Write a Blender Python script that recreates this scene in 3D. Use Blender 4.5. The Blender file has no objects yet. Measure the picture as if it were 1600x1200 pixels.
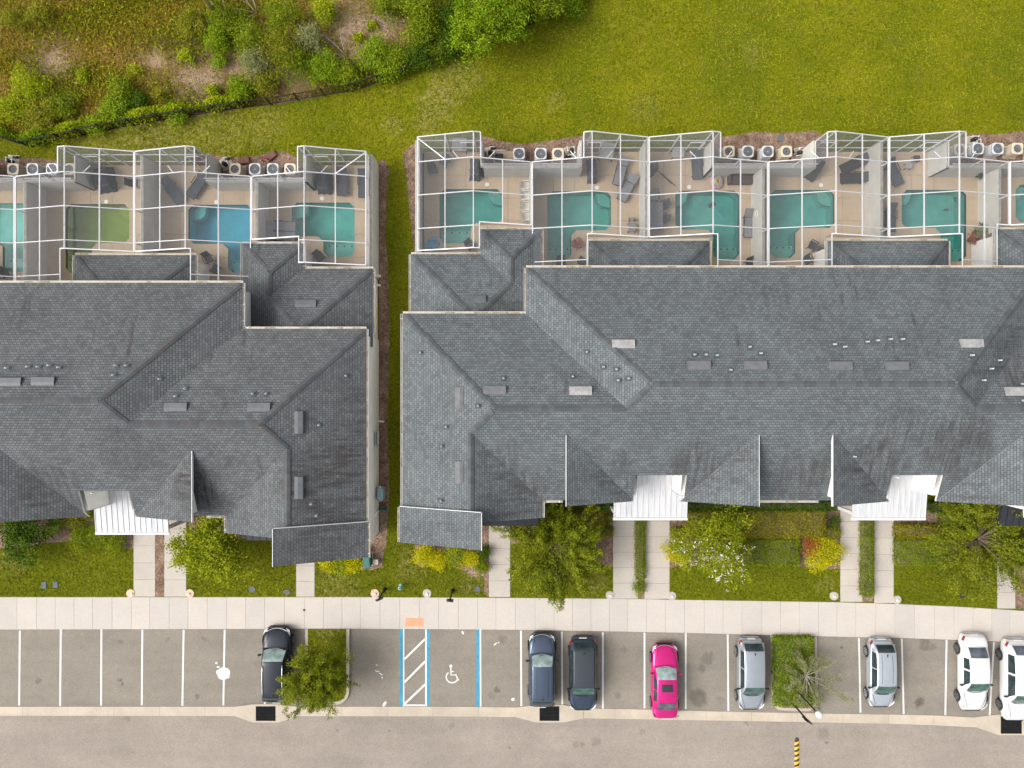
import bpy, math, random
import numpy as np
from mathutils import Vector, Matrix
from mathutils.geometry import delaunay_2d_cdt
R = math.radians
random.seed(7)
rng = np.random.default_rng(7)
SC = bpy.context.scene
COL = SC.collection

# ------------------------------------------------------------------ camera, sky, sun, exposure
CAM_H, FOC = 48.3, 1130.0          # metres above the lawn, focal length in photo pixels (1600 wide)
cam_d = bpy.data.cameras.new('camera'); cam = bpy.data.objects.new('camera', cam_d); COL.objects.link(cam)
cam.location = (0, 0, CAM_H); cam.rotation_euler = (0, 0, 0)
cam_d.sensor_fit = 'HORIZONTAL'; cam_d.sensor_width = 36.0; cam_d.lens = 36.0 * FOC / 1600.0
cam_d.clip_start = 0.5; cam_d.clip_end = 2000.0
SC.camera = cam

SUN_EL, SUN_AZ = R(46), R(262)
world = bpy.data.worlds.new('World'); SC.world = world; world.use_nodes = True
wn = world.node_tree; wn.nodes.clear()
sky = wn.nodes.new('ShaderNodeTexSky'); sky.sky_type = 'NISHITA'; sky.sun_disc = False
sky.sun_elevation = SUN_EL; sky.sun_rotation = SUN_AZ
sky.air_density = 1.0; sky.dust_density = 6.0; sky.ozone_density = 1.0
hs = wn.nodes.new('ShaderNodeHueSaturation'); hs.inputs['Saturation'].default_value = 0.22
bg = wn.nodes.new('ShaderNodeBackground'); bg.inputs['Strength'].default_value = 0.12
wo = wn.nodes.new('ShaderNodeOutputWorld')
wn.links.new(sky.outputs[0], hs.inputs['Color']); wn.links.new(hs.outputs[0], bg.inputs['Color']); wn.links.new(bg.outputs[0], wo.inputs['Surface'])

sun_d = bpy.data.lights.new('sun', 'SUN'); sun_d.energy = .62; sun_d.angle = R(26); sun_d.color = (1.0, 0.955, 0.88)
sun = bpy.data.objects.new('sun', sun_d); COL.objects.link(sun)
sdir = Vector((math.sin(SUN_AZ) * math.cos(SUN_EL), math.cos(SUN_AZ) * math.cos(SUN_EL), math.sin(SUN_EL)))
sun.rotation_euler = (-sdir).to_track_quat('-Z', 'Y').to_euler(); sun.location = (0, 0, 60)

vs = SC.view_settings
vs.view_transform = 'Standard'; vs.look = 'None'; vs.gamma = 1.0; vs.use_curve_mapping = False
vs.exposure = 1.04
SC.cycles.max_bounces = 8; SC.cycles.transparent_max_bounces = 16
SC.cycles.diffuse_bounces = 3; SC.cycles.caustics_reflective = False; SC.cycles.caustics_refractive = False
SC.cycles.use_denoising = True

# ------------------------------------------------------------------ helpers
def P(px, py, z=0.0):
    """World point seen at photo pixel (px, py) and lying at height z."""
    k = (CAM_H - z) / FOC
    return Vector(((px - 800.0) * k, (600.0 - py) * k, z))

ORG = {}                                            # root location of every parent we made
def tag(o, label=None, cat=None, group=None, kind=None):
    if label: o['label'] = label
    if cat: o['category'] = cat
    if group: o['group'] = group
    if kind: o['kind'] = kind
    return o
def thing(name, label, cat, loc=(0, 0, 0), group=None):
    o = bpy.data.objects.new(name, None); o.empty_display_size = 0.2
    o.location = loc; COL.objects.link(o); ORG[o.name] = Vector(loc)
    return tag(o, label, cat, group)
def mesh_obj(name, me, parent=None, loc=(0, 0, 0)):
    o = bpy.data.objects.new(name, me); COL.objects.link(o)
    if parent is not None:
        o.parent = parent; ORG[o.name] = ORG[parent.name]
    else:
        o.location = loc; ORG[o.name] = Vector(loc)
    return o
def copy_tree(o, parent=None):
    c = o.copy(); COL.objects.link(c); c.parent = parent; ORG[c.name] = ORG[o.name]
    for ch in list(o.children): copy_tree(ch, c)
    return c
def put(root, loc, rz=0.0, s=1.0):
    root.location = loc; root.rotation_euler = (0, 0, rz); root.scale = (s, s, s)
    return root

class MB:
    """Collects faces; coordinates are world (or local to the parent's origin when the parent sits at the world origin)."""
    def __init__(s): s.v, s.f, s.m, s.uv, s.sm = [], [], [], [], []
    def face(s, pts, m=0, uv=None, sm=False):
        i = len(s.v); s.v += [tuple(p) for p in pts]; s.f.append(tuple(range(i, i + len(pts)))); s.m.append(m); s.uv.append(uv); s.sm.append(sm)
    def add(s, verts, faces, m=0, sm=False):
        i = len(s.v); s.v += [tuple(p) for p in verts]
        for f in faces: s.f.append(tuple(i + k for k in f)); s.m.append(m); s.uv.append(None); s.sm.append(sm)
    def box(s, c, d, rz=0.0, m=0, taper=1.0):
        cx, cy, cz = c; hx, hy, hz = d[0] / 2, d[1] / 2, d[2] / 2
        ca, sa = math.cos(rz), math.sin(rz); vv = []
        for z, t in ((-hz, 1.0), (hz, taper)):
            for x, y in ((-hx, -hy), (hx, -hy), (hx, hy), (-hx, hy)):
                vv.append((cx + (x * ca - y * sa) * t, cy + (x * sa + y * ca) * t, cz + z))
        s.add(vv, [(3, 2, 1, 0), (4, 5, 6, 7), (0, 1, 5, 4), (1, 2, 6, 5), (2, 3, 7, 6), (3, 0, 4, 7)], m)
    def rbox(s, c, d, b=0.02, rz=0.0, m=0):
        """box with chamfered vertical corners and a chamfered top edge"""
        cx, cy, cz = c; hx, hy, hz = d[0] / 2, d[1] / 2, d[2] / 2
        b = min(b, hx * .9, hy * .9)
        def ring(e, z):
            x, y = hx - e, hy - e; k = b
            pts = [(x, -y + k), (x, y - k), (x - k, y), (-x + k, y), (-x, y - k), (-x, -y + k), (-x + k, -y), (x - k, -y)]
            ca, sa = math.cos(rz), math.sin(rz)
            return [(cx + px * ca - py * sa, cy + px * sa + py * ca, cz + z) for px, py in pts]
        rings = [ring(0, -hz), ring(0, hz - b * .6), ring(b * .6, hz)]
        vv = sum(rings, []); ff = [tuple(range(7, -1, -1)), tuple(range(16, 24))]
        for r in range(2):
            for i in range(8):
                j = (i + 1) % 8; ff.append((r * 8 + i, r * 8 + j, r * 8 + 8 + j, r * 8 + 8 + i))
        s.add(vv, ff, m)
    def bar(s, a, b, w=0.05, h=0.05, m=0):
        a, b = Vector(a), Vector(b); d = b - a
        if d.length < 1e-6: return
        d.normalize(); up = Vector((0, 0, 1)) if abs(d.z) < .95 else Vector((0, 1, 0))
        r = d.cross(up).normalized(); u = r.cross(d).normalized(); vv = []
        for p in (a, b):
            for x, y in ((-1, -1), (1, -1), (1, 1), (-1, 1)): vv.append(p + r * (x * w / 2) + u * (y * h / 2))
        s.add(vv, [(0, 1, 2, 3), (7, 6, 5, 4), (0, 4, 5, 1), (1, 5, 6, 2), (2, 6, 7, 3), (3, 7, 4, 0)], m)
    def tube(s, pts, rad, n=6, m=0, sm=True, cap=True):
        pts = [Vector(p) for p in pts]
        if not hasattr(rad, '__len__'): rad = [rad] * len(pts)
        i0 = len(s.v); prev = None
        for k, p in enumerate(pts):
            d = (pts[min(k + 1, len(pts) - 1)] - pts[max(k - 1, 0)])
            d = d.normalized() if d.length > 1e-9 else Vector((0, 0, 1))
            if prev is None:
                up = Vector((0, 0, 1)) if abs(d.z) < .9 else Vector((1, 0, 0)); r = d.cross(up).normalized()
            else:
                r = (prev - d * prev.dot(d)); r = r.normalized() if r.length > 1e-6 else d.orthogonal().normalized()
            prev = r; u = d.cross(r)
            for j in range(n):
                a = 2 * math.pi * j / n; s.v.append(tuple(p + (r * math.cos(a) + u * math.sin(a)) * rad[k]))
        for k in range(len(pts) - 1):
            for j in range(n):
                q = (j + 1) % n; s.f.append((i0 + k * n + j, i0 + k * n + q, i0 + (k + 1) * n + q, i0 + (k + 1) * n + j)); s.m.append(m); s.uv.append(None); s.sm.append(sm)
        if cap:
            for base, rev in ((i0, True), (i0 + (len(pts) - 1) * n, False)):
                f = tuple(range(base, base + n)); s.f.append(f[::-1] if rev else f); s.m.append(m); s.uv.append(None); s.sm.append(False)
    def lathe(s, c, prof, n=16, m=0, sm=True, axis='Z'):
        """prof: (radius, height) pairs about a vertical axis through c"""
        i0 = len(s.v)
        for r, h in prof:
            for j in range(n):
                a = 2 * math.pi * j / n; s.v.append((c[0] + r * math.cos(a), c[1] + r * math.sin(a), c[2] + h))
        for k in range(len(prof) - 1):
            for j in range(n):
                q = (j + 1) % n; s.f.append((i0 + k * n + j, i0 + k * n + q, i0 + (k + 1) * n + q, i0 + (k + 1) * n + j)); s.m.append(m); s.uv.append(None); s.sm.append(sm)
        for base in (i0, i0 + (len(prof) - 1) * n):
            s.f.append(tuple(range(base, base + n))); s.m.append(m); s.uv.append(None); s.sm.append(False)
    def prism(s, poly, z0, z1, m=0, mside=None, bottom=True):
        n = len(poly); i = len(s.v); ms = m if mside is None else mside
        zb = z0 if hasattr(z0, '__len__') else [z0] * n; zt = z1 if hasattr(z1, '__len__') else [z1] * n
        s.v += [(p[0], p[1], zb[k]) for k, p in enumerate(poly)] + [(p[0], p[1], zt[k]) for k, p in enumerate(poly)]
        s.f.append(tuple(range(i + n, i + 2 * n))); s.m.append(m); s.uv.append(None); s.sm.append(False)
        if bottom: s.f.append(tuple(range(i + n - 1, i - 1, -1))); s.m.append(ms); s.uv.append(None); s.sm.append(False)
        for k in range(n):
            q = (k + 1) % n; s.f.append((i + k, i + q, i + n + q, i + n + k)); s.m.append(ms); s.uv.append(None); s.sm.append(False)
    def mesh(s, name, mats, org=(0, 0, 0)):
        me = bpy.data.meshes.new(name); o = Vector(org)
        me.from_pydata([(v[0] - o.x, v[1] - o.y, v[2] - o.z) for v in s.v], [], s.f)
        for mt in (mats if isinstance(mats, (list, tuple)) else [mats]): me.materials.append(mt)
        me.polygons.foreach_set('material_index', s.m); me.polygons.foreach_set('use_smooth', s.sm)
        if any(u is not None for u in s.uv):
            lay = me.uv_layers.new(name='UVMap'); buf = []
            for f, u in zip(s.f, s.uv): buf += [c for q in (u or [(0, 0)] * len(f)) for c in q]
            lay.data.foreach_set('uv', buf)
        me.update(); return me
    def build(s, name, mats, parent=None, loc=None, mods=None):
        org = ORG[parent.name] if parent is not None else Vector(loc or (0, 0, 0))
        o = mesh_obj(name, s.mesh(name, mats, org), parent, org if parent is None else (0, 0, 0))
        if mods == 'sub':
            md = o.modifiers.new('smooth', 'SUBSURF'); md.levels = md.render_levels = 1
        return o

def inside(poly, x, y):
    r = False; n = len(poly)
    for i in range(n):
        x1, y1 = poly[i][:2]; x2, y2 = poly[(i + 1) % n][:2]
        if (y1 > y) != (y2 > y) and x < (x2 - x1) * (y - y1) / (y2 - y1) + x1: r = not r
    return r

# ------------------------------------------------------------------ materials
MATS = {}
def nodes_of(name):
    m = bpy.data.materials.new(name); m.use_nodes = True; MATS[name] = m
    nt = m.node_tree; b = nt.nodes['Principled BSDF']
    return m, nt, b
def N(nt, t, **kw):
    n = nt.nodes.new(t)
    for k, v in kw.items():
        if k in n.inputs: n.inputs[k].default_value = v
        else: setattr(n, k, v)
    return n
def L(nt, a, b): nt.links.new(a, b)
def ramp(nt, fac, stops):
    r = nt.nodes.new('ShaderNodeValToRGB'); e = r.color_ramp.elements
    while len(e) > 1: e.remove(e[-1])
    e[0].position, e[0].color = stops[0][0], (*stops[0][1], 1)
    for p, c in stops[1:]: x = e.new(p); x.color = (*c, 1)
    L(nt, fac, r.inputs[0]); return r.outputs[0]
def noise(nt, scale, detail=4, rough=.6, vec=None, dist=0.0):
    n = N(nt, 'ShaderNodeTexNoise', Scale=scale, Detail=detail, Roughness=rough, Distortion=dist)
    if vec is not None: L(nt, vec, n.inputs['Vector'])
    return n.outputs['Fac']
def mix(nt, fac, a, b, mode='MIX'):
    n = nt.nodes.new('ShaderNodeMix'); n.data_type = 'RGBA'; n.blend_type = mode
    for s, v in ((0, fac), (6, a), (7, b)):
        if hasattr(v, 'is_linked') or hasattr(v, 'node'): L(nt, v, n.inputs[s])
        elif s == 0: n.inputs[0].default_value = v
        else: n.inputs[s].default_value = (*v, 1) if len(v) == 3 else v
    return n.outputs[2]
def math_n(nt, op, a, b=None, c=None, clamp=False):
    n = nt.nodes.new('ShaderNodeMath'); n.operation = op; n.use_clamp = clamp
    for i, v in enumerate((a, b, c)):
        if v is None: continue
        if hasattr(v, 'node'): L(nt, v, n.inputs[i])
        else: n.inputs[i].default_value = v
    return n.outputs[0]
def geo_pos(nt):
    return nt.nodes.new('ShaderNodeNewGeometry').outputs['Position']
def bump(nt, bs, h, strength=.4, dist=.01):
    b = N(nt, 'ShaderNodeBump', Strength=strength, Distance=dist); L(nt, h, b.inputs['Height']); L(nt, b.outputs[0], bs.inputs['Normal'])
def plain(name, col, rough=.6, metal=0.0, var=.12, scale=6.0, bmp=0.0, coat=0.0, spec=None):
    m, nt, b = nodes_of(name)
    tc = nt.nodes.new('ShaderNodeTexCoord').outputs['Object']
    f = noise(nt, scale, 5, .65, tc)
    lo = tuple(c * (1 - var) for c in col); hi = tuple(min(1, c * (1 + var)) for c in col)
    L(nt, ramp(nt, f, [(.3, lo), (.7, hi)]), b.inputs['Base Color'])
    b.inputs['Roughness'].default_value = rough; b.inputs['Metallic'].default_value = metal
    if coat: b.inputs['Coat Weight'].default_value = coat; b.inputs['Coat Roughness'].default_value = .05
    if spec is not None: b.inputs['Specular IOR Level'].default_value = spec
    if bmp: bump(nt, b, noise(nt, scale * 6, 4, .6, tc), bmp, .01)
    return m
def spots(nt, pos, pts, warp=.35, wscale=1.6):
    """mask 0..1 of irregular blobs: pts = (x, y, radius, weight) in metres"""
    nz = N(nt, 'ShaderNodeTexNoise', Scale=wscale, Detail=4.0); L(nt, pos, nz.inputs['Vector'])
    sub = nt.nodes.new('ShaderNodeVectorMath'); sub.operation = 'MULTIPLY_ADD'
    L(nt, nz.outputs['Color'], sub.inputs[0]); sub.inputs[1].default_value = (warp * 2, warp * 2, 0); L(nt, pos, sub.inputs[2])
    tot = None
    for x, y, r, w in pts:
        d = nt.nodes.new('ShaderNodeVectorMath'); d.operation = 'DISTANCE'; L(nt, sub.outputs[0], d.inputs[0])
        fl = nt.nodes.new('ShaderNodeVectorMath'); fl.operation = 'MULTIPLY'; fl.inputs[1].default_value = (1, 1, 0)
        L(nt, sub.outputs[0], fl.inputs[0]); L(nt, fl.outputs[0], d.inputs[0]); d.inputs[1].default_value = (x + warp, y + warp, 0)
        mr = N(nt, 'ShaderNodeMapRange'); mr.inputs[1].default_value = r; mr.inputs[2].default_value = r * .55; mr.inputs[3].default_value = 0; mr.inputs[4].default_value = w
        L(nt, d.outputs['Value'], mr.inputs[0])
        tot = mr.outputs[0] if tot is None else math_n(nt, 'MAXIMUM', tot, mr.outputs[0])
    return tot

def mk_materials():
    # lawn: two greens, straw patches, fine blade noise
    m, nt, b = nodes_of('lawn'); p = geo_pos(nt)
    big = noise(nt, .16, 4, .6, p); mid = noise(nt, .9, 5, .65, p, .4); fine = noise(nt, 22, 3, .7, p)
    c = ramp(nt, big, [(.36, (.116, .142, .007)), (.52, (.162, .176, .006)), (.66, (.204, .202, .009))])
    c = mix(nt, math_n(nt, 'MULTIPLY', ramp(nt, mid, [(.45, (0, 0, 0)), (.75, (1, 1, 1))]), .55), c, (.175, .155, .028))
    c = mix(nt, ramp(nt, mid, [(.25, (1, 1, 1)), (.46, (0, 0, 0))]), c, (.090, .130, .010))
    sy = nt.nodes.new('ShaderNodeSeparateXYZ'); L(nt, p, sy.inputs[0]); fr = N(nt, 'ShaderNodeMapRange'); fr.inputs[1].default_value = -7; fr.inputs[2].default_value = -11; L(nt, sy.outputs[1], fr.inputs[0])
    c = mix(nt, math_n(nt, 'MULTIPLY', fr.outputs[0], .6), c, (.098, .112, .010))     # the watered front gardens are a deeper green
    straw = [(P(x, y).x, P(x, y).y, r, w) for x, y, r, w in
             [(692, 145, 1.6, .8), (675, 172, 1.5, .8), (725, 118, 1.6, .6), (612, 195, .8, .7), (665, 195, 1.0, .7), (330, 200, 3.0, .6), (235, 222, 4.0, .8), (150, 212, 2.5, .6), (420, 192, 1.6, .4),
              (410, 205, 1.6, .5), (520, 908, 1.3, .6), (535, 925, 1.6, .5), (645, 880, 1.3, .55), (930, 905, 1.1, .7), (1290, 915, .9, .5), (740, 905, 1.2, .5), (590, 270, .7, .6), (640, 250, .8, .8), (1175, 85, 1.0, .3), (870, 155, .8, .5), (18, 870, 1.4, .5), (1010, 175, 1.2, .35), (512, 985, 1.0, .5)]]
    grain = noise(nt, 3.5, 5, .75, p)
    sm = math_n(nt, 'MULTIPLY', spots(nt, p, straw, .9, .9), ramp(nt, grain, [(.42, (0, 0, 0)), (.64, (1, 1, 1))]))
    c = mix(nt, math_n(nt, 'MULTIPLY', sm, .95), c, (.38, .295, .14))
    mw = N(nt, 'ShaderNodeMapping'); mw.inputs['Scale'].default_value = (.35, 1.6, 1); L(nt, p, mw.inputs['Vector'])
    c = mix(nt, .5, c, ramp(nt, noise(nt, 1.0, 5, .7, mw.outputs[0]), [(.3, (.78, .82, .8)), (.7, (1.2, 1.16, 1.1))]), 'MULTIPLY')
    c = mix(nt, .8, c, ramp(nt, noise(nt, 9, 4, .8, p), [(.28, (.45, .5, .45)), (.5, (1, 1, 1)), (.72, (1.55, 1.48, 1.35))]), 'MULTIPLY')
    c = mix(nt, .6, c, ramp(nt, noise(nt, 4.2, 4, .8, p), [(.30, (.5, .55, .5)), (.5, (1, 1, 1)), (.70, (1.5, 1.42, 1.3))]), 'MULTIPLY')
    c = mix(nt, .7, c, ramp(nt, fine, [(.25, (.35, .35, .35)), (.5, (.98, .98, .98)), (.78, (1.65, 1.62, 1.5))]), 'MULTIPLY')
    L(nt, c, b.inputs['Base Color']); b.inputs['Roughness'].default_value = 1; b.inputs['Specular IOR Level'].default_value = .02
    bump(nt, b, math_n(nt, 'ADD', fine, grain), .9, .05)
    # rough scrub ground
    m, nt, b = nodes_of('scrub_soil'); p = geo_pos(nt)
    f1 = noise(nt, .22, 6, .65, p, .5); f2 = noise(nt, 2.2, 6, .7, p, .8); f3 = noise(nt, 14, 3, .7, p)
    c = ramp(nt, f1, [(.34, (.150, .128, .012)), (.5, (.250, .175, .026)), (.62, (.310, .195, .070))])
    c = mix(nt, ramp(nt, f2, [(.42, (0, 0, 0)), (.62, (1, 1, 1))]), c, (.120, .115, .012))
    dirt = [(P(x, y).x, P(x, y).y, r, w) for x, y, r, w in [(550, 45, 4.2, 1), (600, 40, 2.6, 1), (300, 120, 4.6, 1), (365, 105, 2.6, .9), (450, 125, 3.0, .9), (80, 95, 3.0, .8), (560, 80, 2.2, .8), (235, 90, 2.2, .5), (430, 12, 2, .7)]]
    dm = math_n(nt, 'MULTIPLY', spots(nt, p, dirt, 1.0, .7), ramp(nt, noise(nt, 5, 5, .75, p), [(.3, (.25, .25, .25)), (.55, (1, 1, 1))]))
    c = mix(nt, dm, c, (.40, .285, .220))
    c = mix(nt, .6, c, ramp(nt, f3, [(.25, (.3, .3, .3)), (.75, (1.6, 1.55, 1.5))]), 'MULTIPLY')
    L(nt, c, b.inputs['Base Color']); b.inputs['Roughness'].default_value = 1; b.inputs['Specular IOR Level'].default_value = .05
    bump(nt, b, math_n(nt, 'ADD', f2, f3), 1.0, .08)
    # bark mulch
    m, nt, b = nodes_of('mulch'); p = geo_pos(nt)
    v = N(nt, 'ShaderNodeTexVoronoi', Scale=14.0); L(nt, p, v.inputs['Vector']); f = noise(nt, 1.3, 5, .6, p)
    c = ramp(nt, f, [(.35, (.150, .098, .072)), (.55, (.235, .165, .125)), (.7, (.32, .235, .175))])
    c = mix(nt, .7, c, ramp(nt, v.outputs['Color'], [(.15, (.45, .42, .4)), (.6, (1.1, 1.05, 1)), (.9, (1.7, 1.6, 1.5))]), 'MULTIPLY')
    L(nt, c, b.inputs['Base Color']); b.inputs['Roughness'].default_value = .95; b.inputs['Specular IOR Level'].default_value = .1
    bump(nt, b, v.outputs['Distance'], .9, .03)
    # asphalt of the bays and of the lane
    def asphalt(name, col, marks):
        m, nt, b = nodes_of(name); p = geo_pos(nt)
        f1 = noise(nt, .25, 5, .6, p); f2 = noise(nt, 1.8, 5, .65, p); f3 = noise(nt, 60, 2, .8, p)
        v = N(nt, 'ShaderNodeTexVoronoi', Scale=38.0); L(nt, p, v.inputs['Vector'])
        lo = tuple(c * .91 for c in col); hi = tuple(c * 1.08 for c in col)
        c = ramp(nt, f1, [(.33, lo), (.68, hi)])
        c = mix(nt, .3, c, ramp(nt, f2, [(.3, (.8, .8, .8)), (.7, (1.14, 1.13, 1.12))]), 'MULTIPLY')
        c = mix(nt, .5, c, ramp(nt, v.outputs['Color'], [(.1, (.55, .55, .55)), (.5, (1, 1, 1)), (.95, (1.5, 1.48, 1.42))]), 'MULTIPLY')
        # tyre-worn streaks that run along the lane
        mp = N(nt, 'ShaderNodeMapping'); mp.inputs['Scale'].default_value = (.06, .9, 1); L(nt, p, mp.inputs['Vector'])
        c = mix(nt, .30, c, ramp(nt, noise(nt, 1.0, 4, .6, mp.outputs[0]), [(.35, (.78, .78, .79)), (.65, (1.14, 1.12, 1.08))]), 'MULTIPLY')
        if marks:
            sp = [(P(x, y).x, P(x, y).y, r, w) for x, y, r, w in marks]
            sk = math_n(nt, 'MULTIPLY', spots(nt, p, sp, .30, 2.6), ramp(nt, noise(nt, 4, 5, .7, p), [(.2, (.3, .3, .3)), (.55, (1, 1, 1))]))
            c = mix(nt, math_n(nt, 'MULTIPLY', sk, .8), c, (.070, .062, .054))
        L(nt, c, b.inputs['Base Color']); b.inputs['Roughness'].default_value = .95; b.inputs['Specular IOR Level'].default_value = .1
        bump(nt, b, v.outputs['Distance'], .5, .008)
    asphalt('asphalt_bay', (.235, .211, .178), [(1092, 1092, .75, .75), (1105, 1030, .5, .5), (1097, 1045, .35, .5), (965, 1088, .3, .5), (186, 1064, .18, .8), (191, 1070, .15, .8), (307, 1090, .22, .6), (318, 1000, .2, .4), (187, 1004, .18, .5), (776, 1079, .28, .7), (768, 1088, .3, .3), (1439, 1098, .42, .85), (1447, 1008, .5, .6), (1460, 1012, .3, .5), (1112, 1023, .2, .5), (1316, 1012, .16, .8), (58, 1065, .2, .5), (975, 1015, .3, .35), (1128, 1095, .3, .3), (640, 1060, .3, .3), (785, 1000, .35, .4), (260, 1000, .2, .4), (1310, 1060, .3, .25)])
    asphalt('asphalt_lane', (.281, .246, .212), [(1288, 1148, .5, .35), (1294, 1161, .16, .7), (797, 1170, .16, .7), (900, 1165, .3, .3), (932, 1160, .4, .4), (1004, 1145, .25, .3), (910, 1164, .2, .5), (527, 1142, .1, .8), (198, 1123, .25, .35), (608, 1143, .12, .5), (706, 1136, .25, .3), (1168, 1132, .2, .4)])
    # concrete: sidewalk slabs, kerb, pool deck
    def concrete(name, col, var=.10, tint=(.9, .82, .7), bands=.0):
        m, nt, b = nodes_of(name); p = geo_pos(nt)
        info = nt.nodes.new('ShaderNodeObjectInfo').outputs['Random']
        f1 = noise(nt, .7, 5, .65, p); f2 = noise(nt, 7, 5, .7, p); f3 = noise(nt, 70, 2, .8, p)
        c = ramp(nt, f1, [(.3, tuple(c * (1 - var) for c in col)), (.7, tuple(min(1, c * (1 + var * .7)) for c in col))])
        c = mix(nt, .4, c, ramp(nt, f2, [(.25, (.80, .79, .77)), (.6, (1.04, 1.04, 1.04))]), 'MULTIPLY')
        c = mix(nt, .35, c, ramp(nt, f3, [(.2, (.75, .75, .75)), (.8, (1.2, 1.2, 1.2))]), 'MULTIPLY')
        c = mix(nt, .55, c, ramp(nt, info, [(0, (.90, .89, .87)), (.5, (1, .99, .97)), (1, (1.06, 1.03, .98))]), 'MULTIPLY')
        L(nt, c, b.inputs['Base Color']); b.inputs['Roughness'].default_value = .85; b.inputs['Specular IOR Level'].default_value = .25
        bump(nt, b, f2, .25, .004)
    concrete('sidewalk', (.485, .445, .408), .05)
    concrete('walkway', (.455, .415, .370), .07)
    concrete('kerb_concrete', (.46, .40, .325), .14)
    concrete('pool_deck', (.47, .372, .262), .08)
    concrete('collar_concrete', (.60, .44, .33), .10)
    concrete('joint_dark', (.16, .13, .10), .1)
    # asphalt shingles laid in courses; the UV map is in metres: u along the eave, v up the slope
    def shingle(name, base, light, dark, moss_and_shadow, stains_and_shadow):
        m, nt, b = nodes_of(name); uv = nt.nodes.new('ShaderNodeUVMap').outputs[0]; p = geo_pos(nt)
        br = nt.nodes.new('ShaderNodeTexBrick'); L(nt, uv, br.inputs['Vector'])
        br.offset = .5; br.offset_frequency = 2; br.squash = 1.0
        for k, v in (('Scale', 1.0), ('Mortar Size', .012), ('Mortar Smooth', .3), ('Bias', 0.0), ('Brick Width', .23), ('Row Height', .155)): br.inputs[k].default_value = v
        br.inputs['Color1'].default_value = (*dark, 1); br.inputs['Color2'].default_value = (*light, 1); br.inputs['Mortar'].default_value = (*tuple(c * .42 for c in base), 1)
        big = noise(nt, .3, 5, .6, p); mid = noise(nt, 1.6, 5, .65, p); fine = noise(nt, 55, 2, .8, p)
        c = mix(nt, .85, br.outputs['Color'], ramp(nt, big, [(.3, (.86, .86, .87)), (.7, (1.14, 1.15, 1.15))]), 'MULTIPLY')
        c = mix(nt, .5, c, ramp(nt, mid, [(.3, (.80, .80, .80)), (.7, (1.18, 1.18, 1.18))]), 'MULTIPLY')
        # dark algae streaks that run down the slope
        mp = N(nt, 'ShaderNodeMapping'); mp.inputs['Scale'].default_value = (2.2, .28, 1); L(nt, uv, mp.inputs['Vector'])
        st = ramp(nt, noise(nt, 1.0, 5, .7, mp.outputs[0], .3), [(.53, (0, 0, 0)), (.70, (1, 1, 1))])
        area = ramp(nt, noise(nt, .17, 3, .5, p), [(.46, (0, 0, 0)), (.60, (1, 1, 1))])
        c = mix(nt, math_n(nt, 'MULTIPLY', math_n(nt, 'MULTIPLY', st, area), .75), c, moss_and_shadow)
        ss = ramp(nt, noise(nt, 1.6, 5, .7, mp.outputs[0], .4), [(.40, (0, 0, 0)), (.62, (1, 1, 1))])
        sp = [((x - 800) * 42.1 / FOC, (600 - y) * 42.1 / FOC, r, w) for x, y, r, w in stains_and_shadow]
        c = mix(nt, math_n(nt, 'MULTIPLY', ss, spots(nt, p, sp, .8, .8)), c, moss_and_shadow)     # blackish lichen runs, plus one gable's cast shadow painted in the same colour
        c = mix(nt, .45, c, ramp(nt, fine, [(.2, (.6, .6, .6)), (.8, (1.4, 1.4, 1.4))]), 'MULTIPLY')
        L(nt, c, b.inputs['Base Color']); b.inputs['Roughness'].default_value = .95; b.inputs['Specular IOR Level'].default_value = .06
        # each course rises towards its lower edge
        sep = nt.nodes.new('ShaderNodeSeparateXYZ'); L(nt, uv, sep.inputs[0])
        fr = math_n(nt, 'FRACT', math_n(nt, 'DIVIDE', sep.outputs[1], .155))
        h = math_n(nt, 'ADD', math_n(nt, 'MULTIPLY', math_n(nt, 'SUBTRACT', 1.0, fr), .7), math_n(nt, 'MULTIPLY', br.outputs['Fac'], -.5))
        bump(nt, b, h, .8, .016)
    shingle('shingle', (.126, .139, .145), (.149, .166, .171), (.107, .116, .120), (.054, .050, .050), [(800, 770, 2.2, .7), (960, 745, 1.6, .6), (1090, 735, 2.0, .7), (1150, 720, 1.5, .5), (1360, 730, 2.4, .8), (1250, 750, 2.0, .6), (1480, 690, 2.4, .8), (1590, 600, 2.2, .8), (1560, 560, 1.6, .7), (780, 720, 1.6, .5), (1390, 670, 2.0, .5), (690, 830, 1.4, .35)])
    shingle('shingle_warm', (.116, .123, .127), (.136, .147, .150), (.098, .101, .104), (.050, .043, .042), [(535, 735, 2.6, .85), (520, 790, 2.2, .8), (545, 690, 1.8, .6), (500, 850, 2.0, .6), (315, 760, 1.7, .9), (90, 770, 2.2, .6), (480, 745, 1.8, .6), (215, 700, 2.0, .35), (560, 640, 1.6, .5)])  # the strong spot right of the half gable paints its wall's shadow
    plain('cap_shingle', (.086, .093, .097), .95, var=.22, scale=3, bmp=.4)
    plain('cap_shingle_dark', (.068, .075, .079), .95, var=.22, scale=3, bmp=.4)
    plain('cap_shingle_brown', (.084, .081, .080), .95, var=.2, scale=3, bmp=.4)
    plain('stucco', (.76, .745, .71), .95, var=.05, scale=1.2, bmp=.25)
    plain('stucco_wall', (.52, .505, .465), .95, var=.09, scale=.9, bmp=.25)
    plain('wall_cap', (.30, .28, .25), .95, var=.25, scale=2.5)
    plain('soffit_shade', (.32, .30, .26), .9)
    plain('trim_white', (.60, .60, .595), .5, var=.05, scale=2)
    plain('gutter_cream', (.56, .51, .43), .55, var=.10, scale=3)
    plain('gutter_litter', (.36, .29, .20), .95, var=.4, scale=5)
    plain('frame_white', (.70, .70, .71), .45, var=.03)
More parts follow.
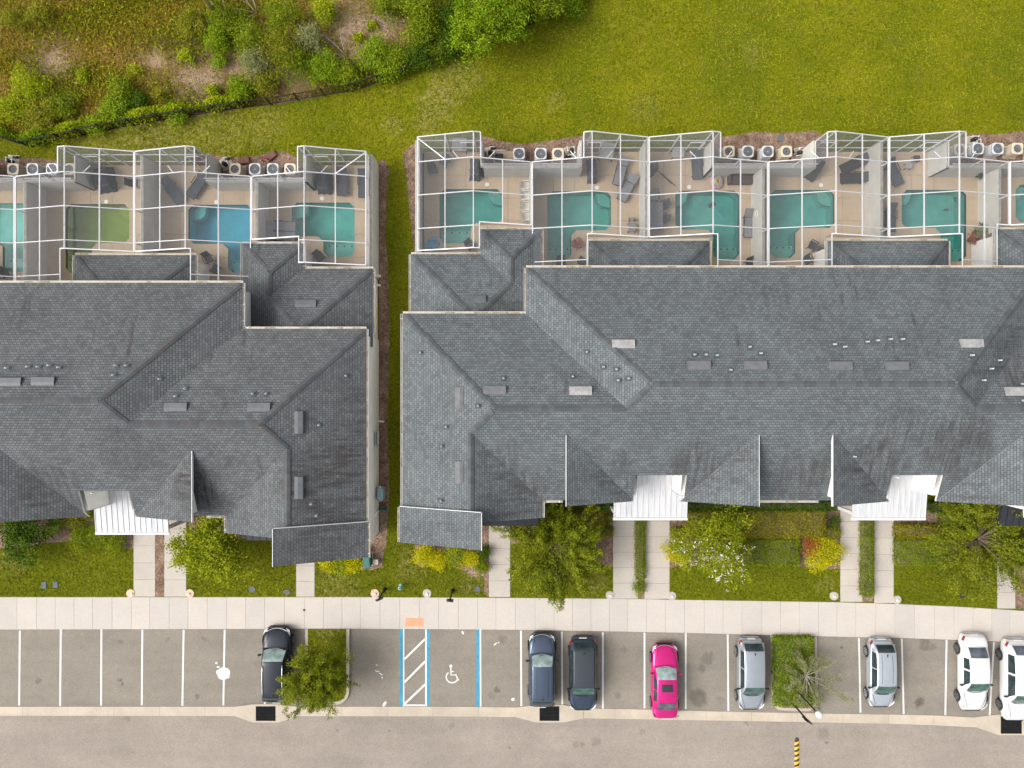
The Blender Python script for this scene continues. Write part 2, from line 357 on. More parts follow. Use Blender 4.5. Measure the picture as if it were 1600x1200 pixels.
    plain('black_metal', (.014, .014, .015), .45, var=.3)
    plain('black_awning', (.018, .020, .026), .5, var=.3)
    plain('vent_grey', (.118, .121, .126), .6, var=.2, scale=2.5)
    plain('vent_pale', (.285, .28, .28), .65, var=.25, scale=2.5)
    plain('vent_dark', (.085, .092, .10), .55, var=.2, scale=2.5)
    plain('vent_throat', (.02, .02, .022), .9)
    plain('galvanised', (.50, .56, .58), .4, metal=.55, var=.15)
    plain('pipe_white', (.78, .77, .73), .5, var=.08)
    plain('glass_window', (.030, .036, .042), .08, var=.1)
    plain('door_dark', (.10, .06, .04), .5)
    m, nt, b = nodes_of('road_white'); p = geo_pos(nt)                 # paint worn through to the asphalt in places
    w = mix(nt, ramp(nt, noise(nt, 9, 5, .75, p), [(.30, (0, 0, 0)), (.42, (1, 1, 1))]), (.34, .32, .29), ramp(nt, noise(nt, 1.2, 4, .6, p), [(.3, (.58, .57, .55)), (.7, (.72, .71, .69))]))
    L(nt, w, b.inputs['Base Color']); b.inputs['Roughness'].default_value = .75
    plain('road_blue', (.03, .25, .40), .7, var=.18, scale=2.5)
    plain('warning_pad', (.62, .30, .18), .8, var=.08, scale=2)
    plain('hump_yellow', (.66, .40, .02), .6, var=.1)
    plain('hump_black', (.045, .032, .03), .7, var=.2)
    plain('grate_iron', (.010, .011, .011), .9, var=.4, spec=.1)
    plain('pit_dark', (.010, .010, .010), 1)
    plain('ac_white', (.62, .63, .64), .5, var=.05); plain('ac_beige', (.62, .52, .39), .55, var=.06)
    plain('ac_fin', (.10, .105, .11), .6, var=.2); plain('ac_guard', (.40, .43, .47), .4, metal=.4); plain('ac_dark', (.012, .012, .013), .7)
    plain('ac_blade', (.42, .45, .48), .5)
    plain('pump_black', (.02, .02, .022), .5, var=.3); plain('pad_tan', (.50, .40, .27), .9)
    plain('cover_slate', (.052, .058, .070), .85, var=.25, scale=2.5, bmp=.4)
    plain('sling_slate', (.060, .066, .078), .8, var=.2, scale=5, bmp=.2)
    plain('sling_grey', (.19, .19, .20), .85, var=.15, scale=5, bmp=.2)
    plain('furniture_dark', (.035, .034, .035), .6, var=.2); plain('wicker_brown', (.075, .055, .045), .8, var=.3, scale=20, bmp=.6)
    plain('plastic_white', (.74, .71, .66), .5); plain('float_blue', (.06, .30, .50), .4, var=.2); plain('float_pink', (.62, .28, .34), .4)
    plain('float_aqua', (.25, .52, .46), .4); plain('float_orange', (.65, .33, .10), .4); plain('table_grey', (.30, .29, .28), .6)
    plain('flower_red', (.30, .04, .06), .7); plain('pot_dark', (.05, .04, .035), .7)
    plain('plaster_teal', (.20, .53, .48), .6, var=.15, scale=.9); plain('plaster_blue', (.16, .50, .58), .6, var=.1, scale=1.2); plain('plaster_green', (.32, .38, .11), .7, var=.12, scale=1.5)  # the teal plaster's mottle doubles as faint caustic light painted into its colour
    plain('plaster_step', (.30, .57, .51), .6, var=.08); plain('tile_line', (.045, .14, .15), .3, var=.3, scale=10)
    plain('box_green', (.02, .13, .11), .55, var=.1); plain('box_teal', (.24, .36, .39), .5, var=.1); plain('box_tan', (.55, .50, .40), .7); plain('lid_grey', (.10, .115, .13), .8, var=.2)
    plain('hydrant_green', (.24, .46, .42), .5); plain('iron_dark', (.07, .055, .05), .7); plain('rust_brown', (.16, .07, .045), .8, var=.3, scale=4, bmp=.3)
    plain('bark', (.16, .12, .085), .95, var=.3, scale=8, bmp=.5); plain('bark_grey', (.27, .24, .20), .95, var=.3, scale=8, bmp=.5); plain('bark_pale', (.46, .40, .33), .95, var=.2, scale=8)
    plain('litter_white', (.75, .75, .74), .7); plain('lamp_frost', (.72, .73, .74), .35)
    plain('tyre', (.018, .018, .019), .85); plain('alloy', (.50, .51, .52), .35, metal=.8); plain('chrome', (.75, .76, .78), .15, metal=1.0)
    plain('seam', (.012, .012, .014), .6); plain('lamp_clear', (.70, .72, .74), .1, coat=.5); plain('lamp_red', (.30, .012, .012), .2, coat=.5); plain('grille_black', (.012, .012, .013), .4)
    def paint(name, col, metal=.25, coat=.6, spec=.35):
        m, nt, b = nodes_of(name); tc = nt.nodes.new('ShaderNodeTexCoord').outputs['Object']
        f = noise(nt, 1.4, 4, .6, tc)
        L(nt, ramp(nt, f, [(.3, tuple(c * .94 for c in col)), (.7, tuple(min(1, c * 1.05) for c in col))]), b.inputs['Base Color'])
        b.inputs['Metallic'].default_value = metal; b.inputs['Roughness'].default_value = .34; b.inputs['Specular IOR Level'].default_value = spec
        b.inputs['Coat Weight'].default_value = coat; b.inputs['Coat Roughness'].default_value = .05
    paint('paint_black', (.016, .020, .029), .2, .35, .2); paint('paint_slate', (.072, .096, .138), .6, .4, .2); paint('paint_navy', (.046, .068, .104), .6, .4, .2)
    paint('paint_pink', (.62, .012, .19), metal=.55); paint('paint_silver', (.42, .455, .49), metal=.7); paint('paint_ice', (.50, .54, .585), metal=.6); paint('paint_white', (.60, .60, .597), metal=0)
    paint('roof_dust', (.046, .052, .062), .1, .15, .15)
    def glass(name, col, rough=.04):
        m, nt, b = nodes_of(name); tc = nt.nodes.new('ShaderNodeTexCoord').outputs['Object']
        L(nt, ramp(nt, noise(nt, 2.2, 3, .5, tc), [(.35, tuple(c * .6 for c in col)), (.65, tuple(c * 1.25 for c in col))]), b.inputs['Base Color'])
        b.inputs['Roughness'].default_value = rough; b.inputs['IOR'].default_value = 1.48; b.inputs['Specular IOR Level'].default_value = .5
    glass('glass_teal', (.26, .34, .33)); glass('glass_green', (.05, .11, .095)); glass('glass_dark', (.030, .045, .050)); glass('glass_smoke', (.09, .105, .125), .2); glass('glass_roof', (.02, .024, .028), .5)  # the teal pane's base colour holds the sky's reflection
    # insect screen: woven dark mesh that lets most light through
    def screen(name, op):
        m, nt, b = nodes_of(name); out = nt.nodes['Material Output']
        tr = nt.nodes.new('ShaderNodeBsdfTransparent'); df = N(nt, 'ShaderNodeBsdfDiffuse', Color=(.20, .205, .215, 1)); mx = nt.nodes.new('ShaderNodeMixShader')
        nz = noise(nt, .8, 3, .5, geo_pos(nt))
        mr = N(nt, 'ShaderNodeMapRange'); mr.inputs[3].default_value = op * .8; mr.inputs[4].default_value = op * 1.2; L(nt, nz, mr.inputs[0])
        L(nt, mr.outputs[0], mx.inputs[0]); L(nt, tr.outputs[0], mx.inputs[1]); L(nt, df.outputs[0], mx.inputs[2]); L(nt, mx.outputs[0], out.inputs['Surface'])
        nt.nodes.remove(b)
    screen('screen_roof', .20); screen('screen_side', .42)
    # pool water: clear tinted film with a rippled reflecting surface
    def water(name, tint, rip=.25):
        m, nt, b = nodes_of(name); out = nt.nodes['Material Output']; p = geo_pos(nt)
        tr = N(nt, 'ShaderNodeBsdfTransparent', Color=(*tint, 1)); gl = N(nt, 'ShaderNodeBsdfGlossy', Roughness=.03)
        fr = N(nt, 'ShaderNodeFresnel', IOR=1.33); mx = nt.nodes.new('ShaderNodeMixShader')
        bp = N(nt, 'ShaderNodeBump', Strength=rip, Distance=.02 if rip < .5 else .06); L(nt, noise(nt, 2.5 if rip < .5 else 4.5, 3, .5, p), bp.inputs['Height']); L(nt, bp.outputs[0], gl.inputs['Normal']); L(nt, bp.outputs[0], fr.inputs['Normal'])
        L(nt, fr.outputs[0], mx.inputs[0]); L(nt, tr.outputs[0], mx.inputs[1]); L(nt, gl.outputs[0], mx.inputs[2]); L(nt, mx.outputs[0], out.inputs['Surface']); nt.nodes.remove(b)
    water('water_teal', (.64, .86, .83)); water('water_blue', (.58, .82, .88)); water('water_ripple', (.66, .88, .85), 1.0); water('water_green', (.75, .84, .55))
    # white standing-seam sheet with rain streaks
    m, nt, b = nodes_of('canopy_sheet'); p = nt.nodes.new('ShaderNodeTexCoord').outputs['Object']
    mp = N(nt, 'ShaderNodeMapping'); mp.inputs['Scale'].default_value = (3.0, .45, 1); L(nt, p, mp.inputs['Vector'])
    c = ramp(nt, noise(nt, 1.6, 5, .6, mp.outputs[0]), [(.28, (.40, .41, .44)), (.5, (.52, .525, .54)), (.75, (.59, .59, .60))])
    L(nt, c, b.inputs['Base Color']); b.inputs['Roughness'].default_value = .45
    # leaves: colour by the leaf's random number, lightened towards clump tops as if lit
    def leaf(name, stops, trans=.18):
        if name not in ('blossom', 'leaf_grey', 'dry_grass'): stops = [(q, (c[0], c[1], c[2] * .5)) for q, c in stops]
        m, nt, b = nodes_of(name); out = nt.nodes['Material Output']
        at = N(nt, 'ShaderNodeAttribute', attribute_name='rnd'); c = ramp(nt, at.outputs['Fac'], stops)
        L(nt, c, b.inputs['Base Color']); b.inputs['Roughness'].default_value = .8; b.inputs['Specular IOR Level'].default_value = .04
        tl = nt.nodes.new('ShaderNodeBsdfTranslucent'); L(nt, c, tl.inputs['Color']); mx = N(nt, 'ShaderNodeMixShader'); mx.inputs[0].default_value = trans
        L(nt, b.outputs[0], mx.inputs[1]); L(nt, tl.outputs[0], mx.inputs[2]); L(nt, mx.outputs[0], out.inputs['Surface'])
    leaf('leaf_mid', [(0, (.024, .046, .004)), (.45, (.110, .165, .012)), (1, (.30, .35, .035))])
    leaf('leaf_dark', [(0, (.010, .026, .005)), (.5, (.042, .088, .012)), (1, (.130, .190, .030))])
    leaf('leaf_bright', [(0, (.030, .058, .004)), (.45, (.125, .208, .011)), (1, (.300, .385, .040))])
    leaf('leaf_olive', [(0, (.040, .050, .006)), (.45, (.150, .165, .018)), (1, (.350, .330, .060))])
    leaf('leaf_bronze', [(0, (.050, .055, .008)), (.45, (.175, .175, .022)), (1, (.390, .340, .070))])
    leaf('leaf_yellow', [(0, (.140, .140, .005)), (.45, (.420, .400, .010)), (1, (.680, .600, .020))])
    leaf('leaf_lime', [(0, (.050, .080, .005)), (.45, (.200, .260, .012)), (1, (.430, .450, .035))])
    leaf('leaf_grey', [(0, (.095, .112, .036)), (.5, (.200, .215, .075)), (1, (.340, .335, .150))])
    leaf('leaf_hedge', [(0, (.035, .066, .005)), (.45, (.130, .190, .012)), (1, (.300, .340, .030))])
    leaf('leaf_hedge_brown', [(0, (.050, .050, .008)), (.45, (.185, .175, .020)), (1, (.400, .345, .055))])
    leaf('leaf_red', [(0, (.16, .03, .03)), (.5, (.28, .07, .06)), (1, (.42, .16, .12))])
    leaf('leaf_wispy', [(0, (.030, .048, .005)), (.45, (.135, .170, .016)), (1, (.340, .350, .050))])
    leaf('leaf_tree', [(0, (.036, .060, .005)), (.45, (.165, .205, .014)), (1, (.370, .390, .045))])
    leaf('blossom', [(0, (.66, .63, .56)), (1, (.82, .80, .76))], .35)
    leaf('dry_grass', [(0, (.085, .078, .006)), (.4, (.205, .150, .014)), (.75, (.330, .205, .040)), (1, (.48, .32, .14))])
    leaf('green_grass', [(0, (.045, .066, .006)), (.45, (.150, .166, .012)), (1, (.360, .335, .045))], .1)
mk_materials()
M = MATS
# ------------------------------------------------------------------ the setting: ground, lane, bays, sidewalk, beds
ASP = -0.12                                         # asphalt lies a kerb's height below the lawn
def interp(poly, x):
    for (x1, y1), (x2, y2) in zip(poly, poly[1:]):
        if x <= x2: return y1 + (y2 - y1) * (x - x1) / (x2 - x1)
    return poly[-1][1]
def wpoly(pts, z=0.0): return [tuple(P(x, y, z)[:2]) for x, y in pts]
SW_TOP = wpoly([(-2600, 933), (540, 933), (800, 934), (1000, 936), (1150, 938.5), (1313, 941), (1396, 943.5), (1500, 948), (1585, 953.5), (1800, 970), (2200, 1000), (5000, 1100)])
SW_BOT = wpoly([(-2600, 983.5), (0, 983.5), (540, 982), (700, 983), (820, 984), (940, 986), (1070, 988.5), (1200, 992), (1330, 995), (1420, 997), (1560, 1002), (1600, 1004), (1800, 1016), (2200, 1044), (5000, 1150)])
GU_TOP = wpoly([(-2600, 1104), (0, 1104), (500, 1104), (700, 1104), (800, 1105), (1000, 1108), (1100, 1111), (1300, 1115), (1450, 1117), (1560, 1123), (1600, 1126), (2200, 1170), (5000, 1300)], ASP)
GU_BOT = wpoly([(-2600, 1118), (0, 1118), (700, 1119), (800, 1120), (1000, 1123.5), (1200, 1127), (1420, 1131), (1560, 1138), (1600, 1142), (2200, 1186), (5000, 1316)], ASP)

LX, LDY = -15.08, -0.90                              # the left row is the right row's plan mirrored: X = LX - x, Y = y + LDY
def TR(x, y): return (x, y)
def TL(x, y): return (LX - x, y + LDY)

def structure(o): o['kind'] = 'structure'; return o
g = MB()
yards = [(-6.15, 38.5, 6.0, 15.5), (LX - 38.5, LX + 6.15, 6.0 + LDY, 15.5 + LDY)]
xs = sorted({-420, 420, -6.15, 38.5, LX - 38.5, LX + 6.15}); ys = sorted({-13.0, 420, 6.0, 15.5, 6.0 + LDY, 15.5 + LDY})
for x1, x2 in zip(xs, xs[1:]):
    for y1, y2 in zip(ys, ys[1:]):
        cx, cy = (x1 + x2) / 2, (y1 + y2) / 2
        if any(a < cx < b and c < cy < d for a, b, c, d in yards): continue
        g.face([(x1, y1, 0), (x2, y1, 0), (x2, y2, 0), (x1, y2, 0)])
sxs = [-420] + [x for x in np.arange(-108, 160, 4.0)] + [420]
for a, b in zip(sxs, sxs[1:]):
    ya, yb = interp(SW_BOT, a) + .15, interp(SW_BOT, b) + .15
    g.face([(a, -13, 0), (a, ya, -0.01), (b, yb, -0.01), (b, -13, 0)])
    g.face([(a, ya, -.01), (a, ya, -.3), (b, yb, -.3), (b, yb, -.01)])
    g.face([(a, ya, -.3), (a, -420, -.3), (b, -420, -.3), (b, yb, -.3)])
structure(g.build('ground', M['lawn']))

def strip(name, top, bot, z, mat, x0=-108.0, x1=160.0, step=4.0, parent=None):
    b = MB(); q = list(np.arange(x0, x1 + .1, step))
    for u, v in zip(q, q[1:]):
        b.face([(u, interp(bot, u), z), (v, interp(bot, v), z), (v, interp(top, v), z), (u, interp(top, u), z)])
    return b.build(name, mat, parent)
far_edge = [(-110, -62.0), (200, -62.0)]
lane = structure(strip('road', GU_BOT, far_edge, ASP, M['asphalt_lane']))
bays = structure(strip('parking_bays', SW_BOT, GU_TOP, ASP, M['asphalt_bay']))

# valley gutter between bays and lane, cast in lengths
gut = structure(thing('gutter_kerb', None, None)); gut['kind'] = 'structure'
q = list(np.arange(-48, 49, 3.05))
for u, v in zip(q, q[1:]):
    v -= .012; b = MB(); pts = []
    for x in (u, v):
        t, o = interp(GU_TOP, x), interp(GU_BOT, x); c = t * .45 + o * .55
        pts.append([(x, t, ASP + .004), (x, c + .05, ASP - .012), (x, c - .05, ASP - .012), (x, o, ASP + .004)])
    # sits in a shallow trench: raise by 2 cm so that the V shows
    pts = [[(x, y, z + .020) for x, y, z in r] for r in pts]
    for k in range(3): b.face([pts[0][k], pts[0][k + 1], pts[1][k + 1], pts[1][k]])
    b.face([pts[0][0], pts[1][0], (*pts[1][0][:2], ASP - .1), (*pts[0][0][:2], ASP - .1)]); b.face([pts[0][3], pts[1][3], (*pts[1][3][:2], ASP - .1), (*pts[0][3][:2], ASP - .1)])
    b.build('gutter_length', M['kerb_concrete'], gut)
b = MB(); 
for u, v in zip(q, q[1:]):
    b.face([(u, interp(GU_TOP, u), ASP + .003), (v, interp(GU_TOP, v), ASP + .003), (v, interp(GU_BOT, v), ASP + .003), (u, interp(GU_BOT, u), ASP + .003)])
b.build('gutter_joint', M['joint_dark'], gut)

# sidewalk slabs
walk = structure(thing('sidewalk', None, None))
x = -47.0
while x < 48:
    w = 1.28 + random.uniform(-.06, .06); a, c = x, x + w - .014; b = MB()
    b.prism([(a, interp(SW_BOT, a)), (c, interp(SW_BOT, c)), (c, interp(SW_TOP, c)), (a, interp(SW_TOP, a))], -.28, .020 + random.uniform(-.002, .002))
    b.build('slab', M['sidewalk'], walk); x += w
b = MB()
for u, v in zip(q, q[1:]): b.face([(u, interp(SW_BOT, u) + .02, .006), (v, interp(SW_BOT, v) + .02, .006), (v, interp(SW_TOP, v) - .02, .006), (u, interp(SW_TOP, u) - .02, .006)])
b.build('slab_joint', M['joint_dark'], walk)

# front walkways, slab by slab
paths = structure(thing('footpath', None, None))
for xa, xb, ya, yb, nn in [(209, 242.5, 800, 932.5, 5), (257, 291, 800, 932.5, 5), (463, 491.5, 860, 932.5, 3), (764, 797, 806, 933, 5), (958, 996.5, 790, 935.5, 6), (1007, 1046, 790, 936, 6), (1313, 1347, 790, 940.5, 6), (1366, 1396, 790, 942.5, 6), (1558, 1586, 800, 951, 6)]:
    for k in range(nn):
        y0, y1 = ya + (yb - ya) * k / nn, ya + (yb - ya) * (k + 1) / nn - .35
        b = MB(); b.prism(wpoly([(xa, y1), (xb, y1), (xb, y0), (xa, y0)]), -.08, .022); b.build('slab', M['walkway'], paths)
    b = MB(); b.face([(*p, .005) for p in wpoly([(xa + .3, yb - .4), (xb - .3, yb - .4), (xb - .3, ya), (xa + .3, ya)])]); b.build('slab_joint', M['joint_dark'], paths)

def sheet(name, pts, z, mat, label=None, parent=None, jag=0.0, kind='structure'):
    w = wpoly(pts)
    if jag:
        out = []
        for (x1, y1), (x2, y2) in zip(w, w[1:] + w[:1]):
            n = max(1, int(math.hypot(x2 - x1, y2 - y1) / .35))
            for k in range(n):
                t = k / n; out.append((x1 + (x2 - x1) * t + random.uniform(-jag, jag), y1 + (y2 - y1) * t + random.uniform(-jag, jag)))
        w = out
    b = MB(); b.face([(x, y, z) for x, y in w]); o = b.build(name, mat, parent)
    if parent is None: o['kind'] = kind
    return o

FENCE_PX = [(-60, 196), (0, 216), (47, 230), (100, 219), (165, 204), (255, 188), (380, 169), (424, 164), (467, 157), (508, 150), (551, 143), (592, 130), (631, 119), (671, 102), (741, 79), (790, 55), (829, 39), (868, 22), (920, -2), (990, -40)]
sheet('scrub_terrain', [(-400, 160)] + FENCE_PX + [(1300, -260), (1300, -2000), (-2000, -2000), (-2000, 160)], .006, M['scrub_soil'])

bed_polys = [
    [(592, 250), (603, 250), (608, 264), (605, 300), (602, 360), (606, 420), (609, 520), (607, 600), (606, 680), (609, 740), (607, 800), (603, 850), (597, 888), (562, 892), (556, 860), (594, 832)],
    [(300, 246), (312, 238), (335, 241), (360, 246), (400, 243), (420, 238), (445, 236), (462, 245), (480, 262), (480, 300), (300, 300)],
    [(-10, 248), (40, 246), (75, 248), (100, 255), (130, 270), (130, 300), (-10, 300)],
    [(742, 214), (757, 213), (785, 222), (812, 225), (850, 221), (890, 214), (912, 212), (940, 222), (940, 260), (742, 260)],
    [(1112, 214), (1140, 212), (1175, 206), (1215, 208), (1252, 206), (1275, 204), (1290, 215), (1290, 260), (1112, 260)],
    [(1500, 216), (1520, 208), (1555, 210), (1600, 204), (1700, 210), (1700, 260), (1500, 260)],
    [(630, 240), (645, 225), (660, 228), (660, 395), (648, 395), (640, 330)],
    [(-10, 795), (150, 795), (210, 820), (210, 858), (193, 856), (165, 850), (130, 848), (100, 846), (60, 850), (-10, 858)],
    [(242, 820), (257, 820), (257, 932), (243, 932)], [(291, 795), (430, 800), (430, 842), (300, 842)],
    [(740, 820), (764, 820), (764, 931), (758, 931), (756, 900), (740, 902), (726, 893), (700, 880), (652, 884), (648, 850)],
    [(797, 800), (960, 785), (958, 885), (950, 888), (880, 842), (797, 850)], [(996, 795), (1008, 795), (1008, 936), (996, 935)],
    [(1046, 790), (1313, 790), (1313, 890), (1290, 889), (1240, 884), (1060, 884), (1046, 888)],
    [(1347, 790), (1366, 790), (1366, 941), (1347, 940)], [(1396, 790), (1600, 790), (1600, 840), (1560, 838), (1500, 872), (1440, 884), (1396, 884)],
    [(1586, 820), (1640, 820), (1640, 960), (1586, 950)],
]
for k, bp_ in enumerate(bed_polys): sheet('mulch_ground', bp_, .008 + .0006 * k, M['mulch'], jag=.05)

# markings painted on the bays
def ribbon(name, pts, w, mat, z=ASP + .004, parent=None, closed=False):
    pts = [Vector(P(x, y, ASP)[:2]) for x, y in pts]; b = MB(); n = len(pts); L_, R_ = [], []
    for k in range(n):
        a = pts[(k - 1) % n] if (k > 0 or closed) else pts[k]; c = pts[(k + 1) % n] if (k < n - 1 or closed) else pts[k]
        d = (c - a).normalized(); nn = Vector((-d.y, d.x)); L_.append(pts[k] + nn * w / 2); R_.append(pts[k] - nn * w / 2)
    for k in range(n if closed else n - 1):
        j = (k + 1) % n; b.face([(*R_[k], z), (*R_[j], z), (*L_[j], z), (*L_[k], z)])
    return b.build(name, mat, parent)
def ytop(x): return 600 - interp(SW_BOT, P(x, 990, ASP).x) * FOC / (CAM_H - ASP)
def ybot(x): return 600 - interp(GU_TOP, P(x, 1105, ASP).x) * FOC / (CAM_H - ASP)
for xa, xb in [(-33, -34), (31, 30), (95, 94), (158.5, 158), (222.5, 221.5), (287, 285), (351, 349), (414.5, 413.5), (814, 814.5), (878, 878.5), (942, 942), (1007, 1007), (1071.5, 1071.5), (1137, 1138), (1342, 1344.5), (1409, 1412), (1479, 1477), (1553, 1546), (1622, 1614)]:
    ribbon('bay_line', [(xa, ytop(xa) + random.uniform(.5, 3)), (xb, ybot(xb) - random.uniform(0, 2.5))], .115, M['road_white'], parent=bays)
for xa, xb, w, mt in [(627, 627, .21, 'road_blue'), (630.8, 630.8, .085, 'road_white'), (665.6, 665.6, .10, 'road_white'), (669, 669, .19, 'road_blue'), (746.7, 746.5, .20, 'road_blue'), (750.6, 751, .10, 'road_white')]:
    ribbon('bay_line', [(xa, ytop(xa) + .4), (xb, ybot(xb) - .5)], w, M[mt], parent=bays)
for ya, yb in [(1030, 998), (1066, 1033), (1100, 1069)]: ribbon('hatch_line', [(632, ya), (664.5, yb)], .13, M['road_white'], parent=bays)
ribbon('hatch_line', [(632, 1102), (665, 1102)], .11, M['road_white'], parent=bays)
def cs(x, y): return (580 + x / 5, 940 + y / 5)
arc = [cs(632 + 46 * math.cos(a), 590 + 44 * math.sin(a)) for a in np.linspace(R(232), R(20), 22)]
ribbon('wheelchair_symbol', arc, .085, M['road_white'], parent=bays)
ribbon('wheelchair_symbol', [cs(621, 514), cs(624, 574), cs(662, 572), cs(682, 616)], .085, M['road_white'], ASP + .008, parent=bays)
ribbon('wheelchair_symbol', [cs(622, 546), cs(646, 546)], .07, M['road_white'], ASP + .012, parent=bays)
def splat(pts, name='worn_paint', z=ASP + .004):
    b = MB(); b.face([(*P(x, y, ASP)[:2], z) for x, y in pts]); b.build(name, M['road_white'], bays)
def blob(cx, cy, rx, ry, n=11, rot=0.0, jag=.2):
    o = []
    for k in range(n):
        a = 2 * math.pi * k / n; r = 1 + random.uniform(-jag, jag); x, y = rx * r * math.cos(a), ry * r * math.sin(a)
        o.append((cx + x * math.cos(rot) - y * math.sin(rot), cy + x * math.sin(rot) + y * math.cos(rot)))
    return o
splat(blob(704.5, 1040.6, 2.4, 2.4, jag=.05), 'wheelchair_symbol', ASP + .012)
splat(blob(349, 1052, 11, 9.4, 16, .3, .12), z=ASP + .007); splat(blob(338, 1036, 1.6, 2, 6)); splat(blob(341, 1042, 2.6, 1.4, 7))
for a in [(601, 1100, 2.2, 5, 7, .6), (723, 988.5, 1.6, 3, 6, -.3), (801.5, 1092.5, 3, 2.4, 6, 0), (774, 1006, 3.4, 1, 6, -.7), (779, 1004, 2, .8, 5, -.6), (589, 1039, 2, .9, 6, .2), (590, 1049, 3.4, .9, 7, .1), (595, 1053, 3.6, .9, 7, .5), (597, 1058.5, .9, 2, 6, -.4), (587, 1048, 1.6, .8, 6, .8)]:
    splat(blob(*a))
# tactile ramp pad with its domes
pad = thing('warning_pad', 'salmon tactile warning pad set into the sidewalk', 'warning pad', P(648, 972, .02))
b = MB(); b.prism(wpoly([(633.5, 979), (661.5, 979), (661.5, 965.5), (633.5, 965.5)]), .0215, .028); b.build('plate', M['warning_pad'], pad)
b = MB()
for i in range(14):
    for j in range(7):
        c = P(635 + i * 1.95, 966.7 + j * 1.88, .028); b.lathe((c.x, c.y, .0275), [(.016, 0), (.012, .005)], 5)
b.build('dome_pattern', M['warning_pad'], pad)['kind'] = 'stuff'

# planted islands between the bays
def island(name, outer, inner):
    o, i = wpoly(outer, 0), wpoly(inner, 0); root = structure(thing(name, None, None)); n = len(o); b = MB()
    for k in range(n - 1):
        b.face([(*o[k], .006), (*o[k + 1], .006), (*i[k + 1], .006), (*i[k], .006)]); b.face([(*o[k], .006), (*o[k], -.2), (*o[k + 1], -.2), (*o[k + 1], .006)])
        b.face([(*i[k], .006), (*i[k + 1], .006), (*i[k + 1], -.06), (*i[k], -.06)])
    b.build('island_kerb', M['kerb_concrete'], root); return root, i
def arcp(cx, cy, rx, ry, a0, a1, n): return [(cx + rx * math.cos(R(a)), cy + ry * math.sin(R(a))) for a in np.linspace(a0, a1, n)]
o1 = [(477, 983), (477, 1080)] + arcp(487, 1088, 10, 13, 180, 90, 5) + arcp(524, 1080, 21.5, 21, 90, 0, 9) + [(545.8, 983)]
i1 = [(481, 983), (481, 1080)] + arcp(489, 1088, 8, 9, 180, 90, 5) + arcp(524, 1080, 17.2, 16.5, 90, 0, 9) + [(541, 983)]
isl1, in1 = island('traffic_island', o1, i1)
b = MB(); b.face([(*p, -.004) for p in in1]); b.build('island_turf', M['lawn'], isl1)
o2 = [(1204.5, 992.5), (1206, 1090)] + arcp(1222, 1090, 16, 20, 180, 90, 8) + arcp(1262, 1094, 16, 17, 90, 0, 8) + [(1278, 1085), (1276.5, 994.5)]
i2 = [(1209, 992.7), (1210, 1090)] + arcp(1224, 1090, 14, 16, 180, 90, 8) + arcp(1262, 1094, 11.5, 13, 90, 0, 8) + [(1273.5, 1085), (1272.5, 994.4)]
isl2, in2 = island('traffic_island', o2, i2)
b = MB(); b.face([(*p, -.004) for p in in2]); b.build('island_soil', M['mulch'], isl2)

# storm drains with cast aprons
def drain(label, gx0, gx1, gy0, gy1, apron):
    root = thing('drain_inlet', label, 'storm drain', P((gx0 + gx1) / 2, (gy0 + gy1) / 2, ASP), 'storm drains along the gutter')
    ap = wpoly(apron, ASP); hole = wpoly([(gx0, gy1), (gx1, gy1), (gx1, gy0), (gx0, gy0)], ASP); b = MB()
    vs_ = [Vector(p) for p in ap + hole]; n = len(ap)
    r = delaunay_2d_cdt(vs_, [(k, (k + 1) % n) for k in range(n)] + [(n + k, n + (k + 1) % 4) for k in range(4)], [], 0, 1e-5)
    for f in r[2]:
        c = sum((r[0][k] for k in f), Vector((0, 0))) / len(f)
        if inside(ap, c.x, c.y) and not inside(hole, c.x, c.y): b.face([(*r[0][k], ASP + .044) for k in f])
    for k in range(n): a, c = ap[k], ap[(k + 1) % n]; b.face([(*a, ASP - .05), (*c, ASP - .05), (*c, ASP + .044), (*a, ASP + .044)])
    for k in range(4): a, c = hole[k], hole[(k + 1) % 4]; b.face([(*a, ASP + .005), (*c, ASP + .005), (*c, ASP + .044), (*a, ASP + .044)])
    b.build('apron', M['kerb_concrete'], root)
    b = MB(); b.face([(*p, ASP + .027) for p in hole]); b.build('pit', M['pit_dark'], root)  # flat black sheet stands in for the shade below the grate
    x0, y0 = hole[0]; x1, y1 = hole[2]; b = MB()
    b.bar((x0 + .03, y0 + .03, ASP + .034), (x1 - .03, y0 + .03, ASP + .034), .05, .014); b.bar((x0 + .03, y1 - .03, ASP + .034), (x1 - .03, y1 - .03, ASP + .034), .05, .014)
    nb = 17
    for k in range(nb): xx = x0 + .04 + (x1 - x0 - .08) * k / (nb - 1); b.bar((xx, y0 + .03, ASP + .033), (xx, y1 - .03, ASP + .033), .040, .012)
    for k in range(1, 4): yy = y0 + (y1 - y0) * k / 4; b.bar((x0 + .03, yy, ASP + .035), (x1 - .03, yy, ASP + .035), .05, .013)
    b.build('grate', M['grate_iron'], root)
drain('storm drain behind the black car', 400, 431, 1103, 1126, [(366, 1118), (396, 1128.5), (436, 1128.5), (468, 1118), (468, 1104), (436, 1100), (396, 1100), (366, 1104)])
drain('storm drain behind the slate grey car', 843, 874, 1103, 1126, [(807, 1120.5), (838, 1128.5), (880, 1128.5), (911, 1122), (911, 1106.5), (880, 1101), (838, 1101), (807, 1105)])
drain('storm drain at the nose of the white car cut off by the frame', 1563, 1596, 1119, 1146, [(1524, 1136), (1560, 1148), (1598, 1148), (1640, 1146), (1640, 1130), (1600, 1115), (1560, 1116), (1524, 1120)])

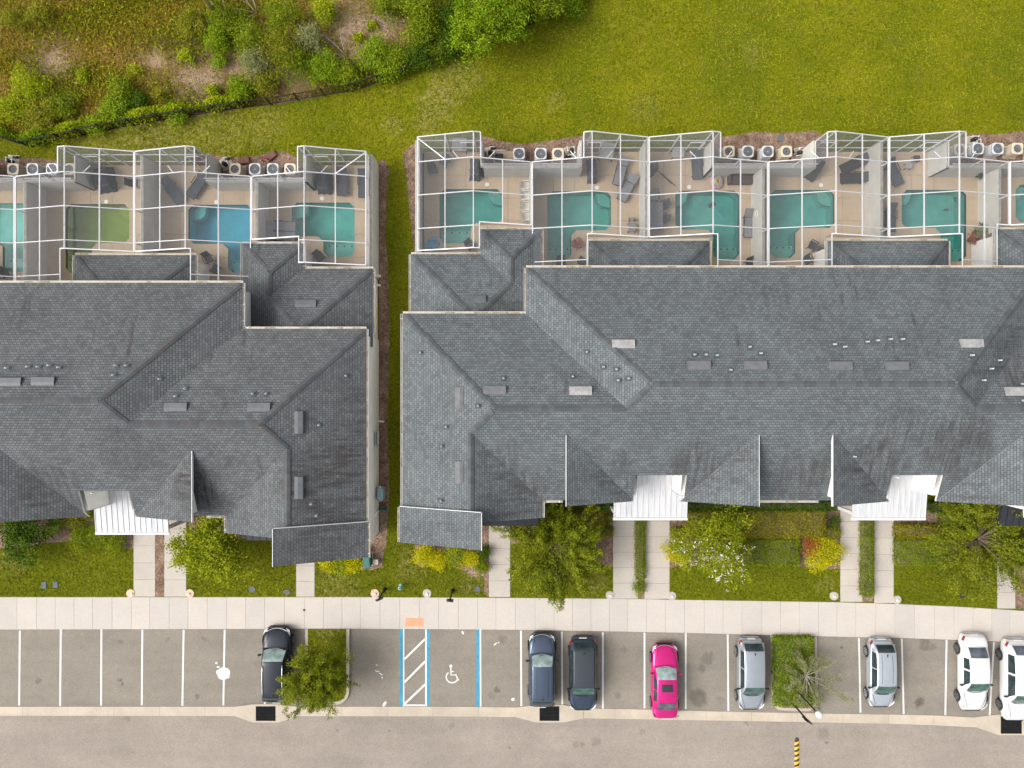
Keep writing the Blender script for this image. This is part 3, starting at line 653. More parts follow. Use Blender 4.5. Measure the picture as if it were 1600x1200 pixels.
# striped rubber speed hump
hump = thing('speed_hump', 'yellow and black striped rubber speed hump on the lane', 'speed hump', P(1245, 1190, ASP))
hx, hy0 = P(1245.2, 1152, ASP).x, P(1245, 1152, ASP).y; hw = .155
def hump_z(x): return ASP + .004 + .055 * max(0.0, 1 - (x / hw) ** 2)
yy = hy0 - .16; k = 0; seg = .165
b = MB(); cols = np.linspace(-hw, hw, 7)
for a, c in zip(cols, cols[1:]):
    ya, yc = hy0 - .16 + .16 * math.sqrt(max(0, 1 - (a / hw) ** 2)), hy0 - .16 + .16 * math.sqrt(max(0, 1 - (c / hw) ** 2))
    b.face([(hx + a, yy - .12 + a * .45, hump_z(a)), (hx + c, yy - .12 + c * .45, hump_z(c)), (hx + c, yc, ASP + .006), (hx + a, ya, ASP + .006)])
b.build('end_cap', M['hump_black'], hump)
yy -= .12
while yy > hy0 - 9:
    b = MB()
    for a, c in zip(cols, cols[1:]):
        b.face([(hx + a, yy + a * .45, hump_z(a)), (hx + c, yy + c * .45, hump_z(c)), (hx + c, yy - seg + c * .45, hump_z(c)), (hx + a, yy - seg + a * .45, hump_z(a))])
    b.build('stripe', M['hump_yellow' if k % 2 == 0 else 'hump_black'], hump); yy -= seg; k += 1
# ------------------------------------------------------------------ the two townhouse rows
ZE, PT = 5.6, 0.42                                   # eave height and pitch of the main roofs
ZL = 2.9                                             # eave height of the single-storey rear roofs
HITS = []                                            # (world polygon, height function, world downslope) of every roof plane

def cap_mesh(mat, half, drop, lng):
    b = MB(); t = .014
    pr = [(-half, -drop), (0, 0), (half, -drop)]
    a = [(x, 0, z) for x, z in pr]; c = [(x, lng, z + .016) for x, z in pr]; a2 = [(x, 0, z - t) for x, z in pr]; c2 = [(x, lng, z + .016 - t) for x, z in pr]
    for k in range(2): b.face([a[k], a[k + 1], c[k + 1], c[k]]); b.face([c2[k], c2[k + 1], c[k + 1], c[k]]); b.face([a2[k], a2[k + 1], a[k + 1], a[k]])
    b.face([a[0], c[0], c2[0], a2[0]]); b.face([a[2], c[2], c2[2], a2[2]])
    return b.mesh('ridge_cap', M[mat])
CAPS = {}
def caps(root, p, q, kind, fam, step=.36):
    p, q = Vector(p), Vector(q); d = q - p; n = max(1, int(d.length / step)); d.normalize()
    x = d.cross(Vector((0, 0, 1))).normalized(); z = x.cross(d).normalized(); rot = Matrix((x, d, z)).transposed().to_quaternion()
    for k in range(n):
        mid = p + d * (k * step); sx = 800 + mid.x * FOC / (CAM_H - mid.z)
        if not -25 < sx < 1625: continue
        mat = random.choice(fam); key = (kind, mat)
        if key not in CAPS: CAPS[key] = cap_mesh(mat, .175, .175 * (PT if kind == 'ridge' else PT * .70), step + .06)
        o = bpy.data.objects.new('ridge_cap', CAPS[key]); COL.objects.link(o); o.parent = root
        o.rotation_mode = 'QUATERNION'; o.rotation_quaternion = rot; o.location = p + d * (k * step) + z * .030 - ORG[root.name]

def roof_plane(root, T, poly, zf, down, mat, thick=.17, name='roof_plane'):
    """one flat slope: poly in plan, zf(x, y) its height, down its unit downslope direction in plan (all in row coordinates)"""
    top, uv = [], []; ca = math.cos(math.atan(PT))
    for x, y in poly:
        top.append((*T(x, y), zf(x, y))); uv.append((x * -down[1] + y * down[0], -(x * down[0] + y * down[1]) / ca + 40))
    b = MB(); b.face(top, 0, uv); bot = [(x, y, z - thick) for x, y, z in top]; b.face(bot[::-1], 1)
    for k in range(len(top)): j = (k + 1) % len(top); b.face([bot[k], bot[j], top[j], top[k]], 1)
    o = b.build(name, [mat, M['trim_white']], root)
    wd = T(*down); w0 = T(0, 0)
    HITS.append(([p[:2] for p in top], top, (wd[0] - w0[0], wd[1] - w0[1]), root)); return o
def roof_hit(px, py):
    """highest roof point seen at a photo pixel"""
    best = None
    for poly, top, down, root in HITS:
        a = Vector(top[0]); n = None
        for i in range(1, len(top) - 1):
            n = (Vector(top[i]) - a).cross(Vector(top[i + 1]) - a)
            if n.length > .5: break
        n.normalize(); o = Vector((0, 0, CAM_H)); d = P(px, py, 0) - o; den = d.dot(n)
        if abs(den) < 1e-9: continue
        t = (a - o).dot(n) / den; h = o + d * t
        if inside(poly, h.x, h.y) and (best is None or h.z > best[0].z): best = (h, down, root)
    return best

def gutter(root, T, a, b_, z, out, name='gutter'):
    ax, ay = T(*a); bx, by = T(*b_); w0 = T(0, 0); w1 = T(*out); ox, oy = w1[0] - w0[0], w1[1] - w0[1]
    b = MB()
    def q(x, y, d, zz): return (x + ox * d, y + oy * d, zz)
    for d in (.003, .112):
        b.face([q(ax, ay, d, z - .14), q(bx, by, d, z - .14), q(bx, by, d, z - .02), q(ax, ay, d, z - .02)], 0)
        e = d + (.016 if d > .1 else .010)
        b.face([q(ax, ay, d, z - .02), q(bx, by, d, z - .02), q(bx, by, e, z - .02), q(ax, ay, e, z - .02)], 2 if d > .1 else 0); b.face([q(ax, ay, e, z - .14), q(bx, by, e, z - .14), q(bx, by, e, z - .02), q(ax, ay, e, z - .02)], 2 if d > .1 else 0)
    b.face([q(ax, ay, .003, z - .14), q(bx, by, .003, z - .14), q(bx, by, .125, z - .14), q(ax, ay, .125, z - .14)], 0)
    ln = math.hypot(bx - ax, by - ay); n = max(1, int(ln / 1.0)); ux, uy = (bx - ax) / ln, (by - ay) / ln
    for k in range(n):                                # leaf litter in places along the bottom
        if random.random() < .45:
            s0, s1 = ln * (k + random.random() * .4) / n, ln * (k + .6 + random.random() * .4) / n
            b.face([q(ax + ux * s0, ay + uy * s0, .02, z - .10), q(ax + ux * s1, ay + uy * s1, .02, z - .10), q(ax + ux * s1, ay + uy * s1, .108, z - .105), q(ax + ux * s0, ay + uy * s0, .108, z - .105)], 1)
    for k in range(n + 1):
        s = ln * (k + .3) / (n + .6); c = q(ax + ux * s, ay + uy * s, .064, z - .013); b.box(c, (.03 if abs(ux) > .5 else .125, .125 if abs(ux) > .5 else .03, .012), 0, 2)
    return b.build(name, [M['gutter_cream'], M['gutter_litter'], M['trim_white']], root)

def window(root, T, c, out, w, h, name='window'):
    """c = centre on the wall in row coordinates (x, y, z); out = outward direction in plan"""
    cx, cy = T(c[0], c[1]); w0 = T(0, 0); w1 = T(*out); ox, oy = w1[0] - w0[0], w1[1] - w0[1]; sx, sy = -oy, ox
    def bx(b, s, d, z, ws, wd, hz):
        b.box((cx + sx * s + ox * d, cy + sy * s + oy * d, c[2] + z), ((abs(sx) * ws + abs(ox) * wd), (abs(sy) * ws + abs(oy) * wd), hz))
    f = MB(); t = .09
    bx(f, -w / 2, .03, 0, t, .10, h + t); bx(f, w / 2, .03, 0, t, .10, h + t); bx(f, 0, .03, h / 2, w - t, .10, t); bx(f, 0, .028, 0, w - t, .06, .045)
    fo = f.build(name, M['trim_white'], root); g_ = MB(); bx(g_, 0, .004, 0, w - t, .02, h - .02); g_.build('pane', M['glass_window'], fo)
    s_ = MB(); bx(s_, 0, .05, -h / 2 - .02, w + .12, .16, .07); s_.build('sill', M['trim_white'], fo)

def row(T, nm_label, mat, fam, flip):
    bx, by = T(16.1, 0); root = thing('townhouse_row', nm_label, 'building', (bx, by, 0))
    mir = lambda x: 32.2 - x
    S = lambda x, y: ZE + PT * (y + 6.88)
    RP = lambda poly, zf, d, **k: roof_plane(root, T, poly, zf, d, mat, **k)
    # street-side slope with the two entrance notches
    RP([(-2.34, -2.76), (-.94, -1.36), (6.35, -1.36), (7.71, 0), (24.49, 0), (25.85, -1.36), (33.14, -1.36), (34.54, -2.76), (30.4, -6.88), (25.05, -6.88), (25.05, -5.3), (22.05, -5.3), (22.05, -6.88), (10.15, -6.88), (10.15, -5.3), (7.15, -5.3), (7.15, -6.88), (1.8, -6.88)], S, (0, -1))
    RP([(.83, 6.88), (31.37, 6.88), (24.49, 0), (7.71, 0)], lambda x, y: ZE + PT * (6.88 - y), (0, 1))
    for m in (0, 1):
        X = (lambda x: x) if not m else mir; sg = -1 if m else 1
        RP([(X(.83), 6.88), (X(7.71), 0), (X(6.35), -1.36), (X(.83), 4.16)], lambda x, y: ZE + PT * ((x if not m else mir(x)) - .83), (-sg, 0))
        RP([(X(-6.46), 4.16), (X(.83), 4.16), (X(6.35), -1.36), (X(-.94), -1.36)], lambda x, y: ZE + PT * (4.16 - y), (0, 1))
        RP([(X(-6.46), 4.16), (X(-.94), -1.36), (X(-2.34), -2.76), (X(-2.34), -7.9), (X(-6.46), -7.9)], lambda x, y: ZE + PT * ((x if not m else mir(x)) + 6.46), (-sg, 0))
        RP([(X(-2.34), -2.76), (X(-2.34), -7.9), (X(1.8), -7.9), (X(1.8), -6.88)], lambda x, y: ZE + PT * (1.8 - (x if not m else mir(x))), (sg, 0))
        # raised shed over the street-side bay
        RP([(X(-6.6), -7.2), (X(-1.72), -7.2), (X(-1.72), -9.3), (X(-6.6), -9.3)], lambda x, y: 5.80 + PT * ((x if not m else mir(x)) + 6.6), (-sg, 0), thick=.2)
        # half gables facing each entrance
        for xh, d in ((3.08, 1), (14.0, -1)):
            x2 = xh + d * 4.08; zf = lambda x, y, xh=xh: ZE + .004 + PT * (4.08 - abs((x if not m else mir(x)) - xh))
            RP([(X(xh), -2.80), (X(xh), -6.93), (X(x2), -6.93)], zf, (sg * d, 0))
            zt = ZE + PT * 4.08 - .05; zw = zt - PT * .36 - .12; b = MB(); t = d * .36; y0, y1 = -3.5, -6.6
            pl = [(*T(X(xh) + sg * t, y0), S(0, y0) - .3), (*T(X(xh) + sg * t, y1), S(0, y1) - .3), (*T(X(xh) + sg * t, y1), zw), (*T(X(xh) + sg * t, y0), zw)]; b.face(pl); b.build('gable_wall', M['stucco'], root)
            b = MB(); b.bar((*T(X(xh) - sg * d * .012, -2.9), zt - .04), (*T(X(xh) - sg * d * .012, -6.95), zt - .04), .035, .2); b.build('rake_board', M['trim_white'], root)
            b = MB(); a0, a1 = xh + d * .36, x2; b.face([(*T(X(a0), -6.6), 3.0), (*T(X(a1), -6.6), 3.0), (*T(X(a1), -6.6), ZE - .12), (*T(X(a0), -6.6), zw)]); b.build('gable_wall', M['stucco'], root)
        # caps on ridges and hips
        W3 = lambda x, y, z: (*T(X(x), y), z)
        z2 = ZE + PT * 5.52; zg = ZE + PT * 4.12; z1 = ZE + PT * 6.88
        caps(root, W3(.95, 6.76, ZE + .05), W3(7.71, 0, z1), 'hip', fam); caps(root, W3(6.35, -1.36, z2), W3(7.71, 0, z1), 'hip', fam)
        caps(root, W3(-.94, -1.36, z2), W3(6.35, -1.36, z2), 'ridge', fam); caps(root, W3(-6.34, 4.04, ZE + .05), W3(-.94, -1.36, z2), 'hip', fam)
        caps(root, W3(-2.34, -2.76, zg), W3(-.94, -1.36, z2), 'hip', fam); caps(root, W3(-2.34, -7.15, zg), W3(-2.34, -2.76, zg), 'ridge', fam)
        # rear single-storey wing of the end house
        LW = lambda x, y: ZL + PT * ((x if not m else mir(x)) + 6.35); LE = lambda x, y: ZL + PT * (1.85 - (x if not m else mir(x)))
        RP([(X(-6.35), 8.15), (X(-2.25), 4.05), (X(-6.35), 4.05)], LW, (-sg, 0)); RP([(X(-6.35), 4.05), (X(-2.25), 4.05), (X(-2.55), 3.75), (X(-6.35), 3.2)], LW, (-sg, 0))
        RP([(X(-6.35), 8.15), (X(-2.0), 8.15), (X(-.075), 6.225), (X(-2.25), 4.05)], lambda x, y: ZL + PT * (8.15 - y), (0, 1))
        RP([(X(-2), 9.72), (X(-.075), 7.795), (X(-.075), 6.225), (X(-2), 8.15)], lambda x, y: ZL + PT * ((x if not m else mir(x)) + 2.0), (-sg, 0))
        RP([(X(-2), 9.72), (X(1.85), 9.72), (X(-.075), 7.795)], lambda x, y: ZL + PT * (9.72 - y), (0, 1))
        RP([(X(1.85), 9.72), (X(-.075), 7.795), (X(-.075), 6.225), (X(-2.25), 4.05), (X(1.85), 4.05)], LE, (sg, 0))
        za = ZL + PT * 1.925; zb = ZL + PT * 4.1
        caps(root, W3(-6.25, 8.05, ZL + .04), W3(-2.25, 4.05, zb), 'hip', fam); caps(root, W3(-.075, 6.225, za), W3(-2.25, 4.05, zb), 'hip', fam)
        caps(root, W3(-.075, 6.3, za), W3(-.075, 7.795, za), 'ridge', fam); caps(root, W3(-1.9, 9.62, ZL + .04), W3(-.075, 7.795, za), 'hip', fam); caps(root, W3(1.75, 9.62, ZL + .04), W3(-.075, 7.795, za), 'hip', fam)
        for a, c, o in [((-6.35, 4.1), (-6.35, 8.15), (-sg, 0)), ((-6.35, 8.15), (-2.0, 8.15), (0, 1)), ((-2, 8.32), (-2, 9.72), (-sg, 0)), ((-2, 9.72), (1.85, 9.72), (0, 1)), ((1.85, 9.72), (1.85, 6.9), (sg, 0))]:
            gutter(root, T, (X(a[0]), a[1]), (X(c[0]), c[1]), ZL, o)
        # rear wing of the middle houses
        RP([(X(4.8), 9), (X(12.4), 9), (X(9.9), 6.5), (X(7.3), 6.5)], lambda x, y: ZL + PT * (9 - y), (0, 1))
        RP([(X(4.8), 9), (X(7.3), 6.5), (X(4.8), 6.5)], lambda x, y: ZL + PT * ((x if not m else mir(x)) - 4.8), (-sg, 0)); RP([(X(12.4), 9), (X(9.9), 6.5), (X(12.4), 6.5)], lambda x, y: ZL + PT * (12.4 - (x if not m else mir(x))), (sg, 0))
        caps(root, W3(4.9, 8.9, ZL + .04), W3(7.3, 6.5, ZL + PT * 2.5), 'hip', fam); caps(root, W3(12.3, 8.9, ZL + .04), W3(9.9, 6.5, ZL + PT * 2.5), 'hip', fam)
        gutter(root, T, (X(4.8), 9), (X(12.4), 9), ZL, (0, 1)); gutter(root, T, (X(4.8), 6.9), (X(4.8), 9.0), ZL, (-sg, 0)); gutter(root, T, (X(12.4), 6.9), (X(12.4), 9.0), ZL, (sg, 0))
        # main gutters
        for a, c, o in [((-6.46, -7.2), (-6.46, 4.16), (-sg, 0)), ((-6.46, 4.16), (.83, 4.16), (0, 1)), ((.83, 4.33), (.83, 6.88), (-sg, 0)), ((1.8, -6.9), (1.8, -7.9), (sg, 0)), ((1.97, -6.88), (3.0, -6.88), (0, -1))]:
            gutter(root, T, (X(a[0]), a[1]), (X(c[0]), c[1]), ZE, o)
        gutter(root, T, (X(-6.6), -7.25), (X(-6.6), -9.3), 5.80, (-sg, 0))
        b = MB(); b.bar(W3(-6.6, -7.19, 5.73), W3(-1.72, -7.19, 5.73 + PT * 4.88), .03, .16); b.build('rake_board', M['trim_white'], root)
        b = MB(); b.bar(W3(-1.70, -7.2, 5.75 + PT * 4.88), W3(-1.70, -9.32, 5.75 + PT * 4.88), .035, .2); b.build('rake_board', M['trim_white'], root)
        # walls: end house, bay, rear wings
        def wall(pts, zt, zb=-.1):
            b = MB(); b.prism([T(X(x), y) for x, y in pts], zb, zt, bottom=False); b.build('wall', M['stucco'], root)
        wall([(-6.192, -7.36), (1.2, -7.36), (1.2, 3.85), (-6.192, 3.85)], ZE - .12)
        wall([(-6.19, -9.0), (-1.95, -9.0), (-1.95, -7.35), (-6.19, -7.35)], [5.80 + PT * .41 - .22, 5.8 + PT * 4.65 - .22, 5.8 + PT * 4.65 - .22, 5.80 + PT * .41 - .22])
        b = MB(); b.face([W3(-1.9, -7.55, 0), W3(1.45, -7.55, 0), W3(1.45, -7.55, ZE - .05), W3(-1.9, -7.55, zg - .3)]); b.face([W3(1.45, -7.55, 0), W3(1.45, -6.6, 0), W3(1.45, -6.6, ZE - .05), W3(1.45, -7.55, ZE - .05)]); b.build('wall', M['stucco'], root)
        wall([(-6.10, 3.9), (-6.10, 7.85), (-1.75, 7.85), (-1.75, 9.42), (1.55, 9.42), (1.55, 6.7), (1.25, 3.9)], ZL - .12)
        wall([(5.1, 6.55), (12.1, 6.55), (12.1, 8.7), (5.1, 8.7)], ZL - .12)
        b = MB(); b.face([W3(1.215, 3.7, 2.6), W3(1.215, 6.5, 2.6), W3(1.215, 6.5, ZE - .1), W3(1.215, 3.7, ZE - .1)]); b.build('wall', M['stucco'], root)
        # black awning over the end house's door
        b = MB(); b.prism([T(X(-1.85), -8.92), T(X(1.7), -8.92), T(X(1.7), -7.57), T(X(-1.85), -7.57)], [2.80, 2.80, 3.15, 3.15], [2.86, 2.86, 3.21, 3.21]); aw = b.build('awning', M['black_awning'], root)
        b = MB()
        for k in range(9): xx = -1.8 + k * .43; b.bar(W3(xx, -8.92, 2.875), W3(xx, -7.6, 3.225), .03, .03)
        b.build('seam', M['black_metal'], aw)
        # entrance canopy: white standing-seam sheet with gutter
        x0, x1, y0, y1 = 6.35, 10.95, -8.36, -5.0; za_, zb_ = 3.10, 3.52
        b = MB(); b.prism([T(X(x0), y0), T(X(x1), y0), T(X(x1), y1), T(X(x0), y1)], [za_ - .06, za_ - .06, zb_ - .06, zb_ - .06], [za_, za_, zb_, zb_]); cn = b.build('canopy', M['canopy_sheet'], root)
        for k in range(14):
            xx = x0 + .04 + k * (x1 - x0 - .08) / 13; b = MB(); b.bar(W3(xx, y0, za_ + .018), W3(xx, y1, zb_ + .018), .03, .036); b.build('seam', M['trim_white'], cn)
        b = MB(); b.bar(W3(x0 - .03, y0 - .09, za_ - .05), W3(x1 + .03, y0 - .09, za_ - .05), .14, .10); b.build('canopy_gutter', M['trim_white'], cn)
        for xx in (x0 + .2, x1 - .2):
            b = MB(); b.box((*T(X(xx), y0 + .25), 1.55), (.2, .2, 3.1)); b.build('porch_post', M['trim_white'], root)
        b = MB(); b.tube([W3(9.55, -5.5, 6.0), W3(9.55, -5.45, 4.2), W3(9.55, -5.6, 3.62)], .04, 6); b.build('downspout', M['trim_white'], root)
        # entrance recess: back wall, side walls, doors
        b = MB(); b.face([W3(5.6, -5.02, 0), W3(11.7, -5.02, 0), W3(11.7, -5.02, 6.1), W3(5.6, -5.02, 6.1)]); b.build('wall', M['stucco'], root)
        for xx in (7.355, 9.945):
            b = MB(); b.face([W3(xx, -5.04, .02), W3(xx, -6.57, .02), W3(xx, -6.57, ZE - .06), W3(xx, -5.04, ZE + PT * 1.80 - .2)]); b.build('wall', M['stucco'], root)
        for xx in (7.9, 9.3):
            b = MB(); b.box((*T(X(xx), -5.06), 1.05), (.95, .06, 2.1)); dr = b.build('door', M['door_dark'], root); b = MB(); b.box((*T(X(xx) + .36, -5.12), 1.0), (.04, .06, .12)); b.build('handle', M['chrome'], dr)
        for wx in (5.0, 12.6): window(root, T, (X(wx), -6.62, 4.3), (0, -1), 1.5, 1.4); window(root, T, (X(wx), -6.62, 1.5), (0, -1), 1.5, 1.5)
        window(root, T, (X(-4.1), -9.0, 4.2), (0, -1), 1.7, 1.4); window(root, T, (X(-4.1), -9.0, 1.6), (0, -1), 1.7, 1.6)
        for wy, wz, ww, hh in ((-2.62, 1.5, .9, 1.45),): window(root, T, (X(-6.19), wy, wz), (-sg, 0), ww, hh)
        for wx in (-4.0, 3.4, 14.2): window(root, T, (X(wx), 3.86 if wx < 0 else 6.56, 4.3), (0, 1), 1.6, 1.3)
    z1 = ZE + PT * 6.88
    caps(root, (*T(7.71, 0), z1), (*T(24.49, 0), z1), 'ridge', fam)
    gutter(root, T, (.83, 6.88), (31.37, 6.88), ZE, (0, 1)); gutter(root, T, (14.06, -6.88), (18.14, -6.88), ZE, (0, -1))
    # the street wall of the middle block steps back at the entrances
    b = MB(); pl = [(1.22, -6.58), (7.35, -6.58), (7.35, -5.03), (9.95, -5.03), (9.95, -6.58), (22.25, -6.58), (22.25, -5.03), (24.85, -5.03), (24.85, -6.58), (30.98, -6.58), (30.98, 6.55), (1.22, 6.55)]
    b.prism([T(x, y) for x, y in pl], -.1, ZE - .10, bottom=False); b.build('wall', M['stucco'], root)
    return root

house_r = row(TR, 'long grey-roofed townhouse row filling the middle and right', M['shingle'], ['cap_shingle', 'cap_shingle_dark'], False)
house_l = row(TL, 'grey-roofed townhouse row cut off by the left edge', M['shingle_warm'], ['cap_shingle', 'cap_shingle_dark', 'cap_shingle_brown'], True)

# box vents and pipes on the roofs, each where the photo shows it
def vent(px, py, mat, ln=1.28, wd=.50):
    h = roof_hit(px, py)
    if h is None: return
    p, down, root = h; d = Vector((down[0], down[1], 0)); e = Vector((-d.y, d.x, 0)); pt = PT
    sl = Vector((d.x, d.y, -pt)).normalized(); up = Vector((d.x * pt, d.y * pt, 1)).normalized()
    def q(a, s, u): return p + e * a + sl * s + up * u
    b = MB(); hl, hw = ln / 2, wd / 2; pr = [(-hw, .015), (-hw * .3, .10), (hw * .75, .16), (hw, .13), (hw, .03)]
    A = [q(-hl, s, u) for s, u in pr]; B = [q(hl, s, u) for s, u in pr]
    for k in range(len(pr) - 1): b.face([A[k], B[k], B[k + 1], A[k + 1]])
    b.face(A + [q(-hl, hw, -.03), q(-hl, -hw, -.03)]); b.face((B + [q(hl, hw, -.03), q(hl, -hw, -.03)])[::-1])
    o = b.build('roof_vent', M[mat], root)
    t = MB(); t.face([q(-hl + .03, hw + .006, .02), q(hl - .03, hw + .006, .02), q(hl - .03, hw + .006, .12), q(-hl + .03, hw + .006, .12)]); t.build('louvre', M['vent_throat'], o)
def pipe(px, py, r=.048, hgt=.34):
    h = roof_hit(px, py)
    if h is None: return
    p, down, root = h; b = MB(); d = Vector((*down, 0))
    b.lathe((p.x, p.y, p.z - .05), [(r * 1.5, 0), (r * 1.4, .09), (r, .12), (r, hgt), (r * .7, hgt), (r * .7, hgt - .08)], 10); o = b.build('vent_pipe', M['galvanised'], root)
    b = MB(); e = Vector((-d.y, d.x, 0)); pts = [p + e * a + d * s + Vector((0, 0, -PT * s + .012)) for a, s in ((-.16, -.16), (.16, -.16), (.16, .18), (-.16, .18))]; b.face(pts); b.build('flashing', M['cap_shingle_dark'], o)
for a in [(974, 538, 'vent_pale'), (773, 610, 'vent_grey'), (907, 611, 'vent_pale'), (1092, 571, 'vent_grey'), (1180, 571, 'vent_grey'), (1313, 572, 'vent_grey'), (1401, 572, 'vent_grey'), (1518, 537, 'vent_pale'), (1588, 612, 'vent_pale'), (743, 468, 'vent_dark'), (718, 622, 'vent_grey'), (718, 738, 'vent_grey'),
          (16, 597, 'vent_dark'), (68, 596, 'vent_dark'), (275, 636, 'vent_dark'), (405, 636, 'vent_dark'), (467, 660, 'vent_dark'), (467, 762, 'vent_dark'), (478, 475, 'vent_dark')]: vent(*a)
for a in [(657, 551), (787, 591), (895, 588), (747, 634), (697, 667), (690, 697), (689, 782), (943, 573), (963, 577), (917, 550), (966, 594), (982, 591), (1085, 554), (1103, 554), (1120, 555), (1171, 542), (1188, 552), (1141, 578), (1303, 538), (1319, 542), (1354, 534), (1370, 532), (1390, 530), (1409, 530), (1517, 555), (1560, 563), (1547, 576), (1535, 594), (1597, 600), (1598, 626), (1334, 713),
          (13, 575), (46, 573), (62, 573), (79, 571), (94, 574), (183, 571), (199, 571), (179, 586), (251, 592), (291, 607), (276, 619), (541, 587), (396, 615), (417, 615), (487, 787), (495, 805), (499, 664)]: pipe(*a)

# ------------------------------------------------------------------ rear yards: walls, decks, pools, screen cages
Y1, Y2, ROWS = 15.46, 13.90, [13.90, 11.82, 9.73, 7.63]
Z0, ZR = 3.0, 4.05
UNITS = [dict(w=-5.97, e=1.24, nx=-1.93, north='W', steps=[(-99, 8.35), (-2.0, 9.95)]),
         dict(w=1.24, e=8.56, nx=4.41, north='E', steps=[(-99, 6.6), (4.62, 9.2)]),
         dict(w=8.56, e=16.04, nx=12.80, north='W', steps=[(-99, 9.2), (12.62, 6.6)]),
         dict(w=16.04, e=23.6, nx=19.35, north='E', steps=[(-99, 6.6), (19.6, 9.2)]),
         dict(w=23.6, e=31.15, nx=27.85, north='W', steps=[(-99, 9.2), (27.6, 6.6), (30.2, 9.95)]),
         dict(w=31.15, e=38.35, nx=34.2, north='E', steps=[(-99, 9.95), (34.3, 8.35)])]
def ybot_of(u, x):
    r = u['steps'][0][1]
    for a, y in u['steps']:
        if x >= a: r = y
    return r
def cage(T, u, label, end=None):
    w, e = u['w'] + .045, u['e'] - .045; xr = (u['w'] + u['e']) / 2; half = (u['e'] - u['w']) / 2; nx = u['nx']
    zf = lambda x: Z0 + (ZR - Z0) * (1 - min(1, abs(x - xr) / half))
    cx, cy = T(xr, 11); root = thing('pool_cage', label, 'pool cage', (cx, cy, 0), 'white framed screen cages behind the houses')
    W3 = lambda x, y, z: (*T(x, y), z)
    north = (lambda x: x < nx) if u['north'] == 'W' else (lambda x: x > nx)
    ytop = lambda x: Y1 if north(x) else Y2
    cols = [w, (w + xr) / 2, xr, (xr + e) / 2, e]
    cuts = sorted(set(cols + [nx] + [s for s, _ in u['steps'] if s > w]))
    # roof screens, one panel per frame cell
    for a, c in zip(cuts, cuts[1:]):
        xm = (a + c) / 2; yb, yt = ybot_of(u, xm), ytop(xm)
        yy = [yt] + [r for r in ROWS if yb + .05 < r < yt - .05] + [yb]
        for t, l in zip(yy, yy[1:]):
            b = MB(); b.face([W3(a, l, zf(a) + .052), W3(c, l, zf(c) + .052), W3(c, t, zf(c) + .052), W3(a, t, zf(a) + .052)]); b.build('screen_panel', M['screen_roof'], root)
        # wall screens on the yard side, down to the deck or to the equipment wall
        zb = .06 if north(xm) else 2.16
        b = MB(); b.face([W3(a, yt, zb), W3(c, yt, zb), W3(c, yt, zf(c)), W3(a, yt, zf(a))]); b.build('screen_panel', M['screen_side'], root)
        b = MB(); b.face([W3(a, yb, Z0 - .05), W3(c, yb, Z0 - .05), W3(c, yb, zf(c)), W3(a, yb, zf(a))]); b.build('screen_panel', M['screen_side'], root)
    b = MB(); b.face([W3(nx, Y2, 2.16), W3(nx, Y1, 2.16), W3(nx, Y1, zf(nx)), W3(nx, Y2, zf(nx))]); b.build('screen_panel', M['screen_side'], root)
    def beam(p, q, ww=.046, hh=.07, name='beam'): b = MB(); b.bar(p, q, ww, hh); return b.build(name, M['frame_white'], root)
    for x in cols:
        yb = max(ybot_of(u, x - .02), ybot_of(u, x + .02)) if x not in (w, e) else ybot_of(u, x)
        beam(W3(x, yb, zf(x)), W3(x, ytop(x) - .04, zf(x)), .052, .09)
    beam(W3(nx, Y2, zf(nx)), W3(nx, Y1, zf(nx)), .055)
    for s, _ in u['steps']:
        if s > w: beam(W3(s, min(ybot_of(u, s - .1), ybot_of(u, s + .1)), zf(s)), W3(s, max(ybot_of(u, s - .1), ybot_of(u, s + .1)) + .04, zf(s)))
    # cross beams row by row, one piece on each side of the ridge
    for y in [Y1] + ROWS:
        for lo, hi in ((w, xr), (xr, e)):
            seg = [(a, c) for a, c in zip(cuts, cuts[1:]) if a >= lo - .01 and c <= hi + .01 and ybot_of(u, (a + c) / 2) < y - .05 and ytop((a + c) / 2) >= y - .01]
            if seg: beam(W3(seg[0][0], y, zf(seg[0][0]) + .004), W3(seg[-1][1], y, zf(seg[-1][1]) + .004), .05)
    for a, c in zip(cuts, cuts[1:]):
        y = ybot_of(u, (a + c) / 2); beam(W3(a, y, zf(a) + .002), W3(c, y, zf(c) + .002), .062, .1)
    # posts and rails of the yard side
    for x in [x for x in cols if north(x)] + [nx + (-.05 if u['north'] == 'W' else .05)]: beam(W3(x, Y1, .05), W3(x, Y1, zf(x) - .02), .07, .07, 'post')
    for x in [x for x in cols if not north(x)]: beam(W3(x, Y2, 2.1), W3(x, Y2, zf(x) - .02), .06, .06, 'post')
    xa, xb = (w, nx) if u['north'] == 'W' else (nx, e)
    for z in (.95, 2.35): beam(W3(xa, Y1 + .01, z), W3(xb, Y1 + .01, z), .05, .05, 'rail')
    xa2, xb2 = (nx, e) if u['north'] == 'W' else (w, nx)
    for z in (2.19, 2.6): beam(W3(xa2, Y2 + .01, z), W3(xb2, Y2 + .01, z), .05, .05, 'rail')
    beam(W3(nx, Y2, 2.19), W3(nx, Y1, 2.19), .05, .05, 'rail')
    # door in the yard side
    dx = xa + .9 if u['north'] == 'E' else xb - .9
    for s in (-.45, .45): beam(W3(dx + s, Y1 - .03, .05), W3(dx + s, Y1 - .03, 2.1), .05, .05, 'door_stile')
    beam(W3(dx - .45, Y1 - .03, 2.1), W3(dx + .45, Y1 - .03, 2.1), .05, .05, 'door_rail')
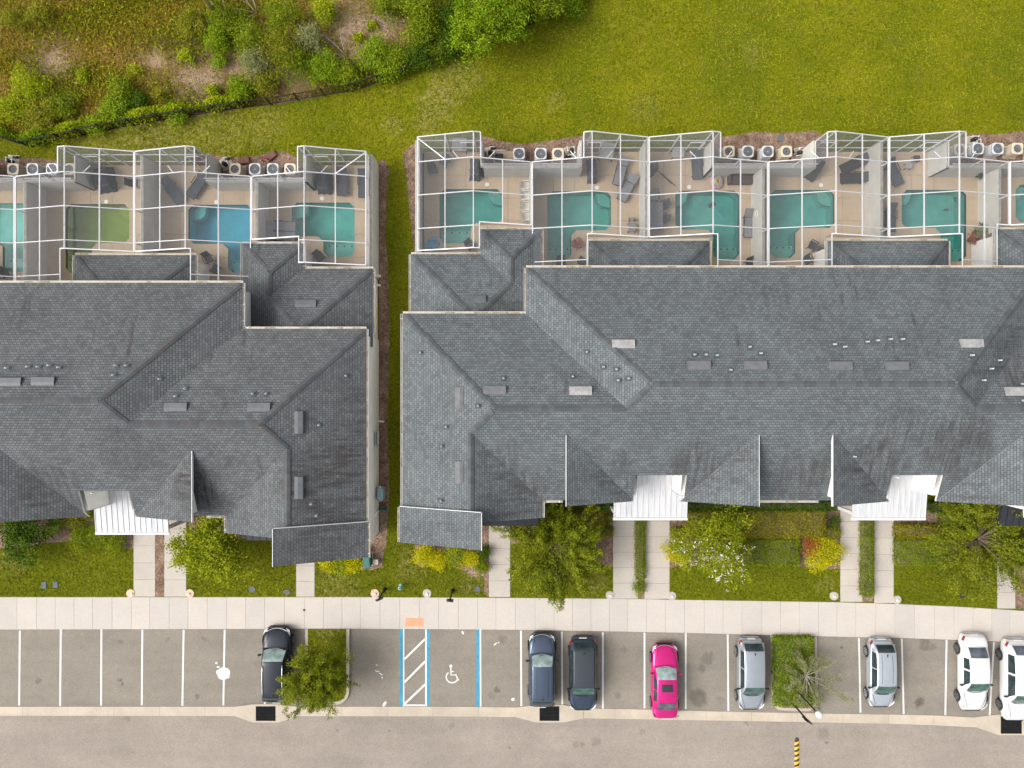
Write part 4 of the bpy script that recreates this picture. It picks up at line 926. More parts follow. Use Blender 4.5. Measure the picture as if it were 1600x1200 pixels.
    for x, side in ((w, 'W'), (e, 'E')):
        for y in ROWS:
            if ybot_of(u, x) < y: beam(W3(x, y, 2.1), W3(x, y, Z0), .05, .05, 'post')
        if end == side:
            yy = [Y1] + [r for r in ROWS if r > ybot_of(u, x)] + [ybot_of(u, x)]
            for t, l in zip(yy, yy[1:]): b = MB(); b.face([W3(x, l, 2.16), W3(x, t, 2.16), W3(x, t, Z0), W3(x, l, Z0)]); b.build('screen_panel', M['screen_side'], root)
            for z in (2.2, 2.6): beam(W3(x, yy[-1], z), W3(x, Y1, z), .05, .05, 'rail')
            x2 = cols[1] if side == 'W' else cols[3]; beam(W3(x, Y1 - .05, Z0 + .03), W3(x2, Y2, zf(x2) + .03), .06, .06, 'brace')
    # knee braces under the ridge
    for y in ROWS[:1]:
        for sx in (-1, 1): beam(W3(xr + sx * .9, y, zf(xr + sx * .9) - .06), W3(xr + sx * 1.3, y - .55 if y < Y2 else y + .5, zf(xr + sx * 1.3) - .1), .04, .04, 'brace')
    return root

DKZ = .05
def deck(T, u, pool, label):
    """concrete pool deck in cast panels round the pool"""
    w, e = u['w'] + .1, u['e'] - .1; nx = u['nx']
    if u['north'] == 'W': out = [(w, 6.3), (e, 6.3), (e, Y2 - .1), (nx - .1, Y2 - .1), (nx - .1, Y1 + .04), (w, Y1 + .04)]
    else: out = [(w, 6.3), (e, 6.3), (e, Y1 + .04), (nx + .1, Y1 + .04), (nx + .1, Y2 - .1), (w, Y2 - .1)]
    root = structure(thing('patio', None, None, (*T((w + e) / 2, 11), 0)))
    gx = [w + (e - w) * k / 5 for k in range(1, 5)]; gy = [6.3 + (Y1 - 6.3) * k / 6 for k in range(1, 6)]; G = .007
    V, E_ = [], []
    def loop(pl):
        i = len(V); V.extend(Vector(p) for p in pl); E_.extend((i + k, i + (k + 1) % len(pl)) for k in range(len(pl)))
    loop(out); loop(pool)
    for x in gx:
        for s in (-G, G): i = len(V); V.extend([Vector((x + s, 6.2)), Vector((x + s, 15.6))]); E_.append((i, i + 1))
    for y in gy:
        for s in (-G, G): i = len(V); V.extend([Vector((w - .1, y + s)), Vector((e + .1, y + s))]); E_.append((i, i + 1))
    r = delaunay_2d_cdt(V, E_, [], 0, 1e-6); cells = {}
    for f in r[2]:
        c = sum((r[0][k] for k in f), Vector((0, 0))) / len(f)
        if not inside(out, c.x, c.y) or inside(pool, c.x, c.y): continue
        if any(abs(c.x - x) < G for x in gx) or any(abs(c.y - y) < G for y in gy): continue
        cells.setdefault((sum(c.x > x for x in gx), sum(c.y > y for y in gy)), []).append(f)
    for key, fs in sorted(cells.items()):
        b = MB(); cnt = {}
        for f in fs:
            b.face([(*T(*r[0][k]), .05) for k in f])
            for k in range(len(f)): a, c = f[k], f[(k + 1) % len(f)]; cnt.setdefault(frozenset((a, c)), []).append((a, c))
        for es in cnt.values():
            if len(es) == 1: a, c = es[0]; b.face([(*T(*r[0][a]), .05), (*T(*r[0][c]), .05), (*T(*r[0][c]), -.03), (*T(*r[0][a]), -.03)])
        b.build('panel', M['pool_deck'], root)
    return root

def pool_thing(T, poly, label, kind, steps, corner, lid, wet=None):
    """steps: a smaller polygon of the shallow shelf"""
    cx = sum(p[0] for p in poly) / len(poly); cy = sum(p[1] for p in poly) / len(poly)
    root = thing('swimming_pool', label, 'pool', (*T(cx, cy), 0), 'swimming pools inside the cages')
    b = MB(); n = len(poly); Wp = [T(*p) for p in poly]
    b.face([(*p, -1.25) for p in Wp])
    for k in range(n): j = (k + 1) % n; b.face([(*Wp[k], -1.25), (*Wp[j], -1.25), (*Wp[j], -.16), (*Wp[k], -.16)])
    b.build('basin', M['plaster_' + kind], root)
    b = MB()
    for k in range(n): j = (k + 1) % n; b.face([(*Wp[k], -.16), (*Wp[j], -.16), (*Wp[j], .045), (*Wp[k], .045)])
    b.build('tile_band', M['tile_line'], root)
    b = MB(); sp = [T(*p) for p in steps]; b.prism(sp, -1.2, -.42); st = b.build('step_ledge', M['plaster_green' if kind == 'green' else 'plaster_step'], root)
    b = MB()
    sx = [p[0] for p in steps]; sy = [p[1] for p in steps]
    for k in range(4): x = min(sx) + (max(sx) - min(sx)) * (k + .5) / 4; b.box((*T(x, max(sy) - .12), -.412), (.10, .10, .012))
    b.build('tile', M['tile_line'], st)
    b = MB(); b.face([(*p, -.06) for p in Wp]); b.build('water', M['water_' + (wet or kind)], root)
    cx_, cy_, sg = corner; b = MB(); b.prism([T(cx_ + sg * x, cy_ - y) for x, y in [(.02, .36), (.36, .02), (.95, .02), (.85, .55), (.55, .85), (.02, .95)]], -1.2, -.5); b.build('corner_seat', M['plaster_green' if kind == 'green' else 'plaster_step'], root)
    if lid: q = P(*lid, DKZ); b = MB(); b.lathe((q.x, q.y, .045), [(.14, 0), (.14, .012), (.12, .016)], 16); b.build('skimmer_cover', M['plastic_white'], root)
    return root
def cham(x0, x1, y0, y1, lx0, lx1, ly, c=.33, ci=.35):
    """L-shaped pool: main rectangle y0..y1 (top), leg lx0..lx1 that runs down to ly; corners cut"""
    if abs(lx0 - x0) < .05:
        return [(x0, ly + c), (x0 + c, ly), (lx1 - c, ly), (lx1, ly + c), (lx1, y1 - ci), (lx1 + ci, y1), (x1 - c, y1), (x1, y1 + c), (x1, y0 - c), (x1 - c, y0), (x0 + c, y0), (x0, y0 - c)]
    return [(x0, y1 + c), (x0 + c, y1), (lx0 - ci, y1), (lx0, y1 - ci), (lx0, ly + c), (lx0 + c, ly), (x1 - c, ly), (x1, ly + c), (x1, y0 - c), (x1 - c, y0), (x0 + c, y0), (x0, y0 - c)]
POOLS = [(-4.83, -.64, 13.0, 10.75, -4.83, -2.75, 9.4), (2.35, 6.6, 12.86, 10.25, 2.35, 3.95, 8.3), (10.9, 15.15, 12.9, 10.3, 13.4, 15.15, 8.3), (17.2, 21.5, 12.95, 10.4, 17.2, 18.9, 8.4), (26.0, 30.3, 12.95, 10.4, 28.6, 30.3, 8.2), (33.6, 37.4, 13.3, 10.8, 35.4, 37.4, 9.4)]
def yard(T, idx, cage_label, pool_label, kind, dx=0.0, end=None, lid=None, wet=None):
    u = UNITS[idx]; a = POOLS[idx]; a = (a[0] + dx, a[1] + dx, a[2], a[3], a[4] + dx, a[5] + dx, a[6])
    pl = cham(*a); st = [(a[4] + .03, a[6] + .9), (a[4] + .03, a[6] + .36), (a[4] + .36, a[6] + .03), (a[5] - .36, a[6] + .03), (a[5] - .03, a[6] + .36), (a[5] - .03, a[6] + .9)]
    corner = (a[1], a[2], -1) if idx in (0, 1, 3) else (a[0], a[2], 1)
    deck(T, u, pl, ''); pool_thing(T, pl, pool_label, kind, st, corner, lid, wet); cage(T, u, cage_label, end)
yard(TR, 0, 'screen cage at the end of the long row, over white stacked chairs', 'teal pool beside the blue float', 'teal', 0, 'W', (761, 288))
yard(TR, 1, 'screen cage over the rippling teal pool', 'rippling teal pool left of the grey dining table', 'teal', 0, None, (933, 293), 'ripple')
yard(TR, 2, 'screen cage over the grey dining table and rainbow ring', 'teal pool with a vacuum hose lying in it', 'teal', 0, None, (1077, 292))
yard(TR, 3, 'screen cage over two parallel dark sun loungers', 'teal pool between the long bare patio wall and the two parallel loungers', 'teal', 0, None, (1283, 289))
yard(TR, 4, 'screen cage over the potted palms', 'teal pool with two small dark toys in it', 'teal')
yard(TR, 5, 'screen cage cut off by the right edge', 'teal pool cut off by the right edge', 'teal', 0, 'E')
yard(TL, 0, 'screen cage at the open end of the left row', 'teal L-shaped pool at the open end of the left row', 'teal', .25, 'W', (503, 310))
yard(TL, 1, 'screen cage over the bright blue pool', 'bright blue pool of the left row', 'blue', -.1, None, (338, 316))
yard(TL, 2, 'screen cage over the green pool', 'murky green pool of the left row', 'green', -.45, None, (166, 315))
yard(TL, 3, 'screen cage cut off by the left edge', 'teal pool cut off by the left edge', 'teal', 0)

def pwall(T, pts, label, h=2.1, t=.2):
    """stucco garden wall along a polyline, with a weathered flat cap"""
    cx, cy = T(*pts[0]); root = thing('garden_wall', label, 'garden wall', (cx, cy, 0), 'stucco walls round the pool patios'); b, c_ = MB(), MB()
    for (x1, y1), (x2, y2) in zip(pts, pts[1:]):
        d = Vector((x2 - x1, y2 - y1)).normalized(); n = Vector((-d.y, d.x)) * t / 2; ex = d * (t / 2)
        q = [(x1 - n.x - ex.x * .999, y1 - n.y - ex.y * .999), (x2 - n.x + ex.x, y2 - n.y + ex.y), (x2 + n.x + ex.x, y2 + n.y + ex.y), (x1 + n.x - ex.x * .999, y1 + n.y - ex.y * .999)]
        b.prism([T(*p) for p in q], -.1, h)
    b.build('wall_body', M['stucco_wall'], root)
    for k, ((x1, y1), (x2, y2)) in enumerate(zip(pts, pts[1:])):
        c_ = MB(); d = Vector((x2 - x1, y2 - y1)).normalized(); n = Vector((-d.y, d.x)) * (t / 2 - .03); ex = d * (t / 2 - .02)
        q = [(x1 - n.x - ex.x, y1 - n.y - ex.y), (x2 - n.x + ex.x, y2 - n.y + ex.y), (x2 + n.x + ex.x, y2 + n.y + ex.y), (x1 + n.x - ex.x, y1 + n.y - ex.y)]
        c_.prism([T(*p) for p in q], h + .001, h + .02 + .004 * k); c_.build('wall_cap', M['wall_cap'], root)
YB = 6.65
pwall(TR, [(-6.08, 8.0), (-6.08, Y1)], 'stucco wall along the grass gap at the end of the long row')
pwall(TR, [(1.24, 9.5), (1.24, Y2 - .22)], 'stucco wall between the white chairs and the rippling pool')
pwall(TR, [(-1.93, Y1), (-1.93, Y2), (4.41, Y2), (4.41, Y1)], 'stucco wall round the recess with three cooling units')
pwall(TR, [(8.56, 9.1), (8.56, Y1)], 'stucco wall between the rippling pool and the grey dining table')
pwall(TR, [(16.04, YB), (16.04, Y2 - .22)], 'stucco wall carrying a white ring')
pwall(TR, [(12.8, Y1), (12.8, Y2), (19.35, Y2), (19.35, Y1)], 'stucco wall round the recess with two white and two beige cooling units, in the long row')
pwall(TR, [(23.6, 9.1), (23.6, Y1)], 'stucco wall beside the two parallel dark loungers')
pwall(TR, [(31.15, 9.9), (31.15, Y2 - .22)], 'stucco wall right of the potted palms')
pwall(TR, [(27.85, Y1), (27.85, Y2), (34.2, Y2), (34.2, Y1)], 'stucco wall round the recess cut off by the right edge')
pwall(TL, [(-6.08, 8.0), (-6.08, Y1)], 'pale stucco wall along the grass gap at the end of the left row')
pwall(TL, [(1.24, 9.5), (1.24, Y2 - .22)], 'stucco wall right of the bright blue pool')
pwall(TL, [(-1.93, Y1), (-1.93, Y2), (4.41, Y2), (4.41, Y1)], 'stucco wall round the cooling units behind the blue pool')
pwall(TL, [(8.56, 9.1), (8.56, Y1)], 'stucco wall between the green pool and the blue pool')
pwall(TL, [(16.04, YB), (16.04, Y2 - .22)], 'stucco wall left of the green pool')
pwall(TL, [(12.8, Y1), (12.8, Y2), (19.35, Y2), (19.35, Y1)], 'stucco wall round the cooling units near the left edge')
for T, a, c in [(TR, -1.93, 4.41), (TR, 12.8, 19.35), (TR, 27.85, 34.2), (TL, -1.93, 4.41), (TL, 12.8, 19.35)]:
    b = MB(); b.face([(*T(a, Y2), .001), (*T(c, Y2), .001), (*T(c, 15.5), .001), (*T(a, 15.5), .001)]); structure(b.build('mulch_ground', M['mulch']))
# ------------------------------------------------------------------ cooling units, pumps
def make_ac(label, kind):
    t = thing('cooling_unit', label, 'air conditioner', (0, 0, 0), 'cooling units behind the pool cages'); s, h = .74, .78
    cas, dark = M['ac_' + kind], M['ac_dark']
    b = MB(); b.rbox((0, 0, .04), (.86, .86, .08), .02); b.build('base_pad', M['kerb_concrete'], t)
    b = MB(); b.rbox((0, 0, .08 + h / 2 - .03), (s - .03, s - .03, h - .06), .09); b.build('coil', M['ac_fin'], t)
    b = MB()
    for k in range(9): b.rbox((0, 0, .13 + k * .075), (s, s, .022), .1)
    b.build('louver', cas, t)
    # top panel: rounded square with a round opening
    b = MB(); n = 32; r = .325 if kind == 'white' else .27; z = .08 + h
    sq = []
    for k in range(n):
        a = 2 * math.pi * (k + .5) / n; c, d = math.cos(a), math.sin(a); e = 6.0; q = (abs(c) ** e + abs(d) ** e) ** (-1 / e) * s / 2; sq.append((c * q, d * q))
    for k in range(n):
        j = (k + 1) % n; a, c = 2 * math.pi * (k + .5) / n, 2 * math.pi * (j + .5) / n; i0, i1 = (r * math.cos(a), r * math.sin(a)), (r * math.cos(c), r * math.sin(c))
        b.face([(*i0, z + .012), (*sq[k], z), (*sq[j], z), (*i1, z + .012)], sm=False); b.face([(*sq[k], z), (*sq[k], z - .07), (*sq[j], z - .07), (*sq[j], z)]); b.face([(*i0, z + .012), (*i1, z + .012), (*i1, z - .16), (*i0, z - .16)])
    b.build('top_panel', cas, t)
    b = MB(); b.lathe((0, 0, z - .17), [(r - .004, 0), (r - .004, .004)], 24); b.build('fan_well', dark if kind == 'beige' else M['vent_dark'], t)
    for k in range(3):
        b = MB(); a0 = R(120 * k + 15); pts = []
        for q, (rr, da, dz) in enumerate([(.05, -.25, 0), (.25, -.5, .035), (.255, .4, -.005), (.05, .35, -.02)]): pts.append((rr * math.cos(a0 + da), rr * math.sin(a0 + da), z - .10 + dz))
        b.face(pts); b.face([(x, y, zz - .004) for x, y, zz in pts[::-1]]); b.build('fan_blade', M['ac_blade'] if kind == 'white' else M['ac_guard'], t)
    b = MB(); b.lathe((0, 0, z - .12), [(.05, 0), (.06, .05), (.03, .07)], 12); b.build('fan_hub', M['ac_blade'] if kind == 'white' else dark, t)
    b = MB()
    for rr in ((.07, .13, .19, .25) if kind == 'white' else (.09, .18)): b.tube([(rr * math.cos(a), rr * math.sin(a), z + .012) for a in np.linspace(0, 2 * math.pi, 25)], .004, 4, cap=False)
    for k in range(8): a = R(45 * k + 10); b.tube([(.04 * math.cos(a), .04 * math.sin(a), z + .016), (r * math.cos(a), r * math.sin(a), z + .014)], .004, 4)
    b.build('fan_grille', M['ac_guard'], t)
    return t
AC = {}
for px, py, kind, label in [
    (20, 264, 'beige', 'beige cooling unit nearest the left edge'), (50.5, 264, 'white', 'second cooling unit from the left edge, white'), (81, 264, 'white', 'third cooling unit from the left edge, white'), (108, 264, 'beige', 'beige cooling unit behind the cage corner of the green pool'),
    (367, 264, 'beige', 'beige cooling unit beside the rusty lid behind the blue pool'), (398, 264, 'white', 'white cooling unit behind the blue pool, next to the rusty lid'), (426, 264, 'white', 'white cooling unit next to the red valve behind the left row'), (453, 264, 'beige', 'last cooling unit of the left row, beige'),
    (811, 240, 'white', 'white cooling unit next to the tan pad'), (845, 240, 'white', 'middle one of three cooling units, white'), (872, 240, 'beige', 'only beige cooling unit beside the tan pad recess'),
    (1139, 236.5, 'beige', 'beige cooling unit behind the rainbow ring patio'), (1169, 236.5, 'white', 'white cooling unit second in the recess of four in the long row'), (1200, 236.5, 'white', 'white cooling unit third in the recess of four in the long row'), (1229, 236.5, 'beige', 'beige cooling unit beside the pump pipes right of two white ones'),
    (1500, 233.5, 'beige', 'beige cooling unit seen through the cage screen near the right edge'), (1528.5, 232, 'white', 'white cooling unit next to the black pump'), (1559.5, 232, 'white', 'white cooling unit second from the right edge'), (1590, 232, 'beige', 'beige cooling unit nearest the right edge')]:
    p = P(px, py, .86)
    if kind not in AC: AC[kind] = o = make_ac(label, kind)
    else: o = copy_tree(AC[kind]); o['label'] = label
    put(o, (p.x, p.y, 0), R(90 * random.randint(0, 3) + random.uniform(-3, 3)))

def make_pump(label):
    t = thing('pool_pump', label, 'pool pump', (0, 0, 0), 'pool pumps with white pipes')
    b = MB(); b.lathe((0, 0, .05), [(.17, 0), (.19, .05), (.19, .55), (.13, .68), (.05, .74)], 14); b.build('filter_tank', M['pump_black'], t)
    b = MB(); b.tube([(.1, .42, .15), (.55, .42, .15)], .11, 10); b.build('motor', M['pump_black'], t)
    for k, pts in enumerate([[(0, .18, .35), (0, .45, .35), (0, .45, .6), (.4, .45, .6), (.4, .45, .1)], [(.15, .05, .65), (.35, .05, .7), (.35, -.32, .7), (.35, -.32, .05)], [(-.05, .3, .1), (-.25, .3, .55), (-.25, -.28, .55), (-.25, -.28, .05)]]):
        b = MB(); b.tube(pts, .032, 8); o = b.build('pipe', M['pipe_white'], t)
        b = MB(); q = pts[1]; b.lathe((q[0], q[1], q[2] - .05), [(.05, 0), (.05, .1)], 8); b.build('coupling', M['pipe_white'], o)
    b = MB(); b.rbox((.08, .1, .02), (1.0, 1.1, .05), .03); b.build('base_pad', M['kerb_concrete'], t)
    return t
pump0 = None
for px, py, rz, label in [(14, 251, 0, 'pool pump with white pipes nearest the left edge'), (350, 255, 20, 'pool pump behind the blue pool'), (766, 238, 10, 'pool pump left of the tan pad'), (893, 234, 190, 'pool pump right of the three cooling units'), (1250, 238, 100, 'pool pump right of the four cooling units of the long row'), (1524, 217, 270, 'black pool pump above the white cooling unit near the right edge')]:
    p = P(px, py, .4)
    if pump0 is None: pump0 = o = make_pump(label)
    else: o = copy_tree(pump0); o['label'] = label
    put(o, (p.x, p.y, 0), R(rz), .75)
p = P(788, 245, .2); t = thing('equipment_pad', 'tan equipment pad with a black heater beside the white cooling unit', 'equipment', (p.x, p.y, 0))
b = MB(); b.rbox((p.x, p.y, .06), (1.5, .8, .12), .03); b.build('base', M['pad_tan'], t); b = MB(); b.rbox((p.x - .35, p.y - .1, .32), (.55, .45, .4), .06); b.build('heater', M['pump_black'], t)
b = MB(); b.tube([(p.x - .6, p.y + .3, .1), (p.x - .6, p.y + .3, .62), (p.x + .1, p.y + .3, .62)], .035, 8); b.build('pipe', M['pipe_white'], t)
for px, py, rz, label in [(381, 250, .1, 'flat rusty brown lid behind the cooling units'), (423, 243, .7, 'tilted rusty box at the lawn edge of the mulch')]:
    p = P(px, py, .2); b = MB(); b.rbox((p.x, p.y, .12), (.72, .45, .22), .04, rz); tag(b.build('rusty_box', M['rust_brown'], loc=(p.x, p.y, 0)), label, 'utility box')
p = P(413, 250, .3); b = MB(); b.tube([(p.x - .15, p.y, 0), (p.x - .15, p.y, .4), (p.x + .2, p.y + .08, .4), (p.x + .2, p.y + .08, .1)], .04, 8); tag(b.build('valve_pipe', M['flower_red'], loc=(p.x, p.y, 0)), 'red valve pipe above the white cooling units of the left row', 'valve')
p = P(1290, 217, 0); b = MB(); b.box((P(1220, 216).x, P(1220, 216).y, .02), (.42, .38, .04)); tag(b.build('valve_box', M['lid_grey'], loc=(P(1220, 216).x, P(1220, 216).y, 0)), 'grey square valve box in the mulch behind the cooling units', 'valve box')

# ------------------------------------------------------------------ patio furniture
DZ = .05
def make_lounger(label, fab, back=35):
    t = thing('sun_lounger', label, 'sun lounger', (0, 0, 0)); w, ln = .66, 1.95; hinge = .35      # head end towards +y
    f = MB()
    for s in (-1, 1): f.bar((s * w / 2, -ln / 2, .30), (s * w / 2, ln / 2 - .6, .30), .04, .05)
    f.bar((-w / 2, -ln / 2, .30), (w / 2, -ln / 2, .30), .04, .05); f.bar((-w / 2, hinge, .295), (w / 2, hinge, .295), .04, .04); f.build('frame', M['furniture_dark'], t)
    for s in (-1, 1):
        for y in (-ln / 2 + .22, hinge + .05): b = MB(); b.bar((s * w / 2, y, 0), (s * w / 2, y, .29), .04, .04); b.build('leg', M['furniture_dark'], t)
    b = MB(); n = 7
    for k in range(n):
        y0 = -ln / 2 + .02 + (hinge + ln / 2 - .04) * k / n; y1 = y0 + (hinge + ln / 2 - .04) / n; z0, z1 = .325 - .02 * math.sin(math.pi * k / n), .325 - .02 * math.sin(math.pi * (k + 1) / n)
        b.face([(-w / 2 + .02, y0, z0), (w / 2 - .02, y0, z0), (w / 2 - .02, y1, z1), (-w / 2 + .02, y1, z1)]); b.face([(-w / 2 + .02, y1, z1 - .02), (w / 2 - .02, y1, z1 - .02), (w / 2 - .02, y0, z0 - .02), (-w / 2 + .02, y0, z0 - .02)])
    b.build('seat', fab, t)
    b = MB(); a = R(back); L_ = ln / 2 - hinge; y1, z1 = hinge + L_ * math.cos(a), .33 + L_ * math.sin(a)
    b.prism([(-w / 2, hinge + .03), (w / 2, hinge + .03), (w / 2, y1), (-w / 2, y1)], [.32, .32, z1 - .03, z1 - .03], [.345, .345, z1, z1]); b.build('backrest', fab, t)
    for s in (-1, 1): b = MB(); b.bar((s * (w / 2 + .02), -.1, .32), (s * (w / 2 + .02), -.1, .50), .035, .035); b.bar((s * (w / 2 + .02), -.15, .5), (s * (w / 2 + .02), hinge + .1, .5), .05, .03); b.build('armrest', M['furniture_dark'], t)
    return t
LNG = {}
for px, py, rz, fab, label in [
    (270, 297, 33, 'sling_slate', 'slate sun lounger standing askew above the blue pool, far from the wall'), (309, 289, -35, 'sling_slate', 'slate sun lounger turned towards the cage corner above the blue pool'),
    (535, 283, 0, 'sling_slate', 'slate sun lounger right of the covered grill at the open end of the left row'), (568, 286, 0, 'sling_slate', 'slate sun lounger against the pale end wall of the left row'),
    (439, 354, 90, 'sling_grey', 'upper of two grey loungers against the wall left of the teal pool'), (439, 369, 90, 'sling_grey', 'lower of two grey loungers against the wall left of the teal pool'),
    (970, 267, -14, 'sling_grey', 'grey sun lounger with the upper end tucked below the cage beam'), (981, 293, -28, 'sling_grey', 'grey sun lounger with a dark headrest towel'),
    (1089, 257, 4, 'sling_slate', 'dark sun lounger behind the rainbow ring'), (1170, 348, 0, 'sling_grey', 'grey sun lounger lying along the wall with the white ring'),
    (1335, 256, -64, 'furniture_dark', 'upper slanting one of two parallel dark loungers'), (1336, 278, -88, 'furniture_dark', 'lower level one of two parallel dark loungers'),
    (1396, 268, 25, 'sling_slate', 'slate sun lounger leaning from the wall left of the potted palms'), (1391, 339, 0, 'sling_slate', 'slate sun lounger along the wall beside the pool with dark toys')]:
    p = P(px, py, .35)
    if fab not in LNG: LNG[fab] = o = make_lounger(label, M[fab])
    else: o = copy_tree(LNG[fab]); o['label'] = label
    put(o, (p.x, p.y, DZ), R(rz))
p = P(987, 279, .5)
def covered(px, py, w, d, h, rz, label, mat='cover_slate', name='covered_grill', cat='covered grill'):
    """a grill under a fitted cloth cover: hood bulge in the middle, shelves at the sides, folds at the hem"""
    p = P(px, py, h * .6); t = thing(name, label, cat, (p.x, p.y, DZ)); b = MB(); nx, ny = 12, 8; ca, sa = math.cos(rz), math.sin(rz); G = {}
    for i in range(nx + 1):
        for j in range(ny + 1):
            u, v = i / nx * 2 - 1, j / ny * 2 - 1; e = max(abs(u), abs(v)); hood = 1 - .28 * min(1, max(0, abs(u) - .45) / .15); k = min(1, (1 - e) / .18)
            z = h * hood * (.72 + .28 * k) if e < .999 else h * .02; f = 1 + (.05 * math.sin(9 * math.atan2(v, u)) if e >= .999 else 0)
            if .7 < e < .999: z = min(z, h * .86)
            x, y = u * w / 2 * f * (.9 if e < .999 else 1), v * d / 2 * f * (.9 if e < .999 else 1); G[i, j] = (p.x + x * ca - y * sa, p.y + x * sa + y * ca, DZ + z + random.uniform(-.012, .012))
    for i in range(nx):
        for j in range(ny): b.face([G[i, j], G[i + 1, j], G[i + 1, j + 1], G[i, j + 1]], sm=True)
    b.build('cover', M[mat], t)
    for sx in (-1, 1):
        for sy in (-1, 1):
            x, y = sx * w * .4, sy * d * .36; b = MB(); b.box((p.x + x * ca - y * sa, p.y + x * sa + y * ca, DZ + .06), (.05, .05, .12)); b.build('leg', M['furniture_dark'], t)
    return t
covered(160, 278, 1.65, 1.15, 1.15, R(100), 'slate covered grill above the green pool'); covered(505, 283, 1.45, .95, 1.1, R(90), 'slate covered grill at the open end of the left row'); covered(742, 262, 1.45, .75, 1.1, R(88), 'slate covered grill at the end of the long row')
covered(926, 264, 1.6, .62, 1.2, R(92), 'tall narrow slate cover standing in the corner above the rippling pool', name='covered_umbrella', cat='covered item'); covered(1277, 262, 1.5, .7, 1.1, R(60), 'dark covered grill wedged in the recess corner above two parallel loungers', 'furniture_dark')

def make_chair(label, fab, frame, back=True):
    t = thing('patio_chair', label, 'chair', (0, 0, 0)); b = MB(); b.rbox((0, 0, .42), (.52, .50, .04), .03); b.build('seat', fab, t)
    b = MB(); b.prism([(-.25, .22), (.25, .22), (.25, .40), (-.25, .40)], [.43, .43, .90, .90], [.47, .47, .94, .94]); b.build('backrest', fab, t)
    for sx in (-1, 1):
        for sy in (-1, 1): b = MB(); b.bar((sx * .24, sy * .22, 0), (sx * .24, sy * .22, .41), .035, .035); b.build('leg', frame, t)
        b = MB(); b.bar((sx * .28, -.22, .64), (sx * .28, .26, .64), .05, .03); b.bar((sx * .28, -.2, .42), (sx * .28, -.2, .63), .03, .03); b.build('armrest', frame, t)
    return t
CH = {}
for px, py, rz, fab, label in [
    (676, 265, 15, 'sling_slate', 'dark patio chair nearest the end wall of the long row'), (695, 252, -35, 'sling_slate', 'dark patio chair turned beside the pale table'),
    (821, 290, 90, 'plastic_white', 'white plastic chair, topmost of the four along the wall'), (821.5, 306, 90, 'plastic_white', 'white plastic chair, second from the top of four along the wall'), (822, 322.5, 88, 'plastic_white', 'white plastic chair, third from the top of four along the wall'), (822, 338.5, 94, 'plastic_white', 'white plastic chair, lowest of the four along the wall'),
    (1036, 321, -70, 'sling_slate', 'dark chair at the upper side of the grey dining table'), (1036, 341, -100, 'sling_slate', 'dark chair at the lower side of the grey dining table'), (1022, 307, 5, 'table_grey', 'pale grey chair at the head of the dining table'),
    (1270, 384, 60, 'furniture_dark', 'dark chair under the eave below the two parallel loungers'), (1283, 392, -110, 'furniture_dark', 'second dark chair under the eave, facing the first'), (1262, 407, 30, 'furniture_dark', 'dark chair half under the main eave below the two parallel loungers'),
    (326, 405, 25, 'furniture_dark', 'dark chair left of the blue pool leg'), (337, 420, -120, 'furniture_dark', 'dark chair half under the eave below the blue pool'), (500, 402, 40, 'furniture_dark', 'dark chair under the cage edge below the teal pool of the left row'),
    (210, 286, 90, 'furniture_dark', 'dark folding chair against the wall right of the covered grill'), (876, 410, 0, 'furniture_dark', 'dark chair half hidden by the eave below the rippling pool'), (910, 408, 150, 'furniture_dark', 'dark chair tucked beside the rear wing below the rippling pool'), (735, 384, 40, 'furniture_dark', 'dark chair tucked in the corner right of the blue float'), (8, 428, 30, 'furniture_dark', 'dark chair at the left edge below the teal pool'), (1172, 412, 20, 'furniture_dark', 'dark chair at the eave below the grey lounger')]:
    p = P(px, py, .45)
    if fab not in CH: CH[fab] = o = make_chair(label, M[fab], M['plastic_white'] if fab == 'plastic_white' else M['furniture_dark'])
    else: o = copy_tree(CH[fab]); o['label'] = label
    put(o, (p.x, p.y, DZ), R(rz))
def table(px, py, w, d, h, rz, mat, label, rnd=False):
    p = P(px, py, h); t = thing('patio_table', label, 'table', (0, 0, 0)); b = MB()
    if rnd: b.lathe((0, 0, h - .03), [(w / 2 * .97, 0), (w / 2, .015), (w / 2 * .97, .03)], 24)
    else: b.rbox((0, 0, h - .02), (w, d, .04), .05)
    b.build('tabletop', M[mat], t)
    for sx in (-1, 1):
        for sy in (-1, 1): b = MB(); k = .3 if rnd else .44; b.bar((sx * w * k, sy * d * k, 0), (sx * w * k, sy * d * k, h - .04), .05, .05); b.build('leg', M['furniture_dark'], t)
    put(t, (p.x, p.y, DZ), R(rz)); return t
table(718, 226, .95, .85, .72, 0, 'table_grey', 'pale square table in the yard corner of the end cage'); table(948, 235, 1.0, 1.1, .72, -8, 'table_grey', 'pale table at the cage door above the rippling pool')
table(1024, 337, 1.0, 1.75, .74, 0, 'sling_grey', 'grey dining table against the wall'); table(988, 355, .52, .6, .5, 0, 'sling_grey', 'small dark side table below the grey loungers'); table(1060, 238, .8, .7, .7, 0, 'table_grey', 'pale table by the cage door above the rainbow ring')
table(988, 342, .36, .16, .46, 0, 'sling_grey', 'narrow slatted stand next to the small side table')
